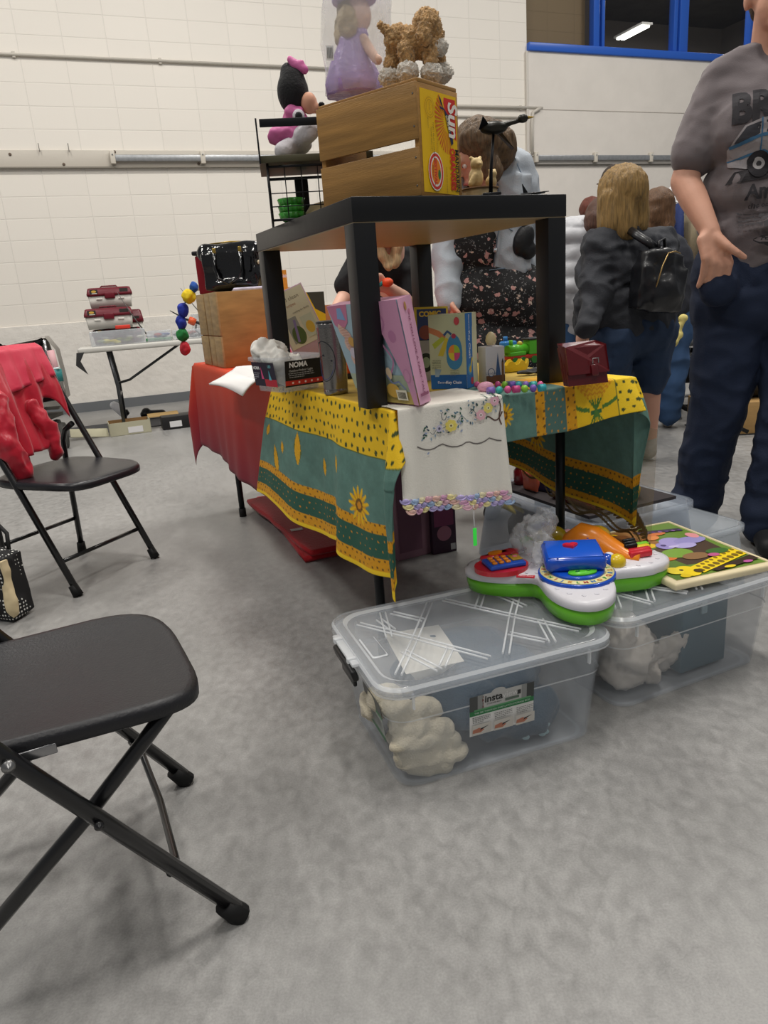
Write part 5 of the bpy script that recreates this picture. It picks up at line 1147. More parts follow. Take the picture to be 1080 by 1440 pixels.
q = MB(); disc(q, .063, zd + .006, zd + .016, BLP); q.build('book_base', ty)
q = MB(); q.lathe([(0, zd + .016), (.034, zd + .016), (.033, zd + .021), (0, zd + .022)], (dx, dy - .034, 0), pm('5fd030', .3), 32, sc=(1, .55)); 
for s in (-1, 1): q.ball((dx + s * .013, dy - .036, zd + .0225), (.005, .003, .0015), pm('1d7a3c', .4), 10); q.box((dx + s * .013 + .005, dy - .030, zd + .0225), (.0018, .014, .001), pm('1d7a3c', .4)); q.box((dx + s * .013 + .009, dy - .024, zd + .0225), (.009, .0025, .001), pm('1d7a3c', .4))
q.build('music_button', ty)
q = MB(); Rk = Matrix.Rotation(-.22, 3, 'Z') @ Matrix.Rotation(.10, 3, 'X'); q.box((dx, dy + .024, zd + .037), (.138, .105, .036), BLP, bev=.012, R=Rk, seg=3); q.box((dx, dy + .024, zd + .0545), (.124, .092, .004), pm('1c5cd4', .25, coat=.3), bev=.0018, R=Rk); 
for x in (-.054, .054):
    for y in (-.022, .065): q.lathe([(0, 0), (.0028, 0), (.0022, .0012), (0, .0015)], (dx + x, dy + y, zd + .056 + (y - .02) * .1), pm('123a8c', .4), 10)
q.build('blue_book', ty)
q = MB(); hp = []
for k in range(40):
    a = 2 * PI * k / 40; hp.append((dx + .00115 * 16 * math.sin(a) ** 3, dy + .036 + .0010 * (13 * math.cos(a) - 5 * math.cos(2 * a) - 2 * math.cos(3 * a) - math.cos(4 * a))))
q.prism(hp, zd + .053, zd + .0615, pm('d8203c', .2, coat=.6)); q.prism([(dx + (x - dx) * .8, dy + .036 + (y - dy - .036) * .8) for x, y in hp], zd + .0615, zd + .0635, pm('e02a46', .2, coat=.6)); q.build('red_heart', ty)
# phone on the left lobe
q = MB(); q.prism(ell(-.165, -.005, .066, .052, 32), zd - .002, zd + .010, REP); q.prism([(-.20, .042), (-.12, .075), (-.10, .062), (-.13, .035)], zd, zd + .02, REP); q.build('red_phone_base', ty)
q = MB(); q.box((-.160, -.008, zd + .016), (.092, .062, .012), pm('2456c0', .3), bev=.004, rz=.12); q.build('blue_keypad', ty)
q = MB()
for i in range(3):
    for j in range(3): q.box((-.188 + i * .017 + j * -.001, -.028 + j * .017 + i * .002, zd + .024), (.0125, .012, .007), ORP, bev=.003, rz=.12)
q.build('orange_keys', ty)
q = MB(); q.box((-.130, -.002, zd + .0235), (.026, .036, .004), pm('b8902c', .3), bev=.0015, rz=.12); q.ball((-.130, .0, zd + .026), (.007, .006, .002), pm('e07a8c', .4), 10); q.ball((-.135, .012, zd + .026), (.003, .003, .001), pm('3a3020', .4), 8); q.build('picture_button', ty)
q = MB(); q.prism(ell(-.165, .048, .020, .010, 20, rot=.3), zd + .016, zd + .024, ORP); q.box((-.165, .048, zd + .012), (.08, .026, .016), REP, bev=.006, rz=.35); q.build('orange_slider', ty)
# orange slope and piano keys on the right lobe
q = MB(); rings = []
for i, (x, y, h, w_) in enumerate(((.03, .085, .040, .034), (.065, .068, .070, .040), (.10, .038, .062, .042), (.130, .006, .036, .036), (.152, -.022, .018, .026), (.168, -.048, .014, .018))):
    d = V((.8, -.6, 0)).normalized(); n_ = V((.6, .8, 0)); rings.append([V((x, y, zd - .002)) + n_ * w_ * math.cos(t_) + V((0, 0, h * max(0, math.sin(t_)) ** .8)) for t_ in [PI * j / 10 for j in range(11)]])
q.loft(rings, ORP); q.build('orange_slope', ty)
blob('clear_dome', [('b', (.102, .055, zd + .03), (.038, .03, .03))], pm('b8921c', .15, coat=.6), .003, 2, None, ty)
for i, c in enumerate(('d42a38', 'd42a38', 'e8d022', '7fcf2c')):
    MB().box((.172 + .006 * i, -.040 + i * .017, zd + .010), (.058, .016, .016), pm(c, .3), bev=.003, rz=.1).build('piano_key', ty)
for i in range(3): MB().box((.160 + .006 * i, -.030 + i * .018 + .016, zd + .022), (.034, .010, .012), pm('16161a', .3), bev=.003, rz=.1).build('black_key', ty)
q = MB(); q.ball((.098, -.070, zd + .008), (.022, .020, .020), YEP, 20); q.build('yellow_roller', ty)
q = MB(); q.ball((.078, -.058, zd + .008), (.020, .021, .019), BLP, 20); q.ball((.086, -.052, zd + .016), (.014, .012, .012), pm('e8e8ee', .3), 14); q.build('blue_roller', ty)
# back lobe bits
q = MB(); q.ball((.018, .15, zd + .006), (.045, .034, .034), pm('9a8418', .2, coat=.5), 20); q.build('yellow_dome', ty)
q = MB(); q.prism(ell(.085, .155, .050, .022, 24, rot=-.2), zd, zd + .008, pm('6a4a9c', .35)); q.ball((.07, .165, zd + .012), (.014, .012, .008), pm('e2a8b4', .4), 12); q.ball((.03, .18, zd + .01), (.02, .012, .012), REP, 12); q.ball((-.05, .15, zd + .006), (.018, .014, .012), pm('4fae3c', .35), 12); q.build('small_knobs', ty)
q = MB(); f = lambda a, b_, h: V((-.178 + a, -.0795 + a * a * 1.2 - a * .42 - h * 1.0 , .044 + b_ + h)); 
pf2 = lambda a, b_, h: V((-.135 + a * .94, -.103 - a * .34 - h - (.0), .040 + b_))
q.loft([[V((-.150, -.072, .0595)), V((-.112, -.090, .0598)), V((-.106, -.078, .0602)), V((-.144, -.060, .0602))], [V((-.150, -.072, .0622)), V((-.112, -.090, .0622)), V((-.106, -.078, .0622)), V((-.144, -.060, .0622))]], REP, sm=False)
printed(q, plane_f((-.150, -.072, .0624), (.04, -.019, 0), (.012, .025, 0)), [('t', 'Fisher-Price', .021, .0065, .0072, 'f4f0f0', 0, .02)], .0002, .4); q.build('red_badge', ty, fix=False)
cb_ = pm('eef0f2', .1, alpha=.3, spec=1, bump=1, bscale=26)
blob('clear_wrap', [('c', (-.075, -.03, zd + .01), (-.055, .05, zd + .07), .016, .03), ('c', (-.055, .05, zd + .07), (-.02, .10, zd + .075), .026, .022), ('b', (-.055, .08, zd + .06), (.04, .035, .03)), ('c', (-.09, .06, zd + .04), (-.03, .11, zd + .05), .02, .018)], cb_, .005, 0, lambda c: ridge(30, .014, 6)(c) + ridge(70, .005, 7)(c), ty)

# ---- wooden tray puzzle on bin B
zp = .2505
Fp, Rp, Bp = atz(950, 826, .262), atz(1097, 792, .262), atz(935, 733, .262); ux = (Rp - Fp); pl, pw = ux.length, (Bp - Rp).length; ang = math.atan2(ux.y, ux.x)
wd_ = (Bp - Rp).dot(V((-math.sin(ang), math.cos(ang), 0)))
wd_ = .40; pl = .30
pz = thing('tray_puzzle', 'wooden tray puzzle printed with jungle animals on the right bin', 'puzzle', (Fp.x, Fp.y, zp), ang - .03)
q = MB(); q.box((pl / 2, wd_ / 2, .009), (pl, wd_, .018), pm('e4d5ae', .5, nscale=6, namt=.06), bev=.006, seg=3); q.build('tray', pz)
it = []; L_, H_ = wd_ - .036, pl - .036     # picture: x runs away from camera
def pq(x, y): return (.018 + y * H_, .018 + x * L_)   # unit coords -> tray
def P2(pts, c): it.append(('p', [pq(*p) for p in pts], c))
def E2(cx, cy, rx, ry, c, rot=0): it.append(('p', [pq(*p) for p in ell(cx, cy, rx, ry, 22, rot=rot)], c))
P2([(0, 0), (1, 0), (1, 1), (0, 1)], '6a8a34'); P2([(.55, 0), (1, 0), (1, .55), (.6, .5)], '9a6a34'); P2([(.2, .2), (.55, .25), (.6, .95), (.15, .9)], '4c3a2c'); P2([(.0, .0), (.45, .0), (.4, .3), (0, .35)], '5c7a2c')
E2(.93, .16, .05, .12, 'f0c01c'); E2(.80, .22, .13, .16, '8a5424'); E2(.83, .12, .09, .07, 'a86c34')
E2(.72, .10, .06, .10, 'f2c21a'); E2(.69, .22, .07, .12, 'f4c81e'); E2(.60, .16, .05, .10, 'e8b81c'); E2(.66, .09, .03, .05, 'f6d84c'); E2(.74, .22, .02, .03, '6a4a14'); E2(.62, .33, .05, .10, 'f0c420')
for k, (x, y) in enumerate(((.50, .05), (.47, .10), (.53, .12), (.44, .16), (.49, .20), (.41, .07), (.55, .05), (.52, .27), (.46, .25))): E2(x, y, .04, .045, 'efeff2'); E2(x + .012, y + .008, .018, .03, '2a2a34')
E2(.35, .28, .05, .10, 'd8742c'); E2(.40, .45, .09, .16, '7aa03c'); E2(.30, .55, .06, .14, '8c6a44')
E2(.56, .48, .07, .09, '9a8cc8'); E2(.60, .62, .10, .14, 'a89cd4'); E2(.58, .80, .07, .18, '9c94cc'); E2(.50, .66, .05, .12, 'b4aadc'); E2(.57, .47, .02, .03, '4c3c74'); E2(.52, .54, .02, .06, 'c8bce4'); E2(.66, .92, .06, .06, 'e89aa0'); E2(.75, .5, .05, .1, 'e8904c'); E2(.80, .62, .03, .12, 'd8783c')
P2([(.86, .45), (.92, .45), (.84, .95), (.78, .95)], '3c3444'); 
for k in range(7): E2(.87 - .012 * k, .5 + k * .07, .018, .02, '8c5ca0' if k % 2 else '5c3c7c')
P2([(.02, .32), (.14, .30), (.30, .98), (.17, .99)], 'f2d21c'); E2(.09, .22, .09, .11, 'f2d21c'); E2(.13, .12, .06, .08, 'f6dc3c'); E2(.03, .13, .03, .05, 'e8c81c'); E2(.12, .18, .015, .02, '4c3410')
for k in range(9): t_ = k / 8.5; E2(.085 + .145 * t_ - .02, .34 + .64 * t_, .026, .030, '7c6414'); E2(.115 + .155 * t_ + .015, .38 + .6 * t_, .016, .020, '8c7418')
P2([(.00, .45), (.04, .42), (.14, .98), (.06, .99)], '3c2c20'); E2(.03, .62, .02, .06, 'f0d020'); E2(.05, .85, .02, .05, 'c05ca0'); E2(.06, .30, .03, .04, '4c3a14'); E2(.3, .8, .05, .12, '3f6a2c'); E2(.25, .7, .03, .06, 'c05c8c')
q = MB(); printed(q, lambda a, b_, h: V((a, b_, .0185 + h)), it, .00005, .4); q.build('picture', pz, fix=False)
q = MB(); z = .0188
q.loft([[V((.017, .017, z)), V((pl - .017, .017, z)), V((pl - .017, wd_ - .017, z)), V((.017, wd_ - .017, z))], [V((.017, .017, z + .0012)), V((pl - .017, .017, z + .0012)), V((pl - .017, wd_ - .017, z + .0012)), V((.017, wd_ - .017, z + .0012))], ], pm('e4d5ae', .5), cap=False, sm=False); q.build('inner_edge', pz)

# ---- under the table
rf = thing('folded_fabric', 'stack of folded dark red fabric lying on the floor under the table', 'fabric', (0, 0, 0))
RD = pm('b20d1a', .8, bump=.6, bscale=120, sheen=.2)
for k, (z0, z1, g) in enumerate(((.001, .026, 0), (.028, .052, .02))):
    q = MB(); C4 = [TB.p(.12 + g, 1.12 - g, 0), TB.p(.66, 1.10, 0), TB.p(.66, 2.1, 0), TB.p(.22 - g * 4, 2.16 - g * 6, 0)]
    ring = []
    for i in range(4):
        for j in range(8): ring.append(C4[i].lerp(C4[(i + 1) % 4], j / 8) + V((nz(6, .012, k)(C4[i] + V((j, i, 0))), nz(6, .012, k + 3)(C4[i] + V((j, i, 0))), 0)))
    cen = sum(ring, V()) / len(ring)
    R_ = lambda s_, z: [cen + (p - cen) * s_ + V((0, 0, z)) for p in ring]
    q.loft([R_(.985, z0), R_(1.0, (z0 + z1) / 2), R_(.99, z1 - .002), R_(.975, z1)], RD); q.build('fold', rf)
q = MB(); q.box((0, 0, 0), (.05, .03, .0015), pm('e8e6e0', .7), rz=.3); p = atz(417, 744, .056)
one('paper_scrap', q, 'small white paper scrap lying on the folded red fabric', 'paper', (p.x, p.y, .0545))
q = MB(); q.box((0, 0, .20), (.15, .10, .40), pm('9c7484', .55), bev=.003); q.box((-.02, -.051, .2), (.10, .002, .34), pm('7d5568', .6))
p = TB.p(.50, .98, 0); one('mauve_box', q, 'tall mauve cardboard box behind the embroidered cloth under the table', 'box', (p.x, p.y, .0), TB.yaw + .05)
q = MB(); q.box((0, 0, .15), (.05, .12, .30), pm('1c2c6c', .4), bev=.002); p = TB.p(.60, .97, 0)
one('blue_box', q, 'narrow dark blue box beside the mauve box under the table', 'box', (p.x, p.y, 0), TB.yaw)
pb = thing('game_box', 'dark purple game box standing on the floor under the table', 'box', TB.p(.66, .90, 0), TB.yaw - .1)
q = MB(); q.box((-.045, .08, .10), (.10, .16, .20), pm('3c2438', .45), bev=.002); q.build('box', pb)
q = MB(); printed(q, plane_f((.0055, .0, 0), (0, 1, 0), (0, 0, 1)), [('r', .01, .12, .15, .19, '6a4a5c'), ('r', .01, .01, .03, .04, 'c8c4c8'), ('e', .08, .08, .04, .03, '5a2c48')], .0002); printed(q, plane_f((-.095, -.0005, 0), (1, 0, 0), (0, 0, 1)), [('r', .01, .11, .09, .19, '7a3c5c'), ('e', .05, .08, .03, .03, 'a06a7c'), ('r', .075, .01, .095, .035, 'c8c8c8')], .0002); q.build('print', pb, fix=False)
# clear bin behind the table end with odds and ends
BC = Frame(*TB.p(.74, .22, 0)[:2], TB.yaw); bc = thing('storage_bin', 'open clear storage bin of odds and ends behind the table leg', 'storage bin', (BC.o.x, BC.o.y, 0), BC.yaw)
q = MB(); open_box(q, 0, .42, 0, .60, .003, .26, -.03, .05, pm('bcc6d4', .15, alpha=.36, spec=.7), lip=.016, th=.003); q.build('body', bc)
o = blob('blue_blanket', [('b', BC.p(.12, .16, .08), (.10, .14, .08)), ('c', BC.p(.05, .06, .05), BC.p(.06, .34, .17), .04, .03)], pm('3c4c74', .8, bump=.5, bscale=90), .008, 1, dd(5)); tag(o, 'folded grey blue blanket inside the open bin', 'blanket')
o = blob('beige_cloth', [('b', BC.p(.10, .46, .10), (.07, .08, .09))], pm('b3aa9a', .85, bump=.4, bscale=90), .008, 1, dd(7)); tag(o, 'beige cloth bundle at the back of the open bin', 'cloth')
one('toy_bananas', MB().tube([(-.05, 0, 0), (-.02, 0, .012), (.02, 0, .013), (.055, 0, 0)], [.004, .012, .012, .004], pm('d8c02c', .4), 12).tube([(-.045, .028, 0), (-.01, .028, .010), (.02, .028, .010), (.05, .028, 0)], [.004, .011, .011, .004], pm('d8c02c', .4), 12), 'pair of yellow toy bananas on the beige cloth in the bin', 'toy', BC.p(.05, .46, .195), 1.9)
items = [('red_jar', 'small red glass jar', 'jar', '7a1c24', (.10, .50)), ('tin_can', 'silver tin can', 'tin', 'a8a8ac', (.17, .45)), ('red_jar', 'short amber jar', 'jar', '8a4c20', (.24, .52))]
q = MB().box((0, 0, 0), (.36, .5, .01), pm('3a3436', .8)); one('tray', q, 'dark tray resting across the top of the open bin', 'tray', BC.p(.21, .30, .268), BC.yaw)
for nm, lb, ct, c, (u, v) in items:
    one(nm, MB().lathe([(0, 0), (.022, 0), (.025, .01), (.025, .05), (.018, .06), (.018, .066), (.021, .066), (.021, .078), (0, .08)], (0, 0, 0), pm(c, .2, coat=.5), 20), lb + ' standing on the dark tray of the bin', ct, BC.p(u, v, .2735))
r = random.Random(12)
for nm, lb, c, sz, (u, v) in (('packet', 'shiny orange foil packet', 'd86c50', (.09, .02, .07), (.07, .40)), ('packet', 'clear and pink foil packet', 'd0b0b4', (.08, .02, .05), (.20, .20)), ('packet', 'brown sealed packet', '5a3024', (.14, .08, .03), (.14, .28)), ('packet', 'navy blue packet', '1c2440', (.10, .05, .04), (.12, .36)), ('packet', 'black glossy packet', '16161a', (.16, .12, .03), (.26, .30)), ('packet', 'maroon glossy packet', '5c1c20', (.15, .07, .025), (.10, .15)), ('packet', 'yellow striped packet', 'c8a83c', (.12, .02, .04), (.30, .14)), ('packet', 'pale blue packet', '8ca4b8', (.09, .05, .03), (.30, .45))):
    o = blob(nm, [('x', (0, 0, sz[2] / 2), sz)], pm(c, .22, bump=.5, bscale=60), .006, 2, nz(26, .008, r.random() * 9), None, BC.p(u, v, .2745)); o.rotation_euler = (0, 0, r.uniform(0, 3)); tag(o, lb + ' lying on the dark tray of the bin', 'packet')
q = MB(); open_box(q, 0, .34, 0, .40, .003, .20, -.02, .04, pm('c4ccd4', .15, alpha=.4), lip=.014, th=.003)
p = TB.p(.80, -.0, 0); bd2 = one('plastic_bin', q, 'low clear plastic bin on the floor between toy and lace', 'storage bin', (p.x + .05, p.y + .12, 0), TB.yaw)
# ================================================================== FAR TABLE BY THE WALL
p0 = at(108, 489, 6.1); FT = Frame(p0.x, p0.y, .30)
ft = thing('folding_table', 'white plastic folding table with fishing tackle by the block wall', 'table', (FT.o.x, FT.o.y, 0), FT.yaw)
MB().box((.92, .33, .712), (1.84, .68, .045), pm('cfcdc6', .45, bump=.1, bscale=80), bev=.012).build('table_top', ft)
gy = pm('4b4d50', .35, .6)
for x, sx in ((.26, 1), (1.58, -1)):
    for y in (.05, .61):
        l = MB().tube([(x, y, .02), (x - .0 * sx, y, .40), (x - .03 * sx, y, .69)], .014, gy, 10).build('leg', ft); MB().tube([(x, y, 0), (x, y, .03)], .018, pm('222222', .6), 10).build('foot_cap', l)
    MB().tube([(x, .05, .30), (x, .61, .30)], .012, gy, 8).build('crossbar', ft)
    MB().tube([(x, .33, .40), (x + .10 * sx, .33, .42), (x + .56 * sx, .33, .685)], .011, gy, 8).build('brace', ft)
def F3(u, v, z=.7355): return FT.p(u, v, z)
MAR = pm('6a1424', .35); PUT = pm('c9c6be', .5)
def tackle(label, u, v, z, w=.34, d=.2, h=.18, rz=0, low=False):
    t = thing('tackle_box', label, 'tackle box', F3(u, v, z), FT.yaw + rz, 'maroon tackle boxes' if 0 else None)
    MB().loft([rrect(-w / 2 + .012, w / 2 - .012, -d / 2, d / 2, .012, 0), rrect(-w / 2, w / 2, -d / 2 - .005, d / 2 + .005, .012, h * .6)], MAR if low else PUT).build('tray_body', t)
    MB().loft([rrect(-w / 2 - .008, w / 2 + .008, -d / 2 - .012, d / 2 + .012, .015, h * .6), rrect(-w / 2 - .008, w / 2 + .008, -d / 2 - .012, d / 2 + .012, .015, h * .70), rrect(-w / 2 + .005, w / 2 - .005, -d / 2 + .005, d / 2 - .005, .02, h * .97), rrect(-w / 2 + .02, w / 2 - .02, -d / 2 + .02, d / 2 - .02, .02, h)], MAR).build('lid', t)
    q = MB(); q.box((0, -d / 2 - .012, h * .60), (.085, .018, .05), MAR, bev=.006); q.build('front_latch', t)
    f = plane_f((-w / 2, -d / 2 - .0135, h * .62), (1, 0, 0), (0, .12, 1))
    for it_ in ([('r', w * .06, .012, w * .24, .05, '2a2420'), ('e', w * .15, .034, .02, .01, 'c8a040'), ('r', w * .1, .014, w * .22, .020, 'd8d4c8')], [('r', w * .74, .022, w * .93, .05, '2a2420')]):
        q = MB(); printed(q, f, it_, .0008, .4); q.build('badge', t, fix=False)
    for x in (-w * .25, w * .25): MB().box((x, -d / 2 - .006, h * .45), (.05, .01, .016), pm('e0ded6', .4), bev=.003).build('clip', t)
    MB().tube([(-.07, 0, h), (-.06, 0, h + .012), (.06, 0, h + .012), (.07, 0, h)], .007, MAR, 8).build('handle', t)
tackle('maroon lidded tackle box lying flat beneath the other tackle boxes', .32, .44, .7355, .40, .22, .13, 0, True)
tackle('putty and maroon tackle box at the front of the pile', .28, .33, .87, .38, .19, .17)
tackle('putty and maroon tackle box peeking out behind the front one', .36, .56, .7355, .38, .15, .28)
tackle('putty and maroon tackle box on top at the back of pile', .31, .53, 1.043, .36, .2, .17)
CL2 = pm('d8dde2', .12, alpha=.42, spec=.8)
def lurebox(label, u, v, w, d, h, cols, rz=0):
    t = thing('lure_box', label, 'box', F3(u, v, .736), FT.yaw + rz)
    q = MB(); q.box((0, 0, h / 2), (w, d, h), CL2, bev=.006); q.build('case', t)
    r = random.Random(int(w * 1000)); 
    for k in range(9):
        x = r.uniform(-w * .42, w * .42); MB().ball((x, r.uniform(-d * .3, d * .3), r.uniform(.02, h * .7)), (.035, .014, .012), pm(r.choice(cols), .3), 10).build('lure', t)
    q = MB(); 
    for k in range(1, 5): q.box((-w / 2 + k * w / 5, 0, h / 2), (.003, d * .95, h * .92), CL2)
    q.build('divider', t)
lurebox('long clear lure case with yellow lures at the near table edge', .33, .10, .44, .15, .12, ['e8d860', 'dcdcd0', 'c0c8b0', 'a8b078', 'f0e890'])
lurebox('small clear lure case with blue and white lures beside the long case', .66, .12, .20, .15, .09, ['3c50a0', 'e8e8ec', 'c83c3c', '90a0c0'])
lurebox('grey divided tackle tray under the fishing reel', .92, .14, .30, .18, .08, ['444850', '8c8c90', 'c8503c'])
lurebox('tall dark clear case at the back of the fishing table', 1.22, .42, .50, .2, .20, ['3a3e44', '50585c', '6c7074'])
q = MB().box((0, 0, .012), (.22, .12, .022), pm('2f9a4c', .4), bev=.005); one('green_case', q, 'flat green plastic case lying between the clear lure cases', 'case', F3(.66, .30, .736), FT.yaw)
q = MB().box((0, 0, .02), (.36, .14, .03), pm('a8b82c', .4), bev=.006); one('lime_tray', q, 'lime green tray at the end of the fishing table', 'tray', F3(1.22, .16, .736), FT.yaw)
q = MB().box((0, 0, .03), (.07, .08, .05), pm('2c60b8', .4), bev=.004).box((0, 0, .065), (.07, .08, .018), pm('e8703c', .4), bev=.004); one('bait_box', q, 'blue bait box with orange lid near the table end', 'box', F3(1.33, .03, .736), FT.yaw)
q = MB().box((0, 0, .02), (.12, .08, .03), pm('d83c2c', .4), bev=.005); one('red_case', q, 'small bright red case on top of the long lure case', 'case', F3(.38, .10, .857), FT.yaw)
rl = thing('fishing_reel', 'orange and black spinning reel with a bent rod tip on the table', 'fishing reel', F3(.98, .10, .82), FT.yaw)
MB().tube([(-.20, 0, .16), (-.08, 0, .08), (.05, 0, .03), (.20, 0, -.03)], [.003, .01, .014, .010], pm('1c1c1e', .4), 10).build('rod', rl)
MB().lathe([(0, -.03), (.03, -.03), (.034, 0), (.03, .03), (0, .03)], (-.03, -.01, .06), pm('d8582c', .35), 20, ax=(1, 0, -.5)).build('spool', rl)
q = MB().tube([(.0, -.01, .03), (-.01, -.02, -.02), (.02, -.02, -.05)], .006, pm('1c1c1e', .4), 8); q.ball((.02, -.02, -.055), .013, pm('1c1c1e', .4), 10); q.build('crank', rl)
for k, (u, lean) in enumerate(((.56, .18), (1.14, .24))):
    q = MB().tube([F3(u, .2, .80), F3(u - lean * .6, .2, 1.0), F3(u - lean, .2, 1.16)], [.006, .004, .002], pm('5a5a58', .4), 8); q.build('fishing_rod')
    tag(bpy.data.objects['fishing_rod' if k == 0 else 'fishing_rod.001'], ('thin grey fishing rod tip leaning over the small lure case', 'thin grey fishing rod tip leaning beside the peg rack')[k], 'fishing rod')
pr_ = thing('peg_rack', 'cream wooden peg rack standing at the end of fishing table', 'rack', F3(1.20, .25, .736), FT.yaw)
cw = pm('d0bd96', .6); MB().tube([(0, 0, 0), (-.02, 0, .44)], .014, cw, 10).build('post', pr_)
for z in (.24, .42): MB().tube([(-.18, 0, z), (.22, 0, z + .01)], .027, cw, 14).build('peg', pr_)
q = MB(); q.loft([[F3(-.01, .0, .70), F3(-.03, .0, .60), F3(.03, .0, .54), F3(.05, .0, .52), F3(.01, .0, .63), F3(.05, 0, .70)], [F3(-.01, -.012, .70), F3(-.03, -.02, .60), F3(.03, -.02, .54), F3(.05, -.015, .52), F3(.01, -.015, .63), F3(.05, -.012, .70)]], pm('2c2c2c', .6), sm=False)
one('strap', q, 'black strap dangling from the near corner of the fishing table', 'strap')
# things on the floor by the wall
def floor_at(px, py): p = atz(px, py, 0); return V((p.x, p.y, 0))
sb_ = thing('shoebox', 'open cream shoebox with white label on the floor below fishing table', 'box', floor_at(185, 611), .38)
q = MB(); w_, d_, h_ = .33, .22, .11; c1_ = pm('b7b39a', .7)
for c, s in (((0, 0, h_ / 2), (.004, d_, h_)), ((0, 0, .002), (w_, d_, .004))): pass
q.box((0, d_ / 2, .002), (w_, d_, .004), c1_).box((0, .002, h_ / 2), (w_, .004, h_), c1_).box((0, d_ - .002, h_ / 2), (w_, .004, h_), pm('8a6a44', .7)).box((-w_ / 2, d_ / 2, h_ / 2), (.004, d_, h_), c1_).box((w_ / 2, d_ / 2, h_ / 2), (.004, d_, h_), c1_); q.build('box', sb_)
MB().box((-w_ / 2 - .16, .12, .04), (.30, .16, .006), c1_, R=ori(0, .3, .12)).build('lid', sb_)
MB().box((.04, -.0015, .04), (.12, .002, .05), pm('e2e0e0', .6)).build('label_sticker', sb_)
p = floor_at(160, 596); sh = thing('shoe', 'white slip-on shoe with black sole leaning in the cream shoebox', 'shoe', (p.x + .02, p.y + .10, .06), .4)
blob('upper', [('c', (-.02, 0, .10), (.03, -.03, .05), .04, .045), ('c', (.03, -.03, .05), (.05, -.04, .02), .045, .042)], pm('d9d9dc', .6), .006, 3, None, sh); MB().tube([(.055, -.045, .03), (.075, -.06, .0)], [.046, .036], pm('1a1a1a', .6), 16, flat=.6).build('sole', sh)
bb2 = thing('shoebox', 'black shoebox with white label on floor beside the red cloth', 'box', floor_at(252, 603), .36)
q = MB(); q.box((0, .11, .055), (.26, .2, .11), pm('1b1b1c', .5), bev=.002); q.build('box', bb2); MB().box((-.02, .008, .045), (.10, .003, .05), pm('e2e2e2', .6)).build('label_sticker', bb2)
MB().box((-.10, .20, .115), (.26, .1, .006), pm('a88a58', .7), R=ori(0, .2, 0)).build('lid', bb2)
p = floor_at(222, 588)
for k, dx_ in enumerate((0, .42)):
    o = blob('shoe', [('c', (-.09, 0, .04), (.08, 0, .03), .038, .034), ('b', (-.07, 0, .07), (.04, .035, .03))], pm('161617', .4), .007, 3, None, None, (p.x + dx_ * .9 - .03, p.y + dx_ * .33 + (.05 if k else 0), .012 + (.117 if k else 0)), (0, 0, .5 + k)); tag(o, ('black shoe lying on the floor between the two shoeboxes', 'black shoe resting on top of the black shoebox')[k], 'shoe')
# stroller wagon
Ys = 5.6; sw = thing('stroller', 'grey fabric stroller wagon with black harness behind the red jacket chair', 'stroller', floor_at(40, 606)); o_ = sw.location.copy()
def D(px, py, dy=0): return at(px, py, Ys + dy) - o_
GF = pm('8f8b84', .85, bump=.5, bscale=120); NV = pm('171b2c', .8)
q = MB()
A = [D(-40, 492), D(0, 484), D(40, 478), D(62, 473), D(78, 492), D(88, 530), D(94, 560)]; B = [p + V((-.06, .22, .0)) for p in A]
q.loft([A, B], GF, closed=False, cap=False); q.build('canopy', sw, fix=False)
q = MB(); q.loft([[p + V((-.07, o_y, 0)) for p in (D(-40, 495), D(0, 488), D(62, 476), D(90, 560), D(80, 580), D(-40, 590))] for o_y in (.2, .23)], pm('9a948c', .85, bump=.4, bscale=60), sm=False); q.build('back_panel', sw)
q = MB(); q.loft([[D(-40, 528), D(88, 525), D(93, 570), D(-40, 580)], [D(-40, 528, .03), D(88, 525, .03), D(93, 570, .03), D(-40, 580, .03)]], GF, sm=False); q.build('front_panel', sw)
MB().tube([D(62, 478), D(70, 520)], .013, pm('b0b0b0', .2, .9), 10).build('chrome_post', sw); MB().tube([D(70, 520), D(71, 534)], .015, pm('c0a020', .3, .5), 10).build('post_collar', sw)
MB().tube([D(-5, 484, .05), D(15, 496, .05), D(35, 500, .05), D(50, 490, .05), D(60, 480, .05)], .02, pm('121214', .8), 8).tube([D(5, 488, .03), D(22, 492, .03), D(40, 488, .03), D(60, 478, .03)], .018, pm('121214', .8), 8).build('harness', sw)
blob('cushion', [('b', D(50, 515, .15), (.10, .08, .07)), ('b', D(35, 522, .1), (.09, .07, .05)), ('c', D(33, 505, .2), D(36, 520, .2), .02, .04)], NV, .012, 2, nz(18, .02), sw)
for px_, dy in ((84, .05), (78, .25), (-30, .05), (-30, .25)):
    c = D(px_, 584, dy); c.z = .10
    q = MB().lathe([(.055, -.018), (.10, -.022), (.105, 0), (.10, .022), (.055, .018)], c, pm('3a3936', .8), 24, ax=(1, .25, 0)); q.lathe([(0, -.01), (.056, -.012), (.056, .012), (0, .01)], c, pm('8c8c88', .5), 16, ax=(1, .25, 0)); q.build('wheel', sw)
MB().box(D(0, 590, .15), (.9, .26, .03), pm('55524c', .8)).build('floor_frame', sw)
cp = thing('sippy_cup', 'pink bottle in a teal holder at the side of stroller', 'bottle', at(79, 525, 5.5)); 
MB().tube([(0, 0, -.02), (-.01, 0, .17)], [.03, .026], pm('d8a8ac', .5), 14).build('bottle', cp); MB().tube([(0, 0, -.06), (0, 0, .03)], .042, pm('2c8080', .4), 16).tube([(-.05, -.03, .03), (.045, -.03, .04)], .008, pm('d0e0e0', .4), 8).build('holder', cp)

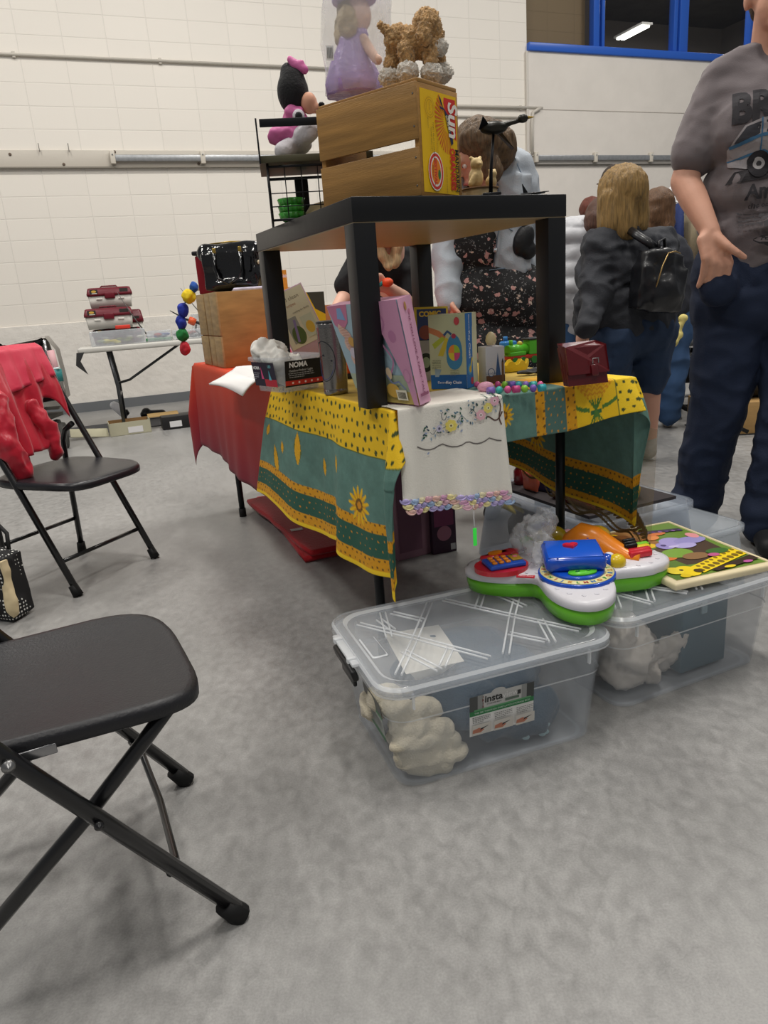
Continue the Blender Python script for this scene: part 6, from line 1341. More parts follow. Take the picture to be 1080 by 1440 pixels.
# ================================================================== PEOPLE
SK = pm('d09c84', .55, nscale=9, namt=.06, bump=.12, bscale=140)
def hand(w, d, n, lat, curl=.5, s=1.0, fing=True, thumb=1, tc=.5):
    """prims for a hand: w wrist, d finger direction, n palm normal, lat toward the thumb"""
    d = V(d).normalized(); n = V(n).normalized(); lat = V(lat).normalized(); out = []
    for k, o in enumerate((.030, .010, -.010, -.028)):
        kn = w + d * (.088 - .004 * abs(k - 1)) * s + lat * o * s; out.append(('c', w + lat * o * .55 * s + d * .01, kn, .017 * s, .0125 * s))
        if fing:
            L = (.040, .046, .043, .033)[k] * s; p = kn; dd_ = d.copy()
            for j in range(3):
                ang = curl * (.5 + .35 * j); dd_ = (d * math.cos(ang * (j + 1) * .6) + n * math.sin(ang * (j + 1) * .6)).normalized(); p2 = p + dd_ * L * (1, .68, .55)[j]; out.append(('c', p, p2, (.0092 - .0008 * j) * s, (.0086 - .0009 * j) * s)); p = p2
    if thumb:
        a = w + d * .022 * s + lat * .022 * s; b_ = a + (d * .6 + lat * .8).normalized() * .042 * s; c = b_ + (d * (.8) + lat * .35 + n * tc).normalized() * .034 * s; e = c + (d * .9 + lat * .1 + n * tc).normalized() * .026 * s
        out += [('c', a, b_, .016 * s, .012 * s), ('c', b_, c, .0115 * s, .0105 * s), ('c', c, e, .0105 * s, .009 * s)]
    return out
def head(c, fwd, s=1.0, up=V((0, 0, 1))):
    """head with jaw, nose, ears, brow"""
    f = V(fwd).normalized(); u = V(up).normalized(); u = (u - f * u.dot(f)).normalized(); r = f.cross(u)
    R = Matrix((r, f, u)).transposed(); g = lambda x, y, z: c + (r * x + f * y + u * z) * s
    return [('b', g(0, -.012, .025), (.077 * s, .095 * s, .092 * s), R), ('b', g(0, .022, -.04), (.058 * s, .062 * s, .07 * s), R), ('b', g(0, .058, -.088), (.026 * s, .024 * s, .022 * s), R),
            ('c', g(0, .082, .02), g(0, .108, -.022), .009 * s, .014 * s), ('b', g(.079, -.01, -.005), (.01 * s, .018 * s, .03 * s), R), ('b', g(-.079, -.01, -.005), (.01 * s, .018 * s, .03 * s), R), ('c', g(-.03, .078, .03), g(.03, .078, .03), .012 * s, .012 * s), ('c', g(-.018, .082, -.055), g(.018, .082, -.055), .009 * s, .009 * s)], g
def face(t, g, s=1.0, brow='4a3626', lip='b06a60'):
    for x in (-.031, .031):
        e = MB().ball(g(x, .070, .008), .010 * s, pm('e0d4cc', .3), 12).build('eye', t); MB().ball(g(x, .0765, .008), .0048 * s, pm('3a2c20', .3), 8).build('iris', e)
        MB().caps(g(x - .016, .088, .030), g(x + .016, .088, .032), .004 * s, .004 * s, pm(brow, .8), 8).build('eyebrow', t)
    MB().caps(g(-.02, .088, -.055), g(.02, .088, -.055), .005 * s, .005 * s, pm(lip, .5), 8).build('mouth', t)
def person(label): return thing('person', label, 'person')
def wr(a, f=9, sd=1, st=(1, 1, 1)): return lambda c: ridge(f, a, sd, st)(c) + nz(f * 3, a * .35, sd)(c)
def hairmat(c, amt=.35): return pm(c, .55, nscale=26, namt=amt, bump=.9, bscale=55, stretch=(5, 5, .5), detail=5)

# ---- man in the grey T-shirt
YM = 2.60; mn = person('person in a grey printed T-shirt and dark jeans, hand in pocket'); w = lambda x, y, dy=0: at(x, y, YM + dy)
nk, hd = w(1085, 62, .03), w(1094, -12, -.01)
sR, sL = w(1006, 112, .05), w(1178, 108, -.10); eR, wR = w(963, 255, .03), w(999, 326, -.10); eL, wL = w(1215, 265, -.05), w(1200, 345, -.2)
pv = w(1090, 395, .02); hR, hL = w(1035, 415, .03), w(1128, 415, -.03); ch = w(1092, 190, -.0)
aR = V((1.197, 2.66, .09)); aL = V((1.375, 2.47, .09)); kR, kL = hR.lerp(aR, .5) + V((0, -.04, 0)), hL.lerp(aL, .5) + V((0, -.04, 0))
fw = V((-.37, -.93, 0))
hp_, g = head(hd, fw, 1.08)
pk = w(1022, 352, -.15); hdir = (w(1028, 400, -.13) - wR).normalized()
skin = hp_ + [('c', nk + V((0, 0, -.04)), hd + V((.0, .01, -.03)), .064, .058), ('c', sR.lerp(eR, .12), eR, .040, .047), ('c', eR, eR.lerp(wR, .35), .047, .046), ('c', eR.lerp(wR, .35), wR, .046, .031), ('c', sL.lerp(eL, .12), eL, .040, .047), ('c', eL, wL, .046, .031), ('c', nk, ch, .06, .09), ('c', ch, pv, .10, .10), ('c', sR + V((.02, 0, -.03)), sL + V((-.02, 0, -.03)), .04, .04), ('c', hR, kR, .08, .055), ('c', kR, aR, .052, .036), ('c', hL, kL, .08, .055), ('c', kL, aL, .052, .036)]
for a_, b_ in (((988, 338), (992, 364)), ((996, 340), (1003, 370)), ((1004, 341), (1014, 373)), ((1012, 341), (1026, 370))):
    k1, k2 = w(*a_, -.115), w(*b_, -.135); skin += [('c', wR, k1, .026, .020), ('c', k1, k2, .0185, .0145), ('c', k2, k2 + V((0, .015, -.05)), .0125, .011), ('c', k2 + V((0, .015, -.05)), k2 + V((-.005, .03, -.085)), .011, .009)]
skin += [('c', w(1006, 333, -.12), w(1024, 347, -.155), .020, .015), ('c', w(1024, 347, -.155), w(1036, 355, -.165), .0145, .0125), ('c', w(1036, 355, -.165), w(1047, 362, -.163), .0125, .0100)]
skin += hand(wL, V((0, -.1, -1)), V((-1, 0, 0)), V((0, -1, .1)), .5, 1.05)
blob('body', skin, SK, .006, 4, None, mn)
face(mn, g, 1.08)
blob('hair', [('b', g(0, -.025, .055), (.089, .10, .085)), ('b', g(0, -.06, .0), (.08, .07, .08))], hairmat('4a3626'), .008, 3, nz(40, .006), mn)
SHM = pm('6a6264', .9, nscale=5, namt=.05, bump=.25, bscale=350, sheen=.2)
shp = [('c', sR + V((.02, 0, -.005)), sL + V((-.02, 0, -.005)), .064, .064), ('c', nk + V((-.05, 0, -.045)), nk + V((.07, -.03, -.045)), .060, .060), ('c', nk + V((-.05, 0, -.05)), sR + V((.01, 0, -.0)), .060, .056), ('c', nk + V((.05, 0, -.05)), sL + V((-.01, 0, -.0)), .060, .056), ('c', sR + V((.03, -.0, -.06)), sL + V((-.03, 0, -.06)), .085, .085), ('c', sR + V((.06, -.01, -.13)), sL + V((-.06, 0, -.13)), .112, .112), ('c', w(1050, 190, .0), w(1135, 190, -.05), .135, .13), ('c', w(1046, 270, .0), w(1138, 270, -.05), .13, .13), ('c', w(1042, 330, .0), w(1138, 335, -.05), .128, .128), ('c', w(1056, 352, .0), w(1132, 354, -.05), .132, .132),
       ('c', sR + V((.0, 0, -.005)), sR.lerp(eR, .74), .056, .070), ('c', sR.lerp(eR, .3) + V((.03, 0, 0)), sR.lerp(eR, .72) + V((.022, 0, 0)), .055, .062), ('c', sL, sL.lerp(eL, .72), .058, .074)]
wsh = (lambda f1, f2, f3: lambda c: f1(c) + f2(c) + f3(c))(ridge(5, .009, 4, (1.4, 1, .7)), ridge(11, .0035, 7, (.7, 1, 1.6)), nz(26, .003, 2))
sho = blob('t_shirt', shp, SHM, .008, 6, lambda c: wsh(c) * (1.0 if c.z > 1.15 else 1.6), mn)
JN = pm('18243c', .85, nscale=4, namt=.14, bump=.35, bscale=300)
jw = (lambda f1, f2: lambda c: f1(c) + f2(c))(ridge(6, .008, 9, (1, 1, .7)), ridge(13, .004, 3, (.9, .9, 1.3)))
blob('jeans', [('c', w(1034, 384, .02), w(1132, 380, -.02), .142, .135), ('c', w(1034, 425, .02), w(1130, 420, -.02), .146, .14), ('c', hR + V((-.005, 0, -.02)), kR, .125, .098), ('c', kR, aR + V((0, 0, -.0)), .098, .082), ('c', hL, kL, .122, .096), ('c', kL, aL + V((0, 0, .0)), .096, .082), ('b', aR + V((0, -.0, -.015)), (.086, .092, .05)), ('b', aL + V((0, -.0, -.015)), (.086, .092, .05)), ('c', w(1085, 400, .0), w(1085, 450, .0), .11, .07), ('b', w(1012, 402, -.098), (.062, .046, .062))], JN, .009, 4, lambda c: jw(c) + (.006 * math.sin(c.z * 60) if c.z < .22 else 0), mn)
for k, a in enumerate((aR, aL)): blob('shoe', [('c', V((a.x, a.y, .045)), V((a.x, a.y, .04)) + fw * .16, .045, .04), ('c', V((a.x, a.y + .03, .04)), V((a.x, a.y, .08)), .042, .045)], pm('15161a', .6), .008, 3, None, mn)
# print on the shirt front, laid onto the cloth surface
bvh = BVHTree.FromObject(sho, bpy.context.evaluated_depsgraph_get())
px_ = V((.93, -.37, 0)); po = w(1030, 180, -.16)
def on_shirt(a, b_, h):
    p = po + px_ * a + V((0, 0, b_)) + fw * .6
    hit = bvh.ray_cast(p, -fw)
    return (hit[0] + hit[1] * (.003 + h * 3) * (1 if hit[1].dot(fw) > 0 else -1)) if hit[0] is not None else p - fw * .5
it = [('t', 'BRONCO', .0, .062, .125, '2c2a2e', 0, .05, 'LEFT', 0, .8), ('t', 'FORD', .14, .165, .06, '2c2a2e', 0, .04, 'LEFT'),
      ('p', [(-.005, -.155), (.36, -.125), (.36, -.09), (.02, -.12)], '2e2b2e')]
it += [('p', [(-.005, -.05), (.04, .012), (.09, .03), (.36, .034), (.36, -.10), (.05, -.115), (.0, -.10)], '9a9496'), ('p', [(.012, -.035), (.045, .008), (.085, .02), (.085, -.012), (.05, -.03)], '3a3a40'), ('p', [(.10, .022), (.18, .026), (.18, -.008), (.10, -.012)], '35353c'), ('p', [(.20, .026), (.30, .028), (.30, -.006), (.20, -.008)], '35353c'),
       ('s', [(-.0, -.045), (.05, -.03), (.09, -.018), (.20, -.014), (.36, -.01)], .009, '3f6a8c'), ('s', [(.0, -.085), (.10, -.06), (.15, -.09), (.22, -.075), (.36, -.07)], .008, '3f6a8c'), ('s', [(.088, .03), (.09, -.06)], .004, '3f6a8c'), ('s', [(.19, .03), (.19, -.08)], .003, '4a4a50'), ('e', .088, -.10, .036, .042, '242226'), ('e', .086, -.10, .018, .022, 'aaa6a6'), ('e', .086, -.10, .008, .010, '3a383a'), ('e', .30, -.09, .036, .042, '242226'), ('e', .30, -.09, .018, .022, 'aaa6a6'),
       ('t', "America's", .055, -.185, .058, '2c2a2e', 0, .03, 'LEFT', 0, .9), ('t', 'the open road favorite', .065, -.222, .022, '38353a', 0, .01, 'LEFT')]
it += grid_text(.035, .28, -.25, .013, 4, .005, '4a474a', seed=3); e = ell(.13, -.325, .045, .017, 30); it += [('p', e, '2c2a2e'), ('p', ell(.13, -.325, .041, .0135, 30), '6a6264'), ('t', 'Ford', .13, -.325, .022, '2c2a2e', 0, .02, 'CENTER', .2)]
def subdiv(q, n=1):
    for _ in range(n): bmesh.ops.subdivide_edges(q.bm, edges=[e for e in q.bm.edges if e.calc_length() > .012], cuts=2, use_grid_fill=True)
q = MB(); q2 = MB(); printed(q, lambda a, b_, h: V((a, b_, h)), it, .00012, .85); bmesh.ops.triangulate(q.bm, faces=q.bm.faces); subdiv(q, 2)
for v_ in q.bm.verts: v_.co = on_shirt(v_.co.x, v_.co.y, v_.co.z)
q.build('shirt_print', mn, fix=False)

# ---- woman with blonde hair, charcoal jacket and black backpack
YW = 3.82; pw_ = person('person with shoulder length blonde hair, charcoal jacket and black leather backpack'); w = lambda x, y, dy=0: at(x, y, YW + dy)
nk, hd = w(880, 320, .02), w(874, 272, .0); sL, sR = w(846, 350, -.05), w(928, 345, .10); eL, eR = w(838, 410, -.12), w(942, 405, .16); wl_, wr_ = w(826, 462, -.25), w(925, 430, .30)
pv = w(880, 465, .0); hL, hR = w(862, 475, -.04), w(912, 475, .05); fw2 = V((-.55, .75, 0)).normalized()
aR_, aL_ = V((1.475, 3.86, .08)), V((1.16, 3.84, .08)); kR_, kL_ = hR.lerp(aR_, .52), hL.lerp(aL_, .52)
hp_, g = head(hd, fw2, 1.0)
blob('body', hp_ + [('c', nk, hd, .052, .05), ('c', sL, eL, .055, .045), ('c', eL, wl_, .042, .030), ('c', sR, eR, .055, .045), ('c', eR, wr_, .042, .03), ('c', nk, pv, .08, .13), ('c', hL, kL_, .09, .06), ('c', kL_, aL_, .062, .036), ('b', kL_.lerp(aL_, .3), (.058, .06, .1)), ('c', hR, kR_, .09, .06), ('c', kR_, aR_, .062, .036), ('b', kR_.lerp(aR_, .3), (.056, .06, .11))] + hand(wl_, V((-.3, .3, -1)), V((1, 0, 0)), V((-.3, .8, 0)), .6) + hand(wr_, V((-.3, .3, -1)), V((-1, 0, 0)), V((-.3, .8, 0)), .6), SK, .008, 4, None, pw_)
face(pw_, g)
blob('hair', [('b', w(876, 268, .0), (.125, .115, .125)), ('c', w(862, 280, -.03), w(860, 318, -.04), .075, .07), ('c', w(888, 278, 0), w(892, 316, 0), .08, .07), ('c', w(875, 285, -.03), w(876, 325, -.05), .08, .065), ('c', w(858, 300, .0), w(852, 318, .0), .05, .03)], hairmat('866a3c', .4), .009, 4, nz(26, .008, 2, (3, 3, .4)), pw_)
JK = pm('2a2c32', .8, nscale=5, namt=.15, bump=.5, bscale=160)
blob('jacket', [('c', w(852, 352, -.03), w(924, 350, .06), .10, .10), ('c', w(855, 385, 0), w(915, 385, .05), .155, .155), ('c', w(856, 430, 0), w(910, 430, .05), .17, .165), ('c', w(856, 452, 0), w(906, 450, .05), .172, .168), ('c', w(880, 330, .02), w(884, 345, .02), .085, .13), ('c', sL, eL, .086, .078), ('c', sL, sL.lerp(hL, .6), .10, .11), ('c', eL, wl_.lerp(eL, .05), .076, .060), ('c', sR, eR, .088, .078), ('c', eR, wr_, .078, .06)], JK, .010, 4, (lambda f1, f2, f3: lambda c: f1(c) + f2(c) + f3(c))(ridge(5, .012, 3, (1, 1, .8)), ridge(11, .008, 5, (1, 1, 1.5)), nz(28, .004, 3)), pw_)
blob('denim_shorts', [('c', w(865, 462, 0), w(910, 462, .03), .16, .155), ('c', hL, kL_ + V((0, 0, .05)), .14, .11), ('c', hR, kR_ + V((0, 0, .09)), .135, .10)], pm('22344e', .85, nscale=6, namt=.15, bump=.3, bscale=200), .010, 4, wr(.008, 9, 2), pw_)
for a in (aR_, aL_): blob('shoe', [('c', V((a.x, a.y, .05)), V((a.x, a.y, .04)) + fw2 * .13, .042, .038), ('c', V((a.x, a.y, .05)), V((a.x, a.y, .12)), .043, .040)], pm('b9b4ac', .8, nscale=30, namt=.2), .008, 3, None, pw_)
bk = thing('backpack', 'glossy black leather backpack hanging on the back of charcoal jacket', 'backpack', w(925, 393, -.22)); LB2 = pm('121317', .36, coat=.12, bump=.3, bscale=30)
Rb2 = Matrix.Rotation(.18, 3, 'Z') @ Matrix.Rotation(.14, 3, 'Y')
blob('body', [('x', (0, 0, -.045), (.235, .11, .20), Rb2), ('x', (.0, .01, .03), (.20, .10, .18), Rb2), ('b', (0, -.02, -.06), (.12, .075, .10), Rb2), ('b', (.01, 0, .09), (.095, .055, .055), Rb2)], LB2, .009, 9, wr(.006, 10, 5), bk)
MB().tube([(-.045, -.075, -.06), (-.03, -.088, .0), (-.012, -.085, .06), (.02, -.068, .115), (.06, -.05, .12), (.09, -.03, .11)], .0035, pm('a88c5c', .3, .8), 6).build('zipper', bk)
MB().tube([(.0, .0, .13), (-.05, -.0, .17), (-.09, .05, .21), (-.10, .12, .24)], .02, LB2, 8, flat=.5).build('strap', bk); MB().tube([(.0, -.01, .12), (-.01, -.02, .17), (.02, -.01, .18), (.03, 0, .13)], .008, LB2, 8).build('top_handle', bk)

# ---- woman in the pale denim jacket and floral dress
YD = 3.05; pd = person('person in a pale denim jacket and black floral dress leaning forward'); w = lambda x, y, dy=0: at(x, y, YD + dy)
hd = w(672, 222, -.14); nk = w(690, 215, -.02); sR, sL = w(722, 240, .0), w(632, 250, -.05); eR, wR = w(752, 330, .02), w(752, 408, -.05); eL, wL = w(628, 345, -.02), w(632, 415, -.12)
pv = w(695, 440, .0); fw3 = V((-.86, -.12, -.50)).normalized()
hp_, g = head(hd, fw3, .95, V((-.5, -.2, .8)))
blob('body', hp_ + [('c', nk, hd, .052, .05), ('c', sR, eR, .055, .042), ('c', eR, wR, .040, .027), ('c', sL, eL, .055, .042), ('c', eL, wL, .04, .027), ('c', nk, w(685, 320, .03), .05, .08), ('c', w(685, 320, .03), pv, .09, .11), ('c', w(680, 440), V((.50, 3.10, .08)), .09, .045), ('c', w(712, 440), V((.72, 3.14, .08)), .09, .045)] + hand(wR, V((-.02, -.1, -1)), V((-1, 0, 0)), V((-.1, -1, 0)), .5, .95) + hand(wL, V((.1, -.3, -1)), V((1, 0, 0)), V((0, -1, 0)), .5, .95), SK, .0065, 4, None, pd)
face(pd, g, .95)
blob('hair', [('b', g(0, -.03, .045), (.098, .11, .085)), ('b', g(0, -.07, .0), (.09, .07, .09)), ('c', g(.05, -.02, .05), g(.075, .0, -.04), .045, .045), ('c', g(.05, -.05, -.02), g(.06, -.05, -.10), .04, .03), ('c', g(-.05, -.02, .05), g(-.075, .0, -.06), .04, .04), ('c', w(668, 190, -.1), w(694, 222, -.12), .035, .045)], hairmat('5c4730', .45), .0065, 3, nz(30, .007, 1, (1, 3, 1)), pd)
DJ = pm('a9b0b8', .85, nscale=7, namt=.12, bump=.4, bscale=220)
wj = wr(.010, 8, 6)
blob('denim_jacket', [('c', w(712, 238, .02), w(650, 246, .02), .085, .085), ('c', w(716, 262, -.0), w(720, 330, -.02), .095, .075), ('x', w(713, 318, -.085), (.115, .07, .36), ori(-.15, .05, -.02)), ('x', w(722, 318, -.03), (.13, .16, .34), ori(-.15, 0, 0)), ('x', w(705, 265, -.06), (.10, .09, .20), ori(-.15, .1, .1)), ('c', w(640, 280, .02), w(634, 400, .0), .085, .05), ('c', w(652, 290, .09), w(700, 290, .10), .12, .12), ('c', w(655, 350, .10), w(700, 350, .10), .12, .12), ('c', sR, eR, .078, .066), ('c', eR, wR.lerp(eR, .12), .066, .045), ('c', sL, eL, .075, .064), ('c', eL, wL.lerp(eL, -.1), .064, .048)], DJ, .008, 4, wj, pd)
q = MB().loft([[w(690, 205, -.12), w(700, 200, -.08), w(712, 232, -.12), w(700, 250, -.14)], [w(690, 205, -.10), w(700, 200, -.05), w(712, 232, -.10), w(700, 250, -.12)]], DJ); q.build('collar', pd)
q = MB(); st = pm('6f7f90', .8)
for pts in (([(700, 258), (704, 300), (694, 376)], [(712, 300), (742, 296)], [(712, 303), (716, 322), (730, 330), (742, 318)], [(688, 380), (735, 374)], [(722, 218), (738, 256), (742, 300)])): q.tube([w(x, y, -.125 if x < 730 else -.10) for x, y in pts], .0022, st, 5)
q.build('seams', pd)
for x, y in ((708, 296), (697, 352), (738, 307)): MB().ball(w(x, y, -.135), .010, pm('b8bcc0', .35, .7), 10).build('button', pd)
# floral dress material
mt = bpy.data.materials.new('floral_fabric'); mt.use_nodes = True; nt = mt.node_tree; N = nt.nodes; L = nt.links.new; b = N['Principled BSDF']; tc = N.new('ShaderNodeTexCoord')
def spots(scale, r, c1, prev, jit=1.0):
    vo = N.new('ShaderNodeTexVoronoi'); vo.inputs['Scale'].default_value = scale; vo.inputs['Randomness'].default_value = jit
    nn = N.new('ShaderNodeTexNoise'); nn.inputs['Scale'].default_value = scale * 2.2
    mxv = N.new('ShaderNodeVectorMath'); mxv.operation = 'MULTIPLY_ADD'; L(nn.outputs['Color'], mxv.inputs[0]); mxv.inputs[1].default_value = (.028, .028, .028); L(tc.outputs['Object'], mxv.inputs[2]); L(tc.outputs['Object'], nn.inputs['Vector']); L(mxv.outputs[0], vo.inputs['Vector'])
    lt_ = N.new('ShaderNodeMath'); lt_.operation = 'LESS_THAN'; lt_.inputs[1].default_value = r; L(vo.outputs['Distance'], lt_.inputs[0])
    mx = N.new('ShaderNodeMix'); mx.data_type = 'RGBA'; L(lt_.outputs[0], mx.inputs[0]); mx.inputs[7].default_value = (*lin(c1), 1)
    if prev is None: mx.inputs[6].default_value = (*lin('101012'), 1)
    else: L(prev, mx.inputs[6])
    return mx.outputs[2]
o1 = spots(70, .22, '8c8c8c', None); o1 = spots(24, .26, 'b98a84', o1); o1 = spots(33, .16, 'c9b4a4', o1); L(o1, b.inputs['Base Color']); b.inputs['Roughness'].default_value = .8
blob('dress', [('c', w(672, 262, .0), w(668, 350, .0), .11, .125), ('c', w(665, 350, .0), w(712, 365, .05), .12, .10), ('c', w(668, 420, -.0), w(724, 420, .0), .15, .15), ('c', w(665, 500, .0), w(722, 500, .0), .17, .16), ('c', w(665, 570, .0), w(720, 570, .0), .18, .17)], mt, .010, 5, wr(.014, 7, 5, (1, 1, .25)), pd)
for x in (.50, .72): blob('shoe', [('c', V((x, 3.1, .045)), V((x - .04, 2.98, .035)), .04, .034)], pm('1c1c1e', .6), .008, 2, None, pd)
o = blob('belt_bag', [('b', w(736, 338, -.125), (.040, .026, .062), ori(0, 0, .4)), ('b', w(742, 352, -.12), (.036, .026, .036))], pm('101114', .5, bump=.4, bscale=80), .006, 4, None); tag(o, 'small black cross body bag at the hip over the denim jacket', 'bag')

# ---- seated seller in black T-shirt behind the table
YP = 3.55; ps = person('person in a black T-shirt bending over the far side of the table'); w = lambda x, y, dy=0: at(x, y, YP + dy)
nk = w(548, 350, -.02); hd = w(540, 318, -.12); sR, sL = w(508, 372, .0), w(572, 368, .04); eR, wR = w(488, 412, -.02), w(472, 436, -.16); eL, wL = w(575, 425, -.05), w(545, 404, -.18); pv = w(540, 470, .1)
fw4 = V((-.15, -.85, -.5)).normalized(); hp_, g = head(hd, fw4, .95)
blob('body', hp_ + [('c', nk, hd, .05, .05), ('c', sR, eR, .052, .042), ('c', eR, wR, .040, .027), ('c', sL, eL, .052, .042), ('c', eL, wL, .04, .027), ('c', nk, pv, .07, .13), ('c', pv, pv + V((-.05, -.1, -.35)), .10, .07), ('c', pv + V((-.05, -.1, -.35)), pv + V((-.05, .05, -.72)), .06, .04), ('c', pv + V((.12, 0, 0)), pv + V((.14, -.1, -.35)), .10, .07), ('c', pv + V((.14, -.1, -.35)), pv + V((.14, .05, -.72)), .06, .04)] + hand(wR, V((-.3, -.6, -.5)), V((0, -.3, -1)), V((1, -.2, 0)), .4, .95) + hand(wL, V((-.5, -.5, .2)), V((-.3, .3, -1)), V((0, -.5, .9)), .9, .95), pm('dcae98', .55, nscale=9, namt=.05), .0065, 4, None, ps)
face(ps, g, .95)
blob('hair', [('b', g(0, -.02, .05), (.095, .105, .085)), ('c', g(-.07, 0, .0), w(556, 372, -.16), .035, .02), ('c', g(.06, .02, .0), w(546, 376, -.17), .035, .018), ('b', g(0, -.06, 0), (.09, .07, .09))], hairmat('b39870', .3), .007, 3, nz(30, .006, 2), ps)
blob('t_shirt', [('c', sR, sL, .07, .07), ('c', w(522, 385, .02), w(560, 385, .04), .11, .11), ('c', w(522, 430, .06), w(562, 430, .08), .125, .125), ('c', w(528, 465, .1), w(562, 465, .1), .13, .13), ('c', sR, sR.lerp(eR, .8), .066, .070), ('c', sL, sL.lerp(eL, .7), .066, .070)], pm('101114', .85, bump=.2, bscale=120), .008, 4, wr(.008, 8, 2), ps)
blob('trousers', [('b', pv, (.16, .13, .12)), ('c', pv + V((-.05, 0, 0)), pv + V((-.05, -.1, -.35)), .11, .085), ('c', pv + V((-.05, -.1, -.35)), pv + V((-.05, .05, -.70)), .08, .06), ('c', pv + V((.12, 0, 0)), pv + V((.14, -.1, -.35)), .11, .085), ('c', pv + V((.14, -.1, -.35)), pv + V((.14, .05, -.70)), .08, .06)], pm('22242c', .85), .010, 3, None, ps)
q = MB().ball((0, 0, 0), (.026, .024, .02), pm('e8562c', .5), 14).caps((-.04, 0, -.01), (-.02, 0, 0), .009, .009, pm('2c8c8c', .5)); one('small_toy', q, 'small orange toy held in the hand of the black T-shirt person', 'toy', wL + V((.0, -.05, .02)))

# ---- background shoppers
def shopper(label, Y, hxy, hr, hair, neck, sh, top, topcol, hip, foot, botcol, facing, puffy=0, sleeves=None, hs=1.0, long=0):
    t = person(label); w = lambda x, y, dy=0: at(x, y, Y + dy)
    hd = w(*hxy); nk = w(*neck); s1, s2 = w(*sh[0]), w(*sh[1]); h = w(*hip); f = V(facing).normalized()
    hp_, g = head(hd, f, hs); e1, e2 = sleeves or (s1 + V((-.05, -.05, -.28)), s2 + V((.05, -.05, -.28))); w1, w2 = e1 + f * .12 + V((0, 0, -.18)), e2 + f * .12 + V((0, 0, -.18))
    fl = V((foot[0], foot[1], .07)); sd = V((f.y, -f.x, 0)).normalized() * .10
    blob('body', hp_ + [('c', nk, hd, .05, .05), ('c', s1, e1, .05, .04), ('c', e1, w1, .04, .028), ('c', s2, e2, .05, .04), ('c', e2, w2, .04, .028), ('c', nk, h, .08, .12), ('c', h + sd, fl + sd, .08, .045), ('c', h - sd, fl - sd, .08, .045)] + hand(w1, V((0, 0, -1)) + f * .4, f, sd, .5) + hand(w2, V((0, 0, -1)) + f * .4, f, -sd, .5), SK, .010, 3, None, t)
    face(t, g, hs)
    blob('hair', [('b', g(0, -.025, .04), (.098 * hs, .112 * hs, .098 * hs)), ('b', g(0, -.06, -.03), (.09 * hs, .07 * hs, .10 * hs))] + ([('c', g(-.04, -.05, -.02), g(-.05, -.07, -long), .06, .045), ('c', g(.04, -.05, -.02), g(.05, -.07, -long), .06, .045)] if long else []), hairmat(hair), .010, 3, nz(24, .007, 3), t)
    P_ = [('c', s1, s2, .085 + puffy, .085 + puffy), ('c', nk + V((0, 0, -.02)), nk.lerp(h, .5), .08 + puffy, .15 + puffy), ('c', nk.lerp(h, .4) - sd * .5, h - sd * .5, .14 + puffy, .15 + puffy), ('c', nk.lerp(h, .4) + sd * .5, h + sd * .5, .14 + puffy, .15 + puffy), ('c', s1, e1, .075 + puffy, .065 + puffy), ('c', e1, w1, .062 + puffy, .045 + puffy), ('c', s2, e2, .075 + puffy, .065 + puffy), ('c', e2, w2, .062 + puffy, .045 + puffy)]
    dsp = (lambda c: .018 * abs(math.sin(c.z * 34 + .6 * c.x)) - .01 + nz(14, .01, 3)(c)) if puffy else wr(.010, 7, 5)
    blob(top, P_, pm(topcol, .5 if puffy else .85, bump=.3, bscale=90), .011, 3, dsp, t)
    blob('jeans', [('b', h, (.17, .15, .14)), ('c', h + sd, fl + sd + V((0, 0, .02)), .115, .075), ('c', h - sd, fl - sd + V((0, 0, .02)), .115, .075)], pm(botcol, .85, nscale=5, namt=.12), .012, 3, wr(.008, 9), t)
    for k in (-1, 1): blob('shoe', [('c', fl + sd * k + V((0, 0, -.03)), fl + sd * k + f * .13 + V((0, 0, -.035)), .038, .034)], pm('b8b4b0', .7), .01, 2, None, t)
    return t, g
hz = shopper('person in a light grey puffer jacket bending beside the charcoal jacket person', 4.55, (846, 312, -.05), .1, '4c2f22', (838, 325), ((806, 335, -.02), (846, 345, .1)), 'puffer_jacket', 'b7b8bc', (818, 415, .0), (1.30, 4.65), '3c5c84', (.5, .75, -.35), .025, None, .95)
w = lambda x, y, dy=0: at(x, y, 4.55 + dy)
blob('hood', [('c', w(800, 318, .0), w(830, 318, -.02), .05, .055), ('c', w(812, 328, -.06), w(838, 338, -.03), .04, .04)], pm('bfc0c3', .5, bump=.3, bscale=90), .009, 3, wr(.012, 12, 4), hz[0])
shopper('person with auburn hair bending far behind the puffer jacket', 6.2, (832, 303, 0), .1, '5e2a1c', (838, 318), ((820, 330, 0), (850, 332, .1)), 'top', '33343c', (838, 395, 0), (1.93, 6.3), '2c3448', (-.3, -.6, -.6), 0, None, 1.0)
shopper('person with dark hair mostly hidden behind the blonde hair', 5.2, (862, 262, 0), .1, '2c2018', (866, 285), ((848, 305, 0), (885, 305, .1)), 'top', '3a3a40', (866, 395, 0), (1.80, 5.3), '26304a', (-.9, -.3, -.1), 0, None, 1.0)
shopper('person with straight brown hair and blue jeans beside the clothes rack', 4.7, (925, 298, 0), .1, '5c4028', (928, 320), ((905, 345, 0), (945, 348, .1)), 'sweater', '2c2e36', (930, 430, 0), (1.83, 4.75), '3a577e', (.3, .9, -.1), 0, None, 1.0, .17)

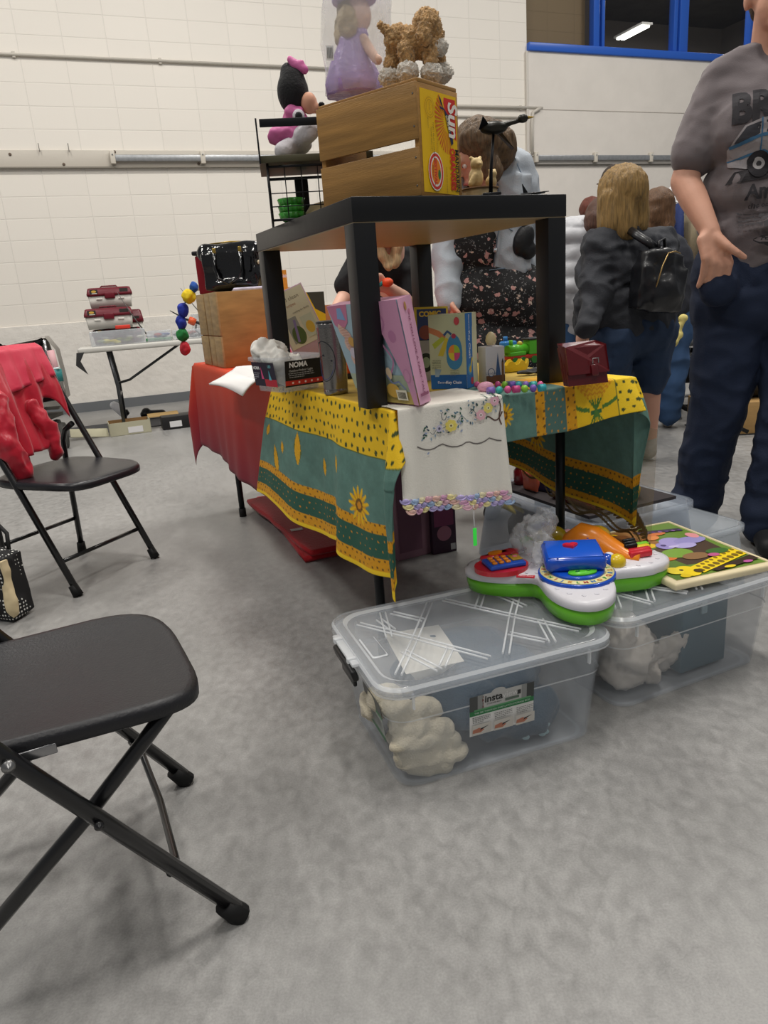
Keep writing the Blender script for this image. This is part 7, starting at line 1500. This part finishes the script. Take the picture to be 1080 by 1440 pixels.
# ================================================================== RIGHT BACKGROUND
bt = thing('display_table', 'table under fringed grey cloth behind the charcoal jacket person', 'table', at(975, 440, 5.1)); bt.location.z = 0; bt.rotation_euler = (0, 0, .1)
gc = pm('84868a', .9, bump=.4, bscale=200)
MB().box((.25, .35, .73), (1.0, .8, .03), pm('8c8c8c', .5)).build('table_top', bt)
def gcl(u, v):
    x = -.26 + u * 1.02; d = v * .26 
    return V((x, -.06 - .012 * math.sin(x * 60) * v - .01 * v, .752 - d))
cover('table_cloth', gcl, 60, 8, gc, None, bt, .003); MB().box((.25, .35, .750), (1.03, .83, .006), gc).build('cloth_top', bt)
q = MB()
for k in range(60): x = -.25 + k * .0168; q.tube([(x, -.075, .495), (x + .004 * math.sin(k * 3), -.076, .455)], .0016, gc, 4)
q.build('fringe', bt)
for x, y in ((-.15, .1), (-.15, .6), (.65, .1), (.65, .6)): MB().tube([(x, y, 0), (x + (.06 if y < .3 else -.06), y, .715)], .014, pm('9a9c9e', .3, .7), 8).build('leg', bt)
o_ = bt.location.copy(); r = random.Random(21); ct = ['e8e6e0', 'c83c34', '3c62b0', 'e8d04c', '58a03c', 'd890b0', 'f0f0f0', '8c5c3c', 'e8a03c', '5c4c8c']
for k in range(30):
    x, y = r.uniform(-.24, .18), r.uniform(-.02, .55); h = r.uniform(.04, .10) + y * .35; c = r.choice(ct)
    q = MB(); q.box((0, 0, h / 2), (r.uniform(.06, .13), r.uniform(.05, .1), h), pm(c, .5), bev=.006, rz=r.uniform(-.6, .6)); q.box((0, -.001, h * .6), (.05, .11, h * .4), pm(r.choice(ct), .5), bev=.004)
    p = Matrix.Rotation(.1, 4, 'Z') @ V((x, y, .7545)); one('packaged_toy', q, 'small brightly coloured packaged toy heaped on the grey cloth table', 'toy', (o_.x + p.x, o_.y + p.y, .7545), r.uniform(-.3, .3), 'packaged toys on the grey cloth table')
p = at(944, 480, 4.4); o = blob('hanging_plush', [('b', (0, 0, 0), (.045, .04, .04)), ('b', (.04, 0, .035), (.03, .03, .028)), ('c', (.03, 0, .04), (.06, 0, .11), .02, .018), ('b', (.065, 0, .13), (.03, .025, .025))], pm('d8c87c', .9, nscale=20, namt=.3), .008, 3, None, None, p); tag(o, 'yellow and white plush toy dangling at the corner of grey cloth', 'plush toy')
wc = thing('wheelchair', 'black folded wheelchair parked under the grey cloth table', 'wheelchair', at(950, 560, 4.95)); wc.location.z = 0
bk_ = pm('101113', .6)
MB().box((.05, .05, .42), (.36, .25, .05), bk_, bev=.02).box((.05, .1, .33), (.34, .06, .18), bk_, bev=.02).build('seat', wc)
for y in (0, .22):
    q = MB(); q.tube([(.15 + .20 * math.cos(a), y - .05, .26 + .20 * math.sin(a)) for a in np.linspace(0, 2 * PI, 25)], .016, bk_, 8, cap=False); q.build('wheel', wc)
MB().tube([(-.08, -.03, .45), (.02, -.05, .012)], .011, pm('b4b6b8', .3, .7), 8).tube([(-.06, -.02, .16), (.3, -.02, .18)], .009, pm('b4b6b8', .3, .7), 8).build('frame', wc)
# clothes rack
rk = thing('clothes_rack', 'white pipe clothes rack behind the grey T-shirt person', 'rack', at(960, 400, 5.6)); rk.location.z = 0; z_ = at(960, 268, 5.6).z
wp = pm('d8dadc', .4)
MB().tube([(-.25, 0, z_), (1.3, 0, z_ + .0)], .024, wp, 10).build('rail', rk)
for x in (-.10, 1.2): MB().tube([(x, 0, 0), (x, 0, z_)], .022, wp, 10).ball((x, 0, z_), .034, wp, 12).tube([(x, -.3, .02), (x, .3, .02)], .02, wp, 8).build('post', rk)
o_ = rk.location
for k, (c, n_) in enumerate((('15161a', 'black'), ('1c2c5c', 'navy'), ('8c8068', 'tan'), ('b0a898', 'beige'), ('20242c', 'charcoal'), ('4c2430', 'plum'))):
    x = -.22 + k * .10; g_ = thing('garment', n_ + ' garment on a white hanger on the pipe rack', 'clothing', (o_.x + x, o_.y, 0))
    MB().loft([[V((-.02, -.20, z_ - .10)), V((.02, -.20, z_ - .10)), V((.02, .20, z_ - .10)), V((-.02, .20, z_ - .10))], [V((-.03, -.22, z_ - .55)), V((.03, -.22, z_ - .55)), V((.03, .22, z_ - .55)), V((-.03, .22, z_ - .55))]], pm(c, .85, bump=.5, bscale=60)).build('cloth', g_)
    MB().tube([(0, 0, z_ + .026), (.0, .02, z_ + .01), (0, 0, z_ - .05), (0, -.18, z_ - .10)], .007, wp, 6).tube([(0, 0, z_ - .05), (0, .18, z_ - .10)], .007, wp, 6).build('hanger', g_)
# wood crate with black bag seen between the legs
p = atz(1040, 612, 0); wb = thing('plywood_box', 'low plywood box on the floor seen between the dark jeans legs', 'box', (p.x, p.y, 0), -.1)
MB().box((.12, .2, .10), (.62, .40, .20), pm('b08c58', .6, nscale=5, namt=.12, stretch=(1, 6, 6)), bev=.003).build('box', wb); MB().box((.12, .2, .004), (.64, .42, .008), pm('2a2a2a', .6)).build('base', wb)
o = blob('duffel_bag', [('b', (.12, 0, .12), (.26, .15, .13)), ('b', (.2, .05, .28), (.2, .13, .16)), ('c', (.28, .1, .3), (.34, .1, .55), .12, .10)], pm('0e0e10', .6, bump=.5, bscale=60), .014, 4, wr(.015, 7, 4), None, (p.x, p.y + .22, .206)); tag(o, 'black duffel bag slumped on top of the low plywood box', 'bag')
MB().tube([(p.x - .05, p.y + .0, .34), (p.x - .08, p.y - .05, .18), (p.x - .04, p.y - .06, .06), (p.x + .02, p.y - .06, .03)], .012, pm('121212', .7), 6, flat=.4).build('strap', o).parent = None
st_ = bpy.data.objects['strap.002'] if 'strap.002' in bpy.data.objects else None
for o_s in bpy.data.objects:
    if o_s.name.startswith('strap') and o_s.parent is None and 'label' not in o_s: tag(o_s, 'loose black bag strap hanging down the front of plywood box', 'strap')
# dark panel painted as open doorway shade on the right wall and small wall notice
wbox('trim_8', 10.2, 13.5, 1.95, 2.02, .03, .07, pm('b9b9b6', .5)); wbox('doorway_shade', 10.25, 13.4, 0, 1.95, .031, .045, pm('2c2f34', .6))
w_ = wthing('wall_sign', 'tiny dark sign on the smooth wall below the rail', 'sign'); MB().box((8.33, -.04, 2.16), (.09, .012, .09), pm('3a3c40', .5), bev=.004).build('plate', w_)
